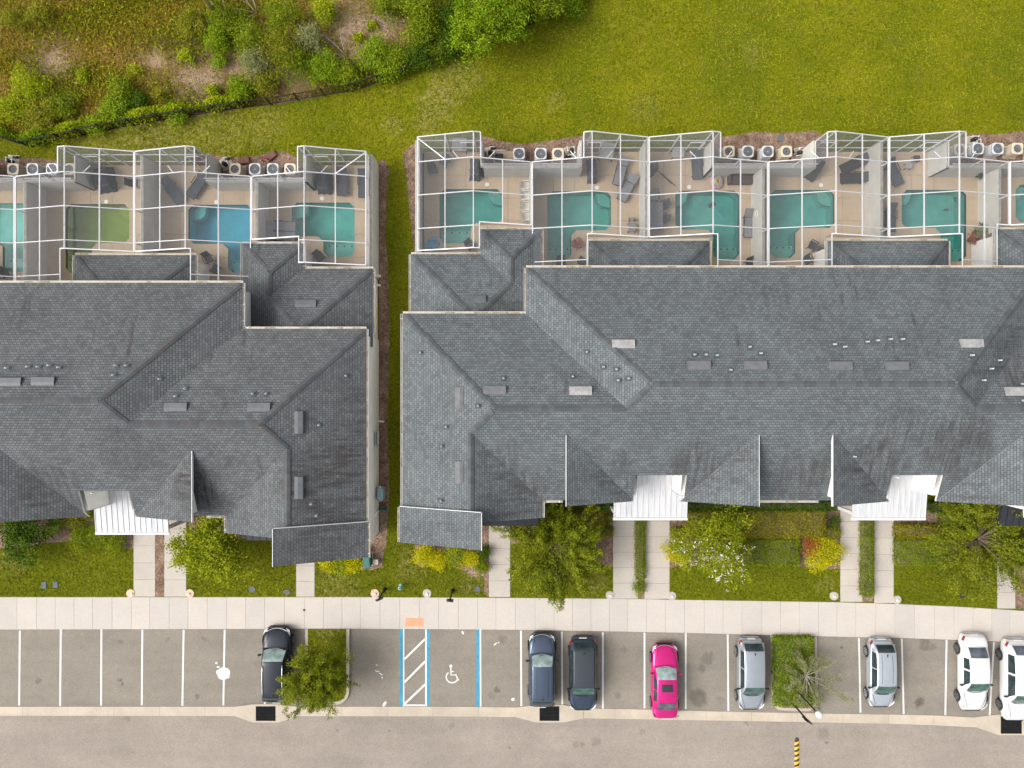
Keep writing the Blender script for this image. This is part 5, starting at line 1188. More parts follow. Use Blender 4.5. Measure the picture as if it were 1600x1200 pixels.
# bench, rings, floats, umbrella, plants
p = P(1160, 279, .4); t = thing('wicker_bench', 'brown wicker bench against the recess wall beside the rainbow ring', 'bench', (p.x, p.y, DZ))
b = MB(); b.rbox((p.x, p.y - .05, DZ + .28), (1.8, .62, .32), .06); b.build('seat', M['wicker_brown'], t); b = MB(); b.rbox((p.x, p.y + .25, DZ + .5), (1.8, .14, .66), .05); b.build('backrest', M['wicker_brown'], t)
for s in (-1, 1): b = MB(); b.rbox((p.x + s * .86, p.y - .05, DZ + .33), (.12, .62, .58), .04); b.build('armrest', M['wicker_brown'], t)
def torus(b, c, R0, r, n=24, k=8, m=0, tilt=None):
    V = []
    for i in range(n):
        a = 2 * math.pi * i / n
        for j in range(k):
            q = 2 * math.pi * j / k; v = Vector(((R0 + r * math.cos(q)) * math.cos(a), (R0 + r * math.cos(q)) * math.sin(a), r * math.sin(q)))
            if tilt: v = tilt @ v
            V.append((c[0] + v.x, c[1] + v.y, c[2] + v.z))
    b.add(V, [(i * k + j, ((i + 1) % n) * k + j, ((i + 1) % n) * k + (j + 1) % k, i * k + (j + 1) % k) for i in range(n) for j in range(k)], m, True)
p = P(1120, 284, .2); t = thing('float_ring', 'rainbow inflatable ring leaning over the patio edge', 'pool float', (p.x, p.y, DZ)); tl = Matrix.Rotation(.35, 3, 'Y')
for rr, r2, mt, nm in ((.40, .10, 'float_pink', 'outer_tube'), (.27, .06, 'float_aqua', 'middle_tube'), (.15, .07, 'float_orange', 'inner_tube')):
    b = MB(); torus(b, (p.x + (.04 if rr < .3 else -.03), p.y, DZ + .24 + (.05 if rr < .3 else 0)), rr, r2, tilt=tl); b.build(nm, M[mt], t)
b = MB(); p = TR(16.04 - .14, 11.05); torus(b, (p[0], p[1], 1.25), .24, .035, tilt=Matrix.Rotation(R(88), 3, 'Y')); tag(b.build('wall_ring', M['plastic_white'], loc=(p[0], p[1], 1.25)), 'white ring hung on the patio wall above the grey lounger', 'ring')
p = P(675, 381, .15); t = thing('pool_float', 'blue moulded float lying at the foot of the end pool', 'pool float', (p.x, p.y, DZ)); b = MB(); n = 20; rings = []
for sc, z in ((1.0, 0.02), (1.04, .09), (.96, .17), (.72, .20), (.6, .11)):
    rings.append([(p.x + sc * (.48 * math.cos(a) * (1 + .12 * math.sin(2 * a)) - .02), p.y + sc * (.34 + .06 * math.cos(a)) * math.sin(a), DZ + z) for a in np.linspace(0, 2 * math.pi, n, endpoint=False)])
for r1, r2 in zip(rings, rings[1:]):
    for k in range(n): b.face([r1[k], r1[(k + 1) % n], r2[(k + 1) % n], r2[k]], sm=True)
b.face(rings[-1], sm=True); b.build('hull', M['float_blue'], t); b = MB(); b.rbox((p.x + .12, p.y + .3, DZ + .22), (.42, .22, .16), .05, .3); b.build('headrest', M['float_blue'], t)
p = P(1021, 262, 1.2); t = thing('patio_umbrella', 'folded black umbrella standing at the wall above the dining table', 'umbrella', (p.x, p.y, DZ)); b = MB(); b.lathe((p.x, p.y, DZ), [(.3, 0), (.3, .06), (.06, .1)], 16); b.build('base', M['furniture_dark'], t)
b = MB(); b.lathe((p.x, p.y, DZ + .1), [(.025, 0), (.025, 2.3)], 8); b.build('pole', M['furniture_dark'], t); b = MB(); b.lathe((p.x, p.y, DZ + .9), [(.34, 0), (.36, .1), (.25, .7), (.06, 1.35)], 12); b.build('canopy', M['furniture_dark'], t)
p = P(1045, 285, .5); b = MB(); pts = [P(1026, 265, .35), P(1036, 274, .28), P(1047, 284, .26), P(1056, 291, .25)]
b.tube(pts, [.015, .05, .045, .012], 6); tag(b.build('pool_pole', M['furniture_dark'], loc=(p.x, p.y, 0)), 'curved black pole lying from the umbrella towards the pool', 'pole')
hose = thing('pool_vacuum', 'pool vacuum head with blue pole lying in the teal pool', 'pool vacuum', P(1113, 320, -.2)); b = MB(); c = P(1112, 320, -.05); b.rbox((c.x, c.y, -.04), (.5, .26, .08), .04, .5); b.build('head', M['furniture_dark'], hose)
b = MB(); b.tube([P(1116, 324, -.02), P(1142, 357, .0)], .018, 6); b.build('pole', M['float_blue'], hose)
for px, py, rz, label in [(1478, 328, .1, 'small dark toy floating in the middle of the pool'), (1492, 312, 1.4, 'small dark toy floating near the pool corner')]:
    p = P(px, py, -.05); b = MB(); b.rbox((p.x, p.y, -.04), (.30, .10, .07), .03, rz); b.rbox((p.x + .1 * math.cos(rz), p.y + .1 * math.sin(rz), -.01), (.08, .2, .06), .02, rz); tag(b.build('pool_toy', M['furniture_dark'], loc=(p.x, p.y, -.05)), label, 'pool toy')
for px, py, label in [(1432, 248, 'dark square stool in the yard corner of the palm cage'), (1420, 259, 'pale low stool beside the dark square stool')]:
    p = P(px, py, .4); t = thing('stool', label, 'stool', (p.x, p.y, DZ)); b = MB(); b.rbox((p.x, p.y, DZ + .4), (.42, .42, .06), .04); b.build('seat', M['furniture_dark' if 'dark square stool in' in label else 'table_grey'], t)
    for sx in (-1, 1):
        for sy in (-1, 1): b = MB(); b.bar((p.x + sx * .16, p.y + sy * .16, DZ), (p.x + sx * .16, p.y + sy * .16, DZ + .37), .035, .035); b.build('leg', M['furniture_dark'], t)

# ------------------------------------------------------------------ street furniture and small utilities
def sign_post(px, py, tx, ty, label, rz):
    p = P(px, py); t = thing('sign_post', label, 'sign post', (p.x, p.y, 0), 'black sign posts by the accessible bays'); h = 2.25
    b = MB(); b.lathe((p.x, p.y, 0), [(.14, 0), (.14, .05), (.09, .10), (.085, .55), (.06, .62), (.052, .70), (.052, h), (.03, h + .06), (.05, h + .1), (.02, h + .16)], 12); b.build('post', M['black_metal'], t)
    ca, sa = math.cos(rz), math.sin(rz); b = MB(); b.box((p.x - .08 * -sa, p.y - .08 * ca, h - .28), (.40, .045, .56), rz); pl = b.build('sign_panel', M['black_metal'], t)
    b = MB(); b.box((p.x, p.y, h - .02), (.46, .08, .05), rz); b.build('bracket', M['black_metal'], t)
    return t
sign_post(601.5, 920.5, 592, 938, 'black sign post left of the pink sidewalk pad', .35); sign_post(707.5, 922.5, 702, 941, 'black sign post right of the pink sidewalk pad', -.12)
p = P(1241, 1102); t = thing('sign_post', 'black sign post leaning over the tip of the hedged island', 'sign post', (p.x, p.y, 0), 'black sign posts by the accessible bays'); b = MB(); b.lathe((p.x, p.y, -.05), [(.10, 0), (.10, .3), (.06, .36), (.055, 2.3), (.02, 2.4)], 12); b.build('post', M['black_metal'], t)
b = MB(); b.box((p.x + .03, p.y - .06, 2.05), (.5, .05, .62), -.5); b.build('sign_panel', M['black_metal'], t); b = MB(); b.box((p.x + .02, p.y - .10, 1.95), (.34, .03, .4), -.5); b.build('sign_face', M['trim_white'], t)
p = P(1242, 1076); t = thing('street_lamp', 'slim black lamp post with a frosted globe in the hedged island', 'street lamp', (p.x, p.y, 0)); h = 3.45
b = MB(); b.lathe((p.x, p.y, -.05), [(.14, 0), (.14, .1), (.07, .3), (.05, .8), (.042, h), (.11, h + .05), (.12, h + .12)], 12); b.build('post', M['black_metal'], t)
b = MB(); b.lathe((p.x, p.y, h + .10), [(.11, 0), (.20, .12), (.22, .26), (.17, .40), (.06, .47)], 16); b.build('globe', M['lamp_frost'], t)
for px, py, dx, label in [(204.5, 927, .10, 'round concrete collar at the corner of the leftmost front walk'), (297, 927, -.06, 'round concrete collar right of the double front walk of the left row'), (586, 927, 0, 'pinkish round concrete collar beside the sign post'), (667.5, 927, 0, 'pale round concrete collar between the two sign posts'), (953, 930, .02, 'round concrete collar at the front walk below the wispy tree'), (1050, 931, 0, 'round concrete collar left of the white blossoming tree lawn'), (1303, 931, 0, 'round concrete collar at the lower right corner of the blossoming tree lawn'), (1401.5, 937, .03, 'round concrete collar beside the rightmost double walk')]:
    p = P(px, py); t = thing('concrete_collar', label, 'concrete collar', (p.x, p.y, 0), 'round concrete collars along the sidewalk'); b = MB(); b.lathe((p.x, p.y, -.05), [(.29, 0), (.29, .085), (.27, .105)], 24); b.build('collar', M['collar_concrete' if px < 620 else 'walkway'], t)
    b = MB(); b.lathe((p.x + dx, p.y - .03, .05), [(.085, 0), (.085, .07), (.06, .09)], 14); b.build('cap', M['plastic_white'], t)
for px, py, rx, ry, label in [(69, 914, .17, .22, 'left one of two grey rectangular meter lids in the lawn'), (87, 913.5, .17, .20, 'right one of two grey rectangular meter lids in the lawn')]:
    p = P(px, py); b = MB(); b.rbox((p.x, p.y, .02), (rx * 2, ry * 2, .07), .03); tag(b.build('meter_cover', M['lid_grey'], loc=(p.x, p.y, 0)), label, 'meter cover')
for px, py, rx, ry, mt, label in [(394, 921, .22, .20, 'lid_grey', 'round grey valve lid below the bushy tree'), (448.5, 925, .25, .16, 'lid_grey', 'oval grey valve lid left of the narrow walk'), (746, 920, .20, .19, 'lid_grey', 'grey valve lid in the mulch beside a front walk'), (1503, 931, .20, .16, 'pump_black', 'black valve lid in the lawn near the right edge'), (475.5, 953, .09, .09, 'iron_dark', 'small round iron cap set in the sidewalk')]:
    p = P(px, py); b = MB(); n = 20; b.prism([(p.x + rx * math.cos(a), p.y + ry * math.sin(a)) for a in np.linspace(0, 2 * math.pi, n, endpoint=False)], -.02, .045 if mt != 'iron_dark' else .026); tag(b.build('valve_cover', M[mt], loc=(p.x, p.y, 0)), label, 'valve cover')
p = P(625.5, 917.5, .3); t = thing('utility_standpipe', 'small pale green standpipe in the grass between the sign posts', 'standpipe', (p.x, p.y, 0))
b = MB(); b.lathe((p.x, p.y, 0), [(.16, 0), (.16, .06), (.10, .1), (.10, .5), (.14, .52), (.12, .6), (.05, .66)], 14); b.build('barrel', M['hydrant_green'], t); b = MB(); b.tube([(p.x, p.y, .4), (p.x + .09, p.y + .26, .4)], .075, 10); b.build('outlet', M['hydrant_green'], t); b = MB(); b.lathe((p.x, p.y, .655), [(.05, 0), (.04, .04)], 8); b.build('cap', M['iron_dark'], t)
p = P(574, 876, .5); t = thing('utility_box', 'green utility pedestal at the corner of the left row', 'utility box', (p.x, p.y, 0)); b = MB(); b.rbox((p.x, p.y, .42), (.46, .82, .84), .06, .06); b.build('cabinet', M['box_green'], t); b = MB(); b.rbox((p.x, p.y, .03), (.6, .95, .08), .04, .06); b.build('base_pad', M['kerb_concrete'], t)
p = P(587, 878, .3); t = thing('utility_box', 'small tan box beside the green pedestal', 'utility box', (p.x, p.y, 0)); b = MB(); b.rbox((p.x, p.y, .2), (.36, .32, .4), .03); b.build('cabinet', M['box_tan'], t); b = MB(); b.rbox((p.x + .24, p.y + .05, .1), (.14, .2, .2), .03); b.build('conduit', M['lid_grey'], t)
wx = TL(-6.19, 0)[0]
p = P(601, 772, 1.3); t = thing('meter_box', 'blue-grey meter box with white pipes on the side wall of the left row', 'meter box', (p.x, p.y, 0)); b = MB(); b.rbox(((wx + p.x) / 2 + .06, p.y, 1.2), (.34, .82, .8), .03); b.build('cabinet', M['box_teal'], t)
for s in (-.36, .38): b = MB(); b.tube([(wx + .06, p.y + s, 0), (wx + .06, p.y + s, .9), (wx + .34, p.y + s * 1.2, 1.3)], .05, 8); b.build('pipe', M['pipe_white'], t)
p = P(602, 797, .2); t = thing('downspout', 'green drain boot with a white elbow at the side wall', 'downspout', (p.x, p.y, 0)); b = MB(); b.tube([(wx + .06, p.y, .35), (wx + .55, p.y, .12)], .11, 10); b.build('boot', M['box_green'], t); b = MB(); b.tube([(wx + .05, p.y, 2.0), (wx + .05, p.y, .4), (wx + .2, p.y, .28)], .055, 8); b.build('elbow', M['pipe_white'], t)
p = P(600, 658, .5); b = MB(); b.tube([(wx + .03, p.y, .55), (wx + .45, p.y - .04, .50)], .06, 8); tag(b.build('wall_pipe', M['pipe_white'], loc=(p.x, p.y, .5)), 'white pipe stub sticking out of the side wall', 'pipe')
for px, py, label in [(594, 431, 'upper white elbow on the rear side wall of the left row'), (594, 445.5, 'lower white elbow on the rear side wall of the left row')]:
    p = P(px, py, 1.6); b = MB(); b.tube([(wx + .02, p.y, 1.6), (wx + .3, p.y, 1.6), (wx + .34, p.y, 1.45)], .075, 8); tag(b.build('wall_elbow', M['pipe_white'], loc=(p.x, p.y, 1.6)), label, 'pipe')
for px, py, rz, label in [(135, 17, .4, 'white scrap of litter in the upper scrub'), (121, 62, 1.1, 'white scrap of litter in the middle of the scrub'), (118, 131, 2, 'white scrap of litter nearest the dry patch'), (24, 190, .2, 'white scrap of litter near the fence corner')]:
    p = P(px, py, .1); b = MB(); c = [(p.x + random.uniform(-.12, .12), p.y + random.uniform(-.12, .12), .06 + random.uniform(0, .16)) for _ in range(7)]
    for k in range(5): b.face([c[k], c[k + 1], c[k + 2]]); b.face([c[0], c[k + 1], c[6]])
    tag(b.build('litter_scrap', M['litter_white'], loc=(p.x, p.y, 0)), label, 'litter')

# ------------------------------------------------------------------ cars
def car(label, cx, cy, north, L_, W_, H_, paint, glass, style, opts=()):
    """local frame: nose towards +y, wheels on the asphalt"""
    t = thing('parked_car', label, 'car', (0, 0, 0), 'cars parked in the bays'); hw = W_ / 2; pm = M[paint]
    S = {'suv': dict(a0=.250, a1=.390, a2=.86, a3=.965, hood=.98, belt=1.06, tail=1.06, nose=.66, wr=.72), 'sedan': dict(a0=.275, a1=.425, a2=.73, a3=.87, hood=.86, belt=.92, tail=.98, nose=.58, wr=.70), 'hatch': dict(a0=.225, a1=.385, a2=.85, a3=.95, hood=.90, belt=.98, tail=.98, nose=.60, wr=.72), 'wagon': dict(a0=.235, a1=.39, a2=.87, a3=.965, hood=.92, belt=1.0, tail=1.0, nose=.62, wr=.73)}[style]
    def yv(u): return L_ / 2 - u * L_
    st = [(0, .60, S['nose'] - .12), (.012, .72, S['nose']), (.045, .86, S['nose'] + .10), (.11, .94, S['hood'] - .08), (.20, .975, S['hood'] - .02), (S['a0'] + .02, .99, S['hood'] + .03), (.45, 1.0, S['belt']), (.62, 1.0, S['belt'] + .01), (.78, .995, S['belt'] + .01), (.90, .955, S['tail']), (.955, .89, S['tail'] - .04), (.988, .80, S['tail'] - .14), (1, .70, S['tail'] - .30)]
    b = MB(); n = 15; i0 = 0; V, F = [], []
    for u, wf, zt in st:
        w = hw * wf; half = [(0, zt + .02), (w * .45, zt + .012), (w * .80, zt - .02), (w * .95, zt - .09), (w, zt * .60 + .06), (w * .985, .40), (w * .93, .24), (w * .5, .19)]
        pts = half + [(-x, z) for x, z in half[:0:-1]]
        V += [(x, yv(u), z) for x, z in pts]
    n = 15
    for k in range(len(st) - 1):
        for j in range(n): q = (j + 1) % n; F.append((k * n + j, k * n + q, (k + 1) * n + q, (k + 1) * n + j))
    F.append(tuple(range(n))); F.append(tuple(range((len(st) - 1) * n + n - 1, (len(st) - 1) * n - 1, -1)))
    b.add(V, F, 0, True); b.build('body', pm, t, mods='sub')
    # cabin
    a0, a1, a2, a3 = S['a0'], S['a1'], S['a2'], S['a3']; zr = H_; wr = hw * S['wr']
    def zroof(u):
        if u < a0: return S['hood']
        if u < a1: k = (u - a0) / (a1 - a0); return S['hood'] + .01 + (zr - .035 - S['hood']) * (1 - (1 - k) ** 1.45)
        if u < a2: k = (u - a1) / (a2 - a1); return zr - .035 + .035 * math.sin(math.pi * min(1, k * 1.1)) - .05 * max(0, k - .6) / .4
        k = min(1, (u - a2) / (a3 - a2)); return (zr - .085) + (S['tail'] - .01 - zr + .085) * (k ** 1.35)
    def wroof(u):
        k = min(1, max(0, (u - a0) / (a1 - a0))); k2 = min(1, max(0, (u - a2) / (a3 - a2)))
        return hw * .82 * (1 - k) + wr * k - (wr - hw * .66 if False else wr * .03) * k2
    def wbelt(u): return hw * (.90 - .05 * max(0, (u - a2)) / max(.01, 1 - a2) - .04 * max(0, (a1 - u)) / .2)
    def surf(u, q):                                   # q 0..1 from belt up the side to the roof edge, 1..2 across to the centre line
        zb = S['belt'] - .03; zt = zroof(u); w1 = wroof(u); w0 = wbelt(u); zt_e = max(zb, zt - .045)
        if q <= 1: k = q; return Vector((w0 + (min(w0, w1) - w0) * (k ** 1.25), yv(u), zb + (zt_e - zb) * k))
        k = q - 1; return Vector((min(w0, w1) * (1 - k), yv(u), zt_e + (zt - zt_e + .012) * math.sin(k * math.pi / 2) ** .8))
    us = [a0, a0 + (a1 - a0) * .25, a0 + (a1 - a0) * .5, a0 + (a1 - a0) * .75, a1, a1 + .06, (a1 + a2) / 2, a2 - .06, a2, a2 + (a3 - a2) * .35, a2 + (a3 - a2) * .7, a3]; qs = [0, .3, .65, 1, 1.12, 1.4, 1.7, 2.0]
    b = MB(); V, F = [], []
    for u in us:
        h = [surf(u, q) for q in qs]; V += [tuple(p) for p in h] + [(-p.x, p.y, p.z) for p in h[-2::-1]]
    n = 2 * len(qs) - 1
    for k in range(len(us) - 1):
        for j in range(n - 1): F.append((k * n + j, k * n + j + 1, (k + 1) * n + j + 1, (k + 1) * n + j))
    b.add(V, F, 0, True); b.build('cabin', M['roof_dust'] if 'dusty' in opts else pm, t)
    def panel(name, u0, u1, q0, q1, mat, mirror=None, off=.012, nu=6, nq=6, trim=None):
        b = MB(); G = {}
        for i in range(nu + 1):
            for j in range(nq + 1):
                u = u0 + (u1 - u0) * i / nu; q = q0 + (q1 - q0) * j / nq
                if trim: u = trim(u, j / nq)
                sx = 1
                if q > 2: q = 4 - q; sx = -1
                p = surf(u, q); du = surf(u + .004, q) - surf(u - .004, q); dq = surf(u, min(2, q + .02)) - surf(u, max(0, q - .02)); nn = du.cross(dq); nn = nn.normalized() if nn.length > 1e-9 else Vector((0, 0, 1))
                if nn.z < -.05 or (abs(nn.z) <= .05 and nn.x < 0): nn = -nn
                p = p + nn * off; G[i, j] = (p.x * sx * (mirror or 1), p.y, p.z)
        for i in range(nu):
            for j in range(nq): b.face([G[i, j], G[i + 1, j], G[i + 1, j + 1], G[i, j + 1]], sm=True)
        return b.build(name, mat, t)
    g_ = M[glass]; e1 = (a1 - a0)
    panel('windshield', a0 + .02 * e1, a1 - .06 * e1, 1.07, 2.93, g_, nq=12, trim=lambda u, j: u + .16 * e1 * (abs(2 * j - 1) ** 2) * (1 - (u - a0) / e1) * .9)
    panel('rear_window', a2 + (a3 - a2) * .08, a3 - (a3 - a2) * .10, 1.10, 2.90, M['glass_smoke' if paint in ('paint_white', 'paint_pink') else 'glass_dark'], nq=12)
    for s in (1, -1):
        mid = a1 + (a2 - a1) * .50
        panel('side_window', a0 + e1 * .55, mid - .012, .12, .93, M['glass_dark'], s, trim=lambda u, j: u + (.42 * e1 * j if u < mid - .05 else 0)); panel('side_window', mid + .012, a2 - .005, .12, .93, M['glass_dark'], s)
        # mirrors, lamps, wheels
        b = MB(); ym = yv(a0 + e1 * .62); b.rbox((s * (hw + .07), ym, S['belt'] + .06), (.20, .11, .13), .04); mo = b.build('mirror', M['pump_black'] if 'blackmirror' in opts else pm, t); b = MB(); b.bar((s * (hw - .1), ym, S['belt']), (s * (hw + .02), ym, S['belt'] + .04), .07, .04); b.build('mirror_arm', M['seam'], mo)
        b = MB(); V = []
        for u, w, z in [(.010, .60, S['nose'] + .015), (.075, .875, S['hood'] - .10), (.10, .935, S['hood'] - .13), (.035, .85, S['nose'] + .03)]: V.append((s * hw * w, yv(u), z + .02))
        b.face(V); b.face([(x, y, z - .05) for x, y, z in V]); 
        for k in range(4): j = (k + 1) % 4; b.face([V[k], V[j], (V[j][0], V[j][1], V[j][2] - .05), (V[k][0], V[k][1], V[k][2] - .05)])
        b.build('headlight', M['lamp_clear'], t)
        b = MB(); V = [(s * hw * w, yv(u), z) for u, w, z in [(.935, .945, S['tail'] - .02), (.985, .78, S['tail'] - .10), (.992, .79, S['tail'] - .22), (.945, .965, S['tail'] - .2)]]; V = [(x + s * .015, y - .012, z + .01) for x, y, z in V]; b.face(V); b.face([(x - s * .04, y + .03, z - .02) for x, y, z in V[::-1]]); b.build('taillight', M['lamp_red'], t)
        for u in (.185, .80):
            y = yv(u); r = .335; b = MB(); i = len(b.v)
            prof = [(.05, .0), (r * .93, 0), (r, .04), (r, .19), (r * .93, .225), (.05, .225)]; n = 20; V, F = [], []
            for rr, xx in prof:
                for k in range(n): a = 2 * math.pi * k / n; V.append((s * (hw - .205 + xx), y + rr * math.cos(a), r + rr * math.sin(a)))
            for q in range(len(prof) - 1):
                for k in range(n): F.append((q * n + k, q * n + (k + 1) % n, (q + 1) * n + (k + 1) % n, (q + 1) * n + k))
            b.add(V, F, 0, True); wh = b.build('wheel', M['tyre'], t)
            b = MB(); xo = s * (hw + .024)
            for k in range(5):
                a = 2 * math.pi * k / 5; c_, s_ = math.cos(a), math.sin(a); b.face([(xo, y + .03 * c_ - .03 * s_, r + .03 * s_ + .03 * c_), (xo, y + .215 * c_ - .05 * s_, r + .215 * s_ + .05 * c_), (xo, y + .215 * c_ + .05 * s_, r + .215 * s_ - .05 * c_), (xo, y + .03 * c_ + .03 * s_, r + .03 * s_ - .03 * c_)])
            V = []
            for rr in (.195, .235): V += [(xo + s * .002, y + rr * math.cos(2 * math.pi * k / n), r + rr * math.sin(2 * math.pi * k / n)) for k in range(n)]
            b.add(V, [(k, (k + 1) % n, n + (k + 1) % n, n + k) for k in range(n)]); b.build('rim', M['alloy'] if 'darkrim' not in opts else M['ac_fin'], wh)
            b = MB(); V = []                               # arch lip
            for rr, xx in ((r + .012, .006), (r + .075, .012)): V += [(s * (hw + xx), y + rr * math.cos(a), r + rr * math.sin(a)) for a in np.linspace(R(-8), R(188), 15)]
            b.add(V, [(k, k + 1, 15 + k + 1, 15 + k) for k in range(14)]); b.build('wheel_arch', M['seam'], t)
    b = MB(); zz = S['nose']; b.box((0, yv(.004) + .0, zz - .10), (hw * .95, .05, .16)); b.build('grille', M['grille_black'], t)
    b = MB(); b.box((0, yv(.002) + .02, .42), (hw * 1.15, .06, .10)); b.build('bumper_slot', M['grille_black'], t)
    # shut lines of the bonnet and tailgate, cowl under the windshield
    def line(pts, name='shut_line', w=.014): b = MB(); b.tube(pts, w, 4); return b.build(name, M['seam'], t)
    for s in (1, -1): line([(s * hw * .50, yv(.05), S['nose'] + .135), (s * hw * .62, yv(.12), S['hood'] - .045), (s * hw * .76, yv(.20), S['hood'] - .015), (s * hw * .83, yv(a0 + .01), S['hood'] + .0)], w=.011)
    line([(hw * f * .80, yv(a0 - .012 + .028 * abs(f) ** 2), S['hood'] + .022 - .025 * f * f) for f in np.linspace(-1, 1, 9)], 'cowl', .026)
    for f in (-.35, .25):                            # wipers resting on the glass
        b = MB(); b.tube([surf(a0 + e1 * .05, 1.5) * 0 + Vector((hw * f, yv(a0 + e1 * .03), zroof(a0 + e1 * .03) + .03)), Vector((hw * (f + .42), yv(a0 + e1 * .12), zroof(a0 + e1 * .12) + .03))], .012, 4); b.build('wiper', M['seam'], t)
    b = MB(); b.box((0, yv(1) - .005, S['tail'] - .28), (.5, .03, .13)); b.build('plate', M['plastic_white'], t)
    if 'rails' in opts:
        for s in (1, -1): b = MB(); b.tube([(s * (wroof(u) - .05), yv(u), zroof(u) + .02) for u in np.linspace(a1 + .04, a2 - .01, 8)], .026, 6); b.build('roof_rail', M['chrome'], t)
    if 'sunroof' in opts: panel('sunroof', a1 + .055, a1 + .155, 1.42, 2.58, M['glass_roof'], off=.016)
    if 'fin' in opts: b = MB(); yf = yv(a2 - .035); zf_ = zroof(a2 - .035); b.prism([(-.03, yf - .1), (.03, yf - .1), (.012, yf + .1), (-.012, yf + .1)], zf_ - .01, [zf_ + .10, zf_ + .10, zf_ + .02, zf_ + .02]); b.build('antenna_fin', M['pump_black'], t)
    if 'grooves' in opts:
        for f in (-.55, .55): line([(f * wr, yv(u), zroof(u) - .045 + .057 * math.sin((1 - abs(f)) * math.pi / 2) ** .8 + .006) for u in np.linspace(a1 + .03, a2 - .02, 8)], 'roof_groove', .008)
    if 'chrome' in opts: b = MB(); b.tube([(hw * f * .78, yv(.012 + .05 * f * f) + .02, S['nose'] + .03 + .05 * f * f) for f in np.linspace(-1, 1, 11)], .022, 6); b.build('chrome_strip', M['chrome'], t)
    put(t, (cx, cy, ASP), 0 if north else math.pi); return t
def car_y(y0, y1): return (P(0, y0, .5).y + P(0, y1, .5).y) / 2, (P(0, y0, .5).y - P(0, y1, .5).y)
for label, cx, y0, y1, north, W_, H_, paint, glass, style, opts in [
    ('black car with bright roof rails beside the tree island', -15.50, 980, 1096, True, 1.93, 1.72, 'paint_black', 'glass_teal', 'suv', ('rails', 'fin', 'chrome')),
    ('slate grey car with its nose to the sidewalk', 1.98, 990, 1103, True, 1.84, 1.62, 'paint_slate', 'glass_teal', 'suv', ('fin', 'chrome', 'grooves', 'blackmirror')),
    ('dark blue car backed in right of the slate grey car', 4.68, 996, 1110, False, 1.86, 1.55, 'paint_navy', 'glass_green', 'wagon', ('dusty', 'fin', 'blackmirror')),
    ('bright pink car with a sunroof', 10.10, 1007, 1121.5, True, 1.80, 1.44, 'paint_pink', 'glass_teal', 'sedan', ('sunroof', 'chrome')),
    ('silver car parked against the hedged island', 15.78, 997, 1109, False, 1.80, 1.56, 'paint_silver', 'glass_green', 'wagon', ('fin', 'blackmirror')),
    ('pale silver hatchback beyond the hedged island', 24.38, 998, 1105, False, 1.74, 1.52, 'paint_ice', 'glass_green', 'hatch', ('grooves', 'fin', 'blackmirror')),
    ('white sedan with a smoked rear window', 30.48, 991, 1111, False, 1.84, 1.45, 'paint_white', 'glass_green', 'sedan', ('darkrim', 'blackmirror')),
    ('white car cut off by the right edge', 33.32, 999, 1126, False, 1.92, 1.68, 'paint_white', 'glass_green', 'suv', ('darkrim', 'blackmirror'))]:
    cy, ln = car_y(y0, y1); car(label, cx, cy, north, ln, W_, H_, paint, glass, style, opts)
# ------------------------------------------------------------------ vegetation
def leaf_cloud(name, pts, size, mat, parent, tilt=.6, rnd=None, aspect=.5, jit=.35, yaw=None):
    """one mesh of many small leaf-shaped faces; size = leaf length in metres"""
    pts = np.asarray(pts, dtype=np.float64); n = len(pts); o = np.array(ORG[parent.name])
    yaw = rng.uniform(0, 2 * np.pi, n) if yaw is None else yaw; ti = rng.normal(0, tilt, n); ro = rng.normal(0, tilt * .7, n)
    sz = np.asarray(size) * rng.uniform(1 - jit, 1 + jit, n)
    d = np.stack([np.cos(yaw) * np.cos(ti), np.sin(yaw) * np.cos(ti), np.sin(ti)], 1); s = np.stack([-np.sin(yaw) * np.cos(ro), np.cos(yaw) * np.cos(ro), np.sin(ro)], 1)
    a = (sz * .5)[:, None]; w = (sz * .5 * aspect)[:, None]; p = pts - o
    V = np.stack([p - d * a, p - d * a * .1 + s * w, p + d * a, p - d * a * .1 - s * w], 1).reshape(-1, 3)
    me = bpy.data.meshes.new(name); me.vertices.add(4 * n); me.vertices.foreach_set('co', V.ravel()); me.loops.add(4 * n); me.loops.foreach_set('vertex_index', np.arange(4 * n, dtype=np.int32))
    me.polygons.add(n); me.polygons.foreach_set('loop_start', np.arange(0, 4 * n, 4, dtype=np.int32)); me.polygons.foreach_set('loop_total', np.full(n, 4, dtype=np.int32))
    me.materials.append(mat); me.update(calc_edges=True)
    at = me.attributes.new('rnd', 'FLOAT', 'FACE'); r = rng.uniform(0, 1, n) if rnd is None else np.clip(rnd, 0, 1); at.data.foreach_set('value', np.asarray(r, dtype=np.float32))
    return mesh_obj(name, me, parent)
def clumps(centers, n_each, rad, spread=(1, 1, .75)):
    c = np.repeat(np.asarray(centers), n_each, axis=0); off = rng.normal(0, 1, c.shape) * np.asarray(spread) * rad * .5
    rc = np.repeat(rng.uniform(0, 1, len(centers)), n_each); up = np.clip(off[:, 2] / (rad * .5) * .12, -.3, .3)  # upper leaves of a clump get lighter tones: light put into the colour
    return c + off, np.clip(.40 * rc + .6 * rng.uniform(0, 1, len(c)) + up, 0, 1)
def limb(b, p, d, ln, r, n=5, droop=0.0, wob=.18):
    pts = [Vector(p)]; d = Vector(d).normalized()
    for k in range(n):
        d = (d + Vector((random.uniform(-wob, wob), random.uniform(-wob, wob), random.uniform(-wob, wob) * .6 - droop))).normalized(); pts.append(pts[-1] + d * ln / n)
    b.tube(pts, [r * (1 - .8 * k / n) for k in range(n + 1)], 5); return pts

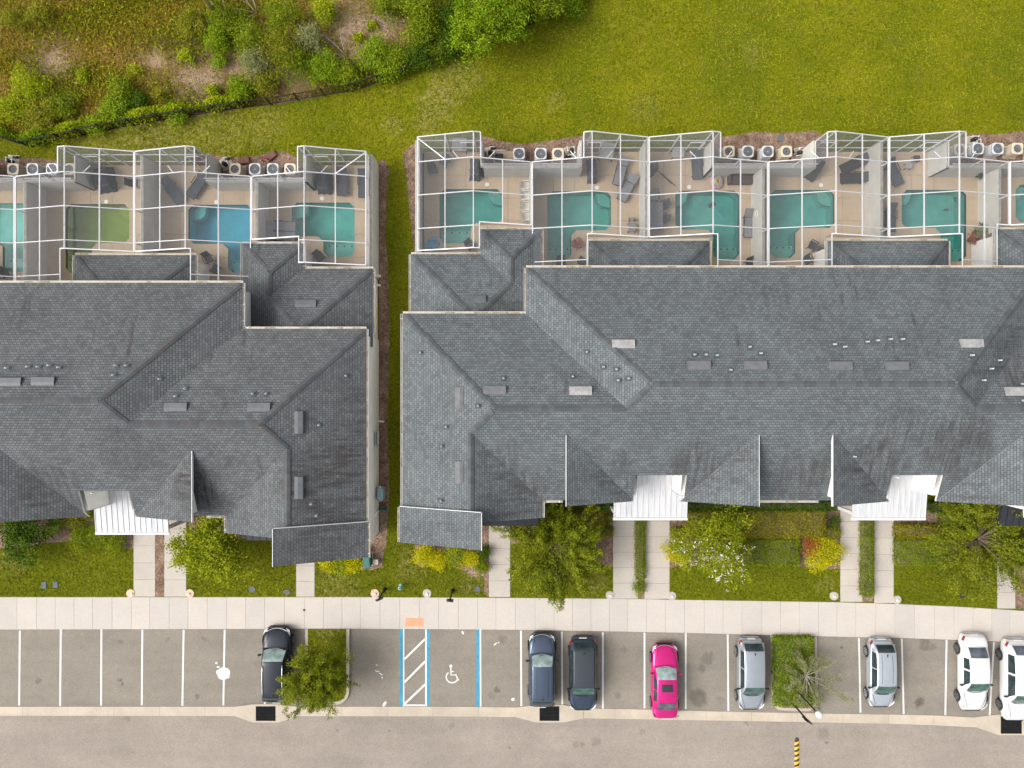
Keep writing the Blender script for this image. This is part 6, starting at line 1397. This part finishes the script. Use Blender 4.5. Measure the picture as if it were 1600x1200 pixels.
def round_tree(label, px, py, zc, rx, rz, mat, n_cl, n_each, leaf_s, crad=.42, bark='bark', cat='tree', name='leafy_tree', group=None, aspect=.5, lump=.30, asym=(0, 0), sub=None):
    """crown centre seen at (px, py) and zc metres up; trunk stands below it"""
    c = P(px, py, zc); t = thing(name, label, cat, (c.x - asym[0], c.y - asym[1], 0), group); b = MB()
    base = Vector((c.x - asym[0], c.y - asym[1], -.05)); fork = Vector((c.x - asym[0] * .6, c.y - asym[1] * .6, max(.35, zc - rz * .8)))
    tr = max(.03, .05 * rx); b.tube([base, (base + fork) / 2 + Vector((random.uniform(-.06, .06), random.uniform(-.06, .06), 0)), fork], [tr * 1.4, tr * 1.05, tr * .9], 8)
    cen = []; ph = random.uniform(0, 6)
    for k in range(n_cl):
        u = 1 - 1.45 * (k + .5) / n_cl; a = k * 2.39996 + random.uniform(-.3, .3); s = math.sqrt(max(0, 1 - u * u)); lob = 1 + lump * math.sin(3 * a + ph) * s + random.uniform(-lump, lump) * .8; q = random.uniform(.72, 1.0) if random.random() < .7 else random.uniform(.3, .75)
        cen.append((c.x + rx * s * math.cos(a) * lob * q, c.y + rx * s * math.sin(a) * lob * q, max(.25, c.z + rz * u * q)))
    for k in range(0, n_cl, max(1, n_cl // 26)):
        e = Vector(cen[k]); m = fork.lerp(e, .5) + Vector((random.uniform(-.15, .15), random.uniform(-.15, .15), random.uniform(0, .25))); b.tube([fork, m, e], [tr * .55, tr * .32, tr * .10], 5)
    b.build('trunk', M[bark], t); p, r = clumps(cen, n_each, crad); p[:, 2] = np.maximum(p[:, 2], .06)
    leaf_cloud('crown', p, leaf_s, M[mat], t, .55, r, aspect)
    return t, c, np.asarray(cen)

def wispy_tree(label, px, py, zc, r, mat, n_str, leaf_s, per, bark='bark', group=None, rise=.55, asym=(0, 0), density=1.0, fill=0):
    """long arching shoots that spread from the fork and droop at the tips"""
    c = P(px, py, zc); t = thing('wispy_tree', label, 'tree', (c.x, c.y, 0), group); b = MB(); fork = Vector((c.x, c.y, zc * .55)); tr = .085
    b.tube([(c.x, c.y, -.05), (c.x + .05, c.y - .04, zc * .3), fork], [tr * 1.3, tr, tr * .9], 8); LP, LR = [], []
    for k in range(n_str):
        a = k * 2.39996 + random.uniform(-.35, .35); el = random.uniform(.25, 1.25) * rise * 1.4; ln = r * random.uniform(.62, 1.12) * (1 + .25 * math.cos(a - math.atan2(asym[1], asym[0])) if asym != (0, 0) else 1)
        pts = limb(b, fork, (math.cos(a) * math.cos(el), math.sin(a) * math.cos(el), math.sin(el)), ln, .030, 8, .055, .10); tone = random.random()
        subs = [pts]
        for q in range(3):
            i = random.randint(2, 6); d = (pts[i + 1] - pts[i]).normalized() + Vector((random.uniform(-.6, .6), random.uniform(-.6, .6), random.uniform(-.1, .5))); subs.append(limb(b, pts[i], d, ln * random.uniform(.22, .45), .012, 5, .07, .12))
        for si, pl in enumerate(subs):
            m = int(per * density * (1 if si == 0 else .45)); tt = np.sqrt(rng.uniform(.06 if si == 0 else 0, 1, m)) * (len(pl) - 1.001); ii = tt.astype(int); f = (tt - ii)[:, None]; arr = np.array([tuple(v) for v in pl])
            LP.append(arr[ii] * (1 - f) + arr[ii + 1] * f + rng.normal(0, .085, (m, 3))); LR.append(np.clip(.35 * tone + .65 * rng.uniform(0, 1, m), 0, 1))
    m = int(fill * 60)
    if m:
        a = rng.uniform(0, 2 * np.pi, fill); q = np.sqrt(rng.uniform(0, 1, fill)) * r * .78; cen = np.stack([c.x + q * np.cos(a), c.y + q * np.sin(a), zc * (1.12 - .55 * (q / r) ** 2) + rng.normal(0, .16, fill)], 1)
        pp, rr = clumps(cen, 60, .5, (1, 1, .45)); LP.append(pp); LR.append(rr)
    b.build('trunk', M[bark], t); leaf_cloud('crown', np.concatenate(LP), leaf_s, M[mat], t, .6, np.concatenate(LR), .38); return t

def hedge(label, x0, x1, y0, y1, h, mat, leaf_s=.085, dens=760, name='clipped_hedge', cat='hedge', group=None, lump=.11, dark='leaf_dark', wave=0.0):
    """clipped hedge whose top fills the pixel box; woody core below a shell of leaves"""
    a, c = P(x0, y1, h), P(x1, y0, h); X0, X1, Y0, Y1_ = a.x, c.x, a.y, c.y; t = thing(name, label, cat, ((X0 + X1) / 2, (Y0 + Y1_) / 2, 0), group)
    b = MB(); b.rbox(((X0 + X1) / 2, (Y0 + Y1_) / 2, h * .42), (max(.06, X1 - X0 - .16), max(.06, Y1_ - Y0 - .16), h * .8), .08); b.build('branches', M['bark'], t)
    A = (X1 - X0) * (Y1_ - Y0); n1 = int(A * dens); n2 = int(2 * (X1 - X0 + Y1_ - Y0) * h * dens * .55)
    u = rng.uniform(0, 1, (n1, 2)); f = lambda x, y: h * (1 + lump * np.sin(2.1 * x + 1.3 * y) * np.cos(1.7 * y - x * .8)) + rng.normal(0, .035, len(x))
    ex = .05 * np.sin(7 * u[:, 1] * 3) if wave == 0 else wave * np.sin(u[:, 1] * (Y1_ - Y0) * 4.2)
    x = X0 + u[:, 0] * (X1 - X0) + ex * (u[:, 0] - .5) * 2; y = Y0 + u[:, 1] * (Y1_ - Y0) + rng.normal(0, .03, n1); edge = np.minimum(np.minimum(u[:, 0], 1 - u[:, 0]) * (X1 - X0), np.minimum(u[:, 1], 1 - u[:, 1]) * (Y1_ - Y0))
    z = f(x, y) - .10 * np.exp(-(edge / .10)) ; top = np.stack([x, y, z], 1)
    s = rng.uniform(0, 2 * (X1 - X0 + Y1_ - Y0), n2); w, d = X1 - X0, Y1_ - Y0; side = np.zeros((n2, 3)); zz = rng.uniform(.05, .95, n2) * h
    for lo, hi, fn in [(0, w, lambda q: (X0 + q, Y0 + 0 * q)), (w, w + d, lambda q: (X1 + 0 * q, Y0 + q)), (w + d, 2 * w + d, lambda q: (X0 + q, Y1_ + 0 * q)), (2 * w + d, 2 * w + 2 * d, lambda q: (X0 + 0 * q, Y0 + q))]:
        m = (s >= lo) & (s < hi); xx, yy = fn(s[m] - lo); side[m, 0], side[m, 1] = xx, yy
    side[:, 2] = zz; side[:, :2] += rng.normal(0, .065, (n2, 2)); pts = np.concatenate([top, side])
    pn = .5 + .5 * np.sin(pts[:, 0] * 3.1 + 1.7 * np.sin(pts[:, 1] * 2.3)) * np.cos(pts[:, 1] * 3.7 + pts[:, 0]); r = .22 * pn + .78 * rng.uniform(0, 1, len(pts))
    leaf_cloud('foliage', pts, leaf_s, M[mat], t, .75, r, .55); return t
def shrub(label, px, py, rpx, h, mat, n=2600, leaf_s=.10, name='shrub', group=None, crad=.30, ell=1.0, cat='shrub', second=None, lump=.22, bark='bark'):
    k = (CAM_H - h * .6) / FOC; r = rpx * k
    return round_tree(label, px, py, h * .55, r * .86, h * .5, mat, max(10, n // 55), 55, leaf_s, min(crad, r * .55), bark, cat, name, group, .5, lump)

# fence of black pickets between lawn and scrub
def seg_len(pl): return [math.dist(a, b_) for a, b_ in zip(pl, pl[1:])]
FW = wpoly(FENCE_PX)
fence = thing('picket_fence', 'black metal picket fence between lawn and scrub', 'fence', (*FW[9], 0)); FH = 1.2; acc = []
for (x1, y1), (x2, y2) in zip(FW, FW[1:]):
    n = max(1, round(math.dist((x1, y1), (x2, y2)) / 1.85))
    for k in range(n): acc.append((x1 + (x2 - x1) * k / n, y1 + (y2 - y1) * k / n))
acc.append(FW[-1])
for k, (x, y) in enumerate(acc):
    b = MB(); b.box((x, y, FH / 2), (.075, .075, FH + .1)); b.box((x, y, FH + .07), (.10, .10, .03), 0, 0, .6); b.build('post', M['black_metal'], fence)
for (x1, y1), (x2, y2) in zip(acc, acc[1:]):
    for z in (.18, FH - .12): b = MB(); b.bar((x1, y1, z), (x2, y2, z), .04, .045); b.build('rail', M['black_metal'], fence)
    b = MB(); n = int(math.dist((x1, y1), (x2, y2)) / .115)
    for k in range(1, n): f = k / n; b.box((x1 + (x2 - x1) * f, y1 + (y2 - y1) * f, FH / 2 + .04), (.022, .022, FH - .02))
    b.build('picket', M['black_metal'], fence)['kind'] = 'stuff'

# creepers over the fence
def creeper(label, i0, i1, w, n, mat, h0=.25, h1=1.35, off=(0, .35)):
    pl = [(x, y) for x, y in wpoly(FENCE_PX[i0:i1 + 1])]; L_ = seg_len(pl); tot = sum(L_); s = rng.uniform(0, tot, n); P3 = np.zeros((n, 3)); t = thing('creeper', label, 'creeper', (*pl[len(pl) // 2], 0)); a = 0
    for (p, q), ln in zip(zip(pl, pl[1:]), L_):
        m = (s >= a) & (s < a + ln); f = ((s[m] - a) / ln)[:, None]; P3[m, :2] = np.array(p) * (1 - f) + np.array(q) * f; a += ln
    lob = .6 + .4 * np.sin(s * 1.9) * np.sin(s * .73 + 1); d = rng.normal(0, w * .5, n) * lob; P3[:, 0] += off[0] + rng.normal(0, .1, n); P3[:, 1] += off[1] + d; P3[:, 2] = np.clip(h0 + (h1 - h0) * lob * np.exp(-(d / w) ** 2) * rng.uniform(.4, 1.05, n), .03, None)
    b = MB(); 
    for k in range(int(tot / .9)):
        u = random.random(); j = random.randrange(len(pl) - 1); q = Vector((*pl[j], 0)).lerp(Vector((*pl[j + 1], 0)), u); limb(b, q + Vector((random.uniform(-.2, .2), .3, 0)), (random.uniform(-1, 1), random.uniform(-.4, .4), 1.0), 1.2, .018, 4)
    b.build('stem', M['bark'], t); leaf_cloud('foliage', P3, .13, M[mat], t, .6, .3 * lob + .6 * rng.uniform(0, 1, n), .65); return t
creeper('bright green creeper smothering the fence corner at the left edge', 0, 3, .55, 9000, 'leaf_bright'); creeper('lime creeper along the fence above the green pool', 3, 6, .50, 12000, 'leaf_lime')
creeper('creeper patch on the fence above the grass gap', 11, 13, .40, 3200, 'leaf_bright', off=(0, .1)); creeper('dense creeper on the fence below the big bright tree', 13, 15, .7, 8000, 'leaf_mid')
creeper('bright creeper on the fence end at the top edge', 15, 18, .8, 9000, 'leaf_bright', off=(-.1, .5))

# scrub shrubs, near to far
G1 = 'shrubs in the scrub beyond the fence'
for px, py, r, h, mat, n, ls, label in [
    (48, 138, 44, 1.5, 'leaf_lime', 4200, .11, 'loose light green shrub at the left edge of the scrub'), (66, 186, 44, 1.4, 'leaf_olive', 4600, .10, 'feathery olive shrub by the fence corner'), (14, 170, 26, 1.1, 'leaf_lime', 1800, .11, 'low shrub touching the left edge'), (100, 168, 30, 1.2, 'leaf_mid', 2200, .10, 'small shrub right of the feathery olive one'),
    (190, 142, 27, 1.2, 'leaf_mid', 2400, .11, 'round green shrub in the open scrub'), (184, 172, 30, 1.2, 'leaf_bright', 2600, .11, 'bright green shrub close above the fence creeper'), (217, 158, 20, 1.0, 'leaf_dark', 1600, .11, 'small dark shrub between two green ones'), (150, 196, 22, 1.0, 'leaf_bright', 1700, .11, 'low bright shrub on the fence line'), (276, 178, 20, .9, 'leaf_bright', 1500, .11, 'little bright tuft above the fence near the dry patch'),
    (292, 88, 13, .8, 'leaf_lime', 800, .11, 'lone lime bush in the dry grass'), (344, 94, 14, .9, 'leaf_bright', 1000, .11, 'compact bright green bush at the edge of the thicket'), (333, 142, 12, .8, 'leaf_lime', 700, .11, 'tiny lime bush on the bare soil'), (376, 140, 24, 1.4, 'leaf_bright', 2400, .11, 'round bright shrub just above the bare fence'),
    (300, 40, 30, 1.6, 'leaf_olive', 2600, .11, 'olive shrub beside the dark hollow at the top edge'), (352, 34, 36, 2.0, 'leaf_mid', 3600, .11, 'tall green shrub at the top of the thicket'), (340, 62, 26, 1.7, 'leaf_bright', 2400, .11, 'fresh green shrub below the tall one'), (393, 62, 38, 2.3, 'leaf_mid', 4200, .10, 'broad green shrub in the heart of the thicket'),
    (398, 100, 30, 2.0, 'leaf_grey', 3200, .10, 'grey green shrub with thin stems'), (440, 78, 44, 2.4, 'leaf_olive', 5200, .10, 'large feathery shrub in the middle of the thicket'), (440, 28, 34, 2.2, 'leaf_mid', 3600, .10, 'green shrub at the top edge above the large feathery one'), (484, 60, 26, 2.0, 'leaf_grey', 2600, .10, 'pale feathery shrub left of the bare earth'),
    (462, 98, 34, 2.0, 'leaf_mid', 3400, .10, 'wide shrub at the foot of the thicket'), (508, 108, 34, 1.7, 'leaf_bright', 3600, .11, 'bright shrub above the bare fence panels'), (540, 118, 26, 1.4, 'leaf_mid', 2400, .11, 'green shrub beside the dead branches'), (414, 130, 24, 1.5, 'leaf_olive', 2200, .10, 'olive shrub leaning on the fence'),
    (506, 18, 22, 1.6, 'leaf_lime', 1900, .11, 'lime shrub at the top edge above the bare earth'), (586, 86, 34, 1.7, 'leaf_bright', 4000, .11, 'vivid green shrub at the lower edge of the bare earth'), (620, 92, 28, 1.6, 'leaf_mid', 2800, .11, 'green shrub right of the vivid one'), (604, 8, 26, 1.8, 'leaf_mid', 2400, .11, 'shrub at the top edge right of the bare earth'),
    (660, 52, 34, 2.6, 'leaf_mid', 4200, .11, 'rounded shrub left of the big bright tree'), (660, 12, 34, 3.0, 'leaf_mid', 4000, .12, 'tall shrub at the top edge left of the dark gap'), (656, 84, 28, 1.8, 'leaf_dark', 2800, .11, 'dark shrub low against the fence'), (706, 66, 30, 2.2, 'leaf_dark', 3200, .11, 'dark shrub below the big bright tree'), (708, 26, 34, 2.4, 'leaf_dark', 3200, .12, 'dark tree foot in the gap beside the big bright tree'),
    (890, 8, 26, 1.6, 'leaf_bright', 2600, .12, 'bright shrub at the top edge by the lawn'), (838, 20, 18, 1.4, 'leaf_mid', 1500, .11, 'shrub above the last bare fence panel'), (560, 60, 9, .6, 'leaf_lime', 420, .11, 'little green tuft on the bare earth'), (580, 40, 8, .5, 'leaf_lime', 360, .11, 'smallest green tuft on the bare earth'), (250, 150, 14, .8, 'leaf_olive', 900, .10, 'small olive tuft in the dry scrub'), (130, 120, 12, .7, 'leaf_lime', 700, .10, 'thin lime tuft left of the dry scrub'), (210, 110, 12, .7, 'leaf_lime', 700, .10, 'thin lime tuft in the brown grass'), (20, 30, 22, 1.2, 'leaf_olive', 1800, .10, 'olive bush in the upper left corner'), (60, 22, 24, 1.2, 'leaf_olive', 1900, .10, 'olive bush beside the upper left corner')]:
    shrub(label, px, py, r * .84, h * .9, mat, int(n * .95), ls, 'wild_shrub', G1, crad=.40, lump=.38)
round_tree('big bright green broadleaf tree overhanging the fence', 758, 30, 3.2, 2.2, 1.7, 'leaf_bright', 170, 75, .14, .42, group='trees at the fence'); round_tree('second bright tree cut off by the top edge', 838, -12, 2.6, 1.5, 1.3, 'leaf_mid', 80, 70, .14, .40, group='trees at the fence')
# palm tips at the top edge
p = P(316, -6, 2.6); t = thing('palm', 'palm with yellowing fronds cut off by the top edge', 'palm', (p.x, p.y, 0)); b = MB(); b.tube([(p.x, p.y, -.05), (p.x, p.y, 2.6)], [.16, .13], 8); b.build('trunk', M['bark'], t)
for k in range(11):
    a = 2 * math.pi * k / 11 + .1; b = MB(); pts = [Vector((p.x, p.y, 2.6))]; d = Vector((math.cos(a) * .8, math.sin(a) * .8, .5))
    for q in range(6): d = (d + Vector((0, 0, -.16))).normalized(); pts.append(pts[-1] + d * .26)
    for q in range(1, 7):
        e = (pts[q] - pts[q - 1]).normalized(); s = e.cross(Vector((0, 0, 1))).normalized()
        for sg in (-1, 1):
            for f in (0, .5): o = pts[q - 1].lerp(pts[q], f); tip = o + s * sg * .34 * (1 - q / 9) + e * .22 + Vector((0, 0, -.06)); b.face([o, o + e * .05, tip])
    b.tube(pts, .012, 4); b.build('frond', M['leaf_yellow' if k in (0, 7, 8, 9) else 'float_orange' if k in (8,) else 'leaf_olive'], t)
for px, py, label in [(539, 85, 'pale dead branches lying beside the bare earth'), (400, 18, 'pale bare stems rising from the thicket'), (352, 20, 'bare grey stems at the edge of the dark hollow'), (614, 60, 'short pale stick on the bare earth')]:
    p = P(px, py, .3); b = MB(); n = 1 if 'stick' in label else 5
    for k in range(n):
        a = R(100 + k * 38 + random.uniform(-12, 12)) if n > 1 else R(140); pts = limb(b, (p.x, p.y, .1), (math.cos(a), math.sin(a), .45 if n > 1 else .05), 1.9 if n > 1 else .7, .03, 6, .02, .16)
        for q in (2, 3, 4):
            if n > 1: limb(b, pts[q], (math.cos(a + random.choice((-.8, .8))), math.sin(a + random.uniform(-.8, .8)), .5), .7, .014, 4)
    tag(b.build('dead_branches', M['bark_pale'], loc=(p.x, p.y, 0)), label, 'branches')

# rough grass of the scrub, one mass
def in_scrub(x, y): return y < np.interp(x, [q[0] for q in FENCE_PX], [q[1] for q in FENCE_PX]) - 3
n = 210000; xx = rng.uniform(-15, 960, n); yy = rng.uniform(-20, 232, n); k = in_scrub(xx, yy)
bare = np.zeros(n)
for bx_, by_, br in [(552, 46, 68), (600, 42, 50), (312, 122, 56), (452, 122, 50), (565, 78, 36), (85, 95, 40), (240, 95, 30), (365, 105, 34)]: bare = np.maximum(bare, np.exp(-((xx - bx_) ** 2 + ((yy - by_) * 1.3) ** 2) / br ** 2))
k &= rng.uniform(0, 1, n) > bare * .93; xx, yy = xx[k], yy[k]; kk = CAM_H / FOC
pt = np.stack([(xx - 800) * kk, (600 - yy) * kk, rng.uniform(.04, .28, len(xx))], 1); patch = .5 + .5 * np.sin(xx * .021 + 2 * np.sin(yy * .03)) * np.sin(yy * .034 + xx * .008)
sg_ = thing('scrub_grass', None, None); sg_['kind'] = 'stuff'; leaf_cloud('dry_blades', pt, .17, M['dry_grass'], sg_, .6, .55 * patch + .42 * rng.uniform(0, 1, len(xx)), .24)
k = rng.uniform(0, 1, len(xx)) < (.10 + .28 * (1 - patch)); leaf_cloud('green_blades', pt[k] + [.03, .02, .04], .22, M['leaf_lime'], sg_, .7, None, .2)
for o in (sg_, *sg_.children): o['kind'] = 'stuff'

# short grass blades over the lawns in view, one mass
def in_poly(pl, x, y):
    r = np.zeros(len(x), bool)
    for (x1, y1), (x2, y2) in zip(pl, pl[1:] + pl[:1]):
        if y1 == y2: continue
        r ^= ((y1 > y) != (y2 > y)) & (x < (x2 - x1) * (y - y1) / (y2 - y1) + x1)
    return r
n = 330000; xx = rng.uniform(-10, 1610, n); yy = rng.uniform(-10, 1105, n); X_, Y_ = (xx - 800) * kk, (600 - yy) * kk
k = ~in_scrub(xx, yy - 6) & (yy < np.interp(X_, [q[0] for q in SW_TOP], [600 - q[1] / kk for q in SW_TOP]) - 2)
for a, b_, c_, d_ in yards: k &= ~((X_ > a - .15) & (X_ < b_ + .15) & (Y_ > -10 if False else (Y_ > c_ - 17.0)) & (Y_ < d_ + .1) & ((Y_ > c_ - .2) | ((X_ > a) & (Y_ > c_ - 13.0))))
for pl in bed_polys: k &= ~in_poly(pl, xx, yy)
for xa, xb in [(209, 242.5), (257, 291), (463, 491.5), (764, 797), (958, 996.5), (1007, 1046), (1313, 1347), (1366, 1396), (1558, 1586)]: k &= ~((xx > xa - 1.5) & (xx < xb + 1.5) & (yy > 780))
k |= (xx > 483) & (xx < 539) & (yy > 986) & (yy < 1085)
xx, yy, X_, Y_ = xx[k], yy[k], X_[k], Y_[k]; front = (Y_ < -4)
lg = thing('lawn_grass', None, None); patch = .5 + .5 * np.sin(X_ * .8 + 2 * np.sin(Y_ * .5)) * np.sin(Y_ * 1.1 + X_ * .3)
leaf_cloud('blades', np.stack([X_, Y_, rng.uniform(.012, .045, len(X_))], 1), .19, M['green_grass'], lg, .45, .18 * patch + .62 * rng.uniform(0, 1, len(X_)) + np.where(front, -.06, .10), .24)
for o in (lg, *lg.children): o['kind'] = 'stuff'

# front gardens of the long row
hedge('dark green hedge against the wall left of the first white canopy', 852, 958, 784, 797, .95, 'leaf_dark'); hedge('bronze green hedge behind the wispy tree', 850, 944, 798, 826, .85, 'leaf_hedge_brown'); hedge('low olive hedge band right of the wispy tree', 895, 957, 825, 838, .6, 'leaf_olive')
hedge('dark green hedge along the wall between the two white canopies', 1074, 1309, 785, 797.5, .95, 'leaf_dark'); hedge('broad bronze green hedge between the two white canopies', 1072, 1290, 799, 840, .85, 'leaf_hedge_brown'); hedge('narrow olive hedge end beside the walk right of the broad bronze hedge', 1291, 1314, 827, 840, .6, 'leaf_olive'); hedge('narrow olive hedge end left of the blossoming tree', 1052, 1071, 827, 839, .6, 'leaf_olive')
hedge('square green hedge block right of the blossoming tree', 1160, 1250, 843, 884, .62, 'leaf_hedge', .08, 850); shrub('yellow shrub left of the blossoming tree', 1061, 862, 24, .9, 'leaf_yellow', 3000, .09); shrub('large yellow shrub with a reddish crown', 1285, 864, 32, .95, 'leaf_yellow', 5200, .09); shrub('reddish shrub leaning into the large yellow one', 1268, 851, 19, 1.0, 'leaf_red', 1300, .09)
hedge('narrow clipped hedge between the twin walks below the first canopy', 994.5, 1008, 806, 905, .5, 'leaf_hedge', .07, 900, wave=.04); shrub('round clipped bush at the foot of the narrow hedge', 998.5, 918, 10.5, .5, 'leaf_hedge', 1000, .07)
hedge('narrow clipped hedge between the twin walks below the second canopy', 1348.5, 1366, 812, 932, .6, 'leaf_hedge', .07, 900, wave=.05)
hedge('dark hedge against the wall right of the second canopy', 1460, 1530, 786, 800, .9, 'leaf_dark'); hedge('bronze hedge right of the second canopy', 1404, 1482, 822, 840, .75, 'leaf_hedge_brown'); hedge('green hedge block left of the large wispy tree', 1403, 1486, 843, 884, .62, 'leaf_hedge', .08, 850); hedge('dark hedge under the large wispy tree', 1476, 1555, 804, 836, .8, 'leaf_hedge'); hedge('dark green hedge at the right edge beside the last walk', 1588, 1640, 830, 880, .8, 'leaf_dark')
shrub('small dark bush at the corner of the walk left of the second canopy', 1303, 816, 9, .6, 'leaf_dark', 700, .08); shrub('tiny bush beside the first canopy', 952, 810, 7, .5, 'leaf_olive', 400, .08)
for px, py, r, mat, n, label in [(663, 868, 17, 'leaf_yellow', 2200, 'yellow shrub at the left end of the bed under the bay roof'), (684, 874, 16, 'leaf_yellow', 1800, 'yellow shrub second from the left under the bay roof'), (712, 868, 20, 'leaf_lime', 2400, 'green shrub in the middle of the bed under the bay roof'), (734, 873, 14, 'leaf_yellow', 1500, 'yellow shrub at the right end of the bed under the bay roof'), (755, 862, 11, 'leaf_dark', 1000, 'dark shrub beside the walk of the end house'), (752, 886, 12, 'leaf_hedge', 1100, 'low green shrub below the dark one beside the end walk')]: shrub(label, px, py, r, .75, mat, n, .085)
for px, py, r, mat, n, label in [(512, 879, 13, 'leaf_yellow', 1300, 'yellow green shrub at the left end of the row below the grey bay roof'), (534, 882, 16, 'leaf_lime', 1800, 'lime shrub in the middle of the row below the grey bay roof'), (553, 881, 15, 'leaf_yellow', 1700, 'yellow shrub next to the green pedestal'), (566, 862, 9, 'leaf_yellow', 700, 'small yellow shrub tucked at the house corner')]: shrub(label, px, py, r, .7, mat, n, .085)
for px, py, r, mat, n, label in [(116, 812, 15, 'leaf_olive', 1500, 'olive shrub between the left canopy and the dark bush'), (141, 803, 10, 'leaf_olive', 800, 'small olive shrub tucked under the left canopy'), (128, 838, 23, 'leaf_hedge', 2600, 'low green shrub below the left canopy'), (152, 836, 20, 'leaf_hedge', 2200, 'green shrub beside the left canopy gutter'), (178, 846, 17, 'leaf_hedge', 1800, 'rounded green shrub left of the double walk'), (92, 812, 14, 'leaf_mid', 1200, 'shrub right of the dark bush by the wall')]: shrub(label, px, py, r, .75, mat, n, .09)
hedge('clipped green hedge filling the lower traffic island', 1211.5, 1271, 997, 1103, .55, 'leaf_bright', .085, 800, lump=.12)

# trees of the front gardens and islands
wispy_tree('wispy green tree with radiating shoots left of the first canopy', 868, 862, 2.5, 3.5, 'leaf_wispy', 84, .13, 230, fill=45); wispy_tree('large wispy tree at the right edge', 1545, 848, 2.6, 3.8, 'leaf_wispy', 70, .13, 190, fill=50)
bt, bc, bcen = round_tree('light green tree dotted with white blossom', 1119, 852, 2.5, 2.15, 1.2, 'leaf_tree', 150, 90, .13, .42, aspect=.38)
k = (bcen[:, 1] < bc.y + .4) & (bcen[:, 2] > 1.9); sel = bcen[k] if k.any() else bcen
p_, r_ = clumps(sel[rng.integers(0, len(sel), 130)] + rng.normal(0, .20, (130, 3)), 4, .14); p_[:, 2] += .30; leaf_cloud('blossom', p_, .085, M['blossom'], bt, .4, r_, .9)
round_tree('bushy yellow green tree between the left canopy and the bay roof', 334, 853, 2.6, 2.05, 1.3, 'leaf_tree', 150, 95, .16, .44, aspect=.42, lump=.36); round_tree('dark round bush at the left edge of the front garden', 38, 834, 1.3, 1.62, 1.0, 'leaf_dark', 110, 60, .13, .36, cat='shrub', name='dark_bush')
wispy_tree('feathery tree on the grassy traffic island', 488, 1070, 3.0, 2.45, 'leaf_wispy', 90, .11, 200, rise=.75, fill=14); 
wispy_tree('sparse leaning sapling with pale bare shoots in the hedged island', 1266, 1062, 1.5, 2.1, 'leaf_grey', 16, .10, 150, 'bark_grey', rise=.35, asym=(1, -.45))
# potted plants in the palm cage, flowers
def potted(px, py, r, mat, label, n=500, h=1.1, extra=None):
    p = P(px, py, h * .6); t = thing('potted_plant', label, 'potted plant', (p.x, p.y, DZ)); b = MB(); b.lathe((p.x, p.y, DZ), [(.15, 0), (.2, .28), (.22, .3), (.18, .3), (.16, .24)], 14); b.build('pot', M['pot_dark'], t)
    c = [(p.x + r * random.uniform(.2, 1) * math.cos(a), p.y + r * random.uniform(.2, 1) * math.sin(a), DZ + h * random.uniform(.5, 1)) for a in np.linspace(0, 6.28, 14)]; b = MB()
    for q in c: b.tube([(p.x, p.y, DZ + .25), (p.x * .5 + q[0] * .5, p.y * .5 + q[1] * .5, DZ + h * .65), q], .01, 4)
    b.build('stem', M['bark'], t); pp, rr = clumps(c, n // 14, .2); leaf_cloud('foliage', pp, .16, M[mat], t, .7, rr, .3)
    if extra: pp, rr = clumps(c, 8, .2); leaf_cloud('blossom', pp + [0, 0, .1], .09, M[extra], t, .4, rr, .9)
potted(1534, 270, .45, 'leaf_dark', 'dark potted palm below the recess wall'); potted(1531, 361, .42, 'leaf_grey', 'grey green potted palm beside the pool with dark toys'); potted(1519, 374, .30, 'leaf_red', 'reddish potted plant beside the lower palm', 360, .6); potted(902, 382, .28, 'leaf_red', 'potted plant with dark red flowers beside the rippling pool', 400, .7, 'leaf_red')
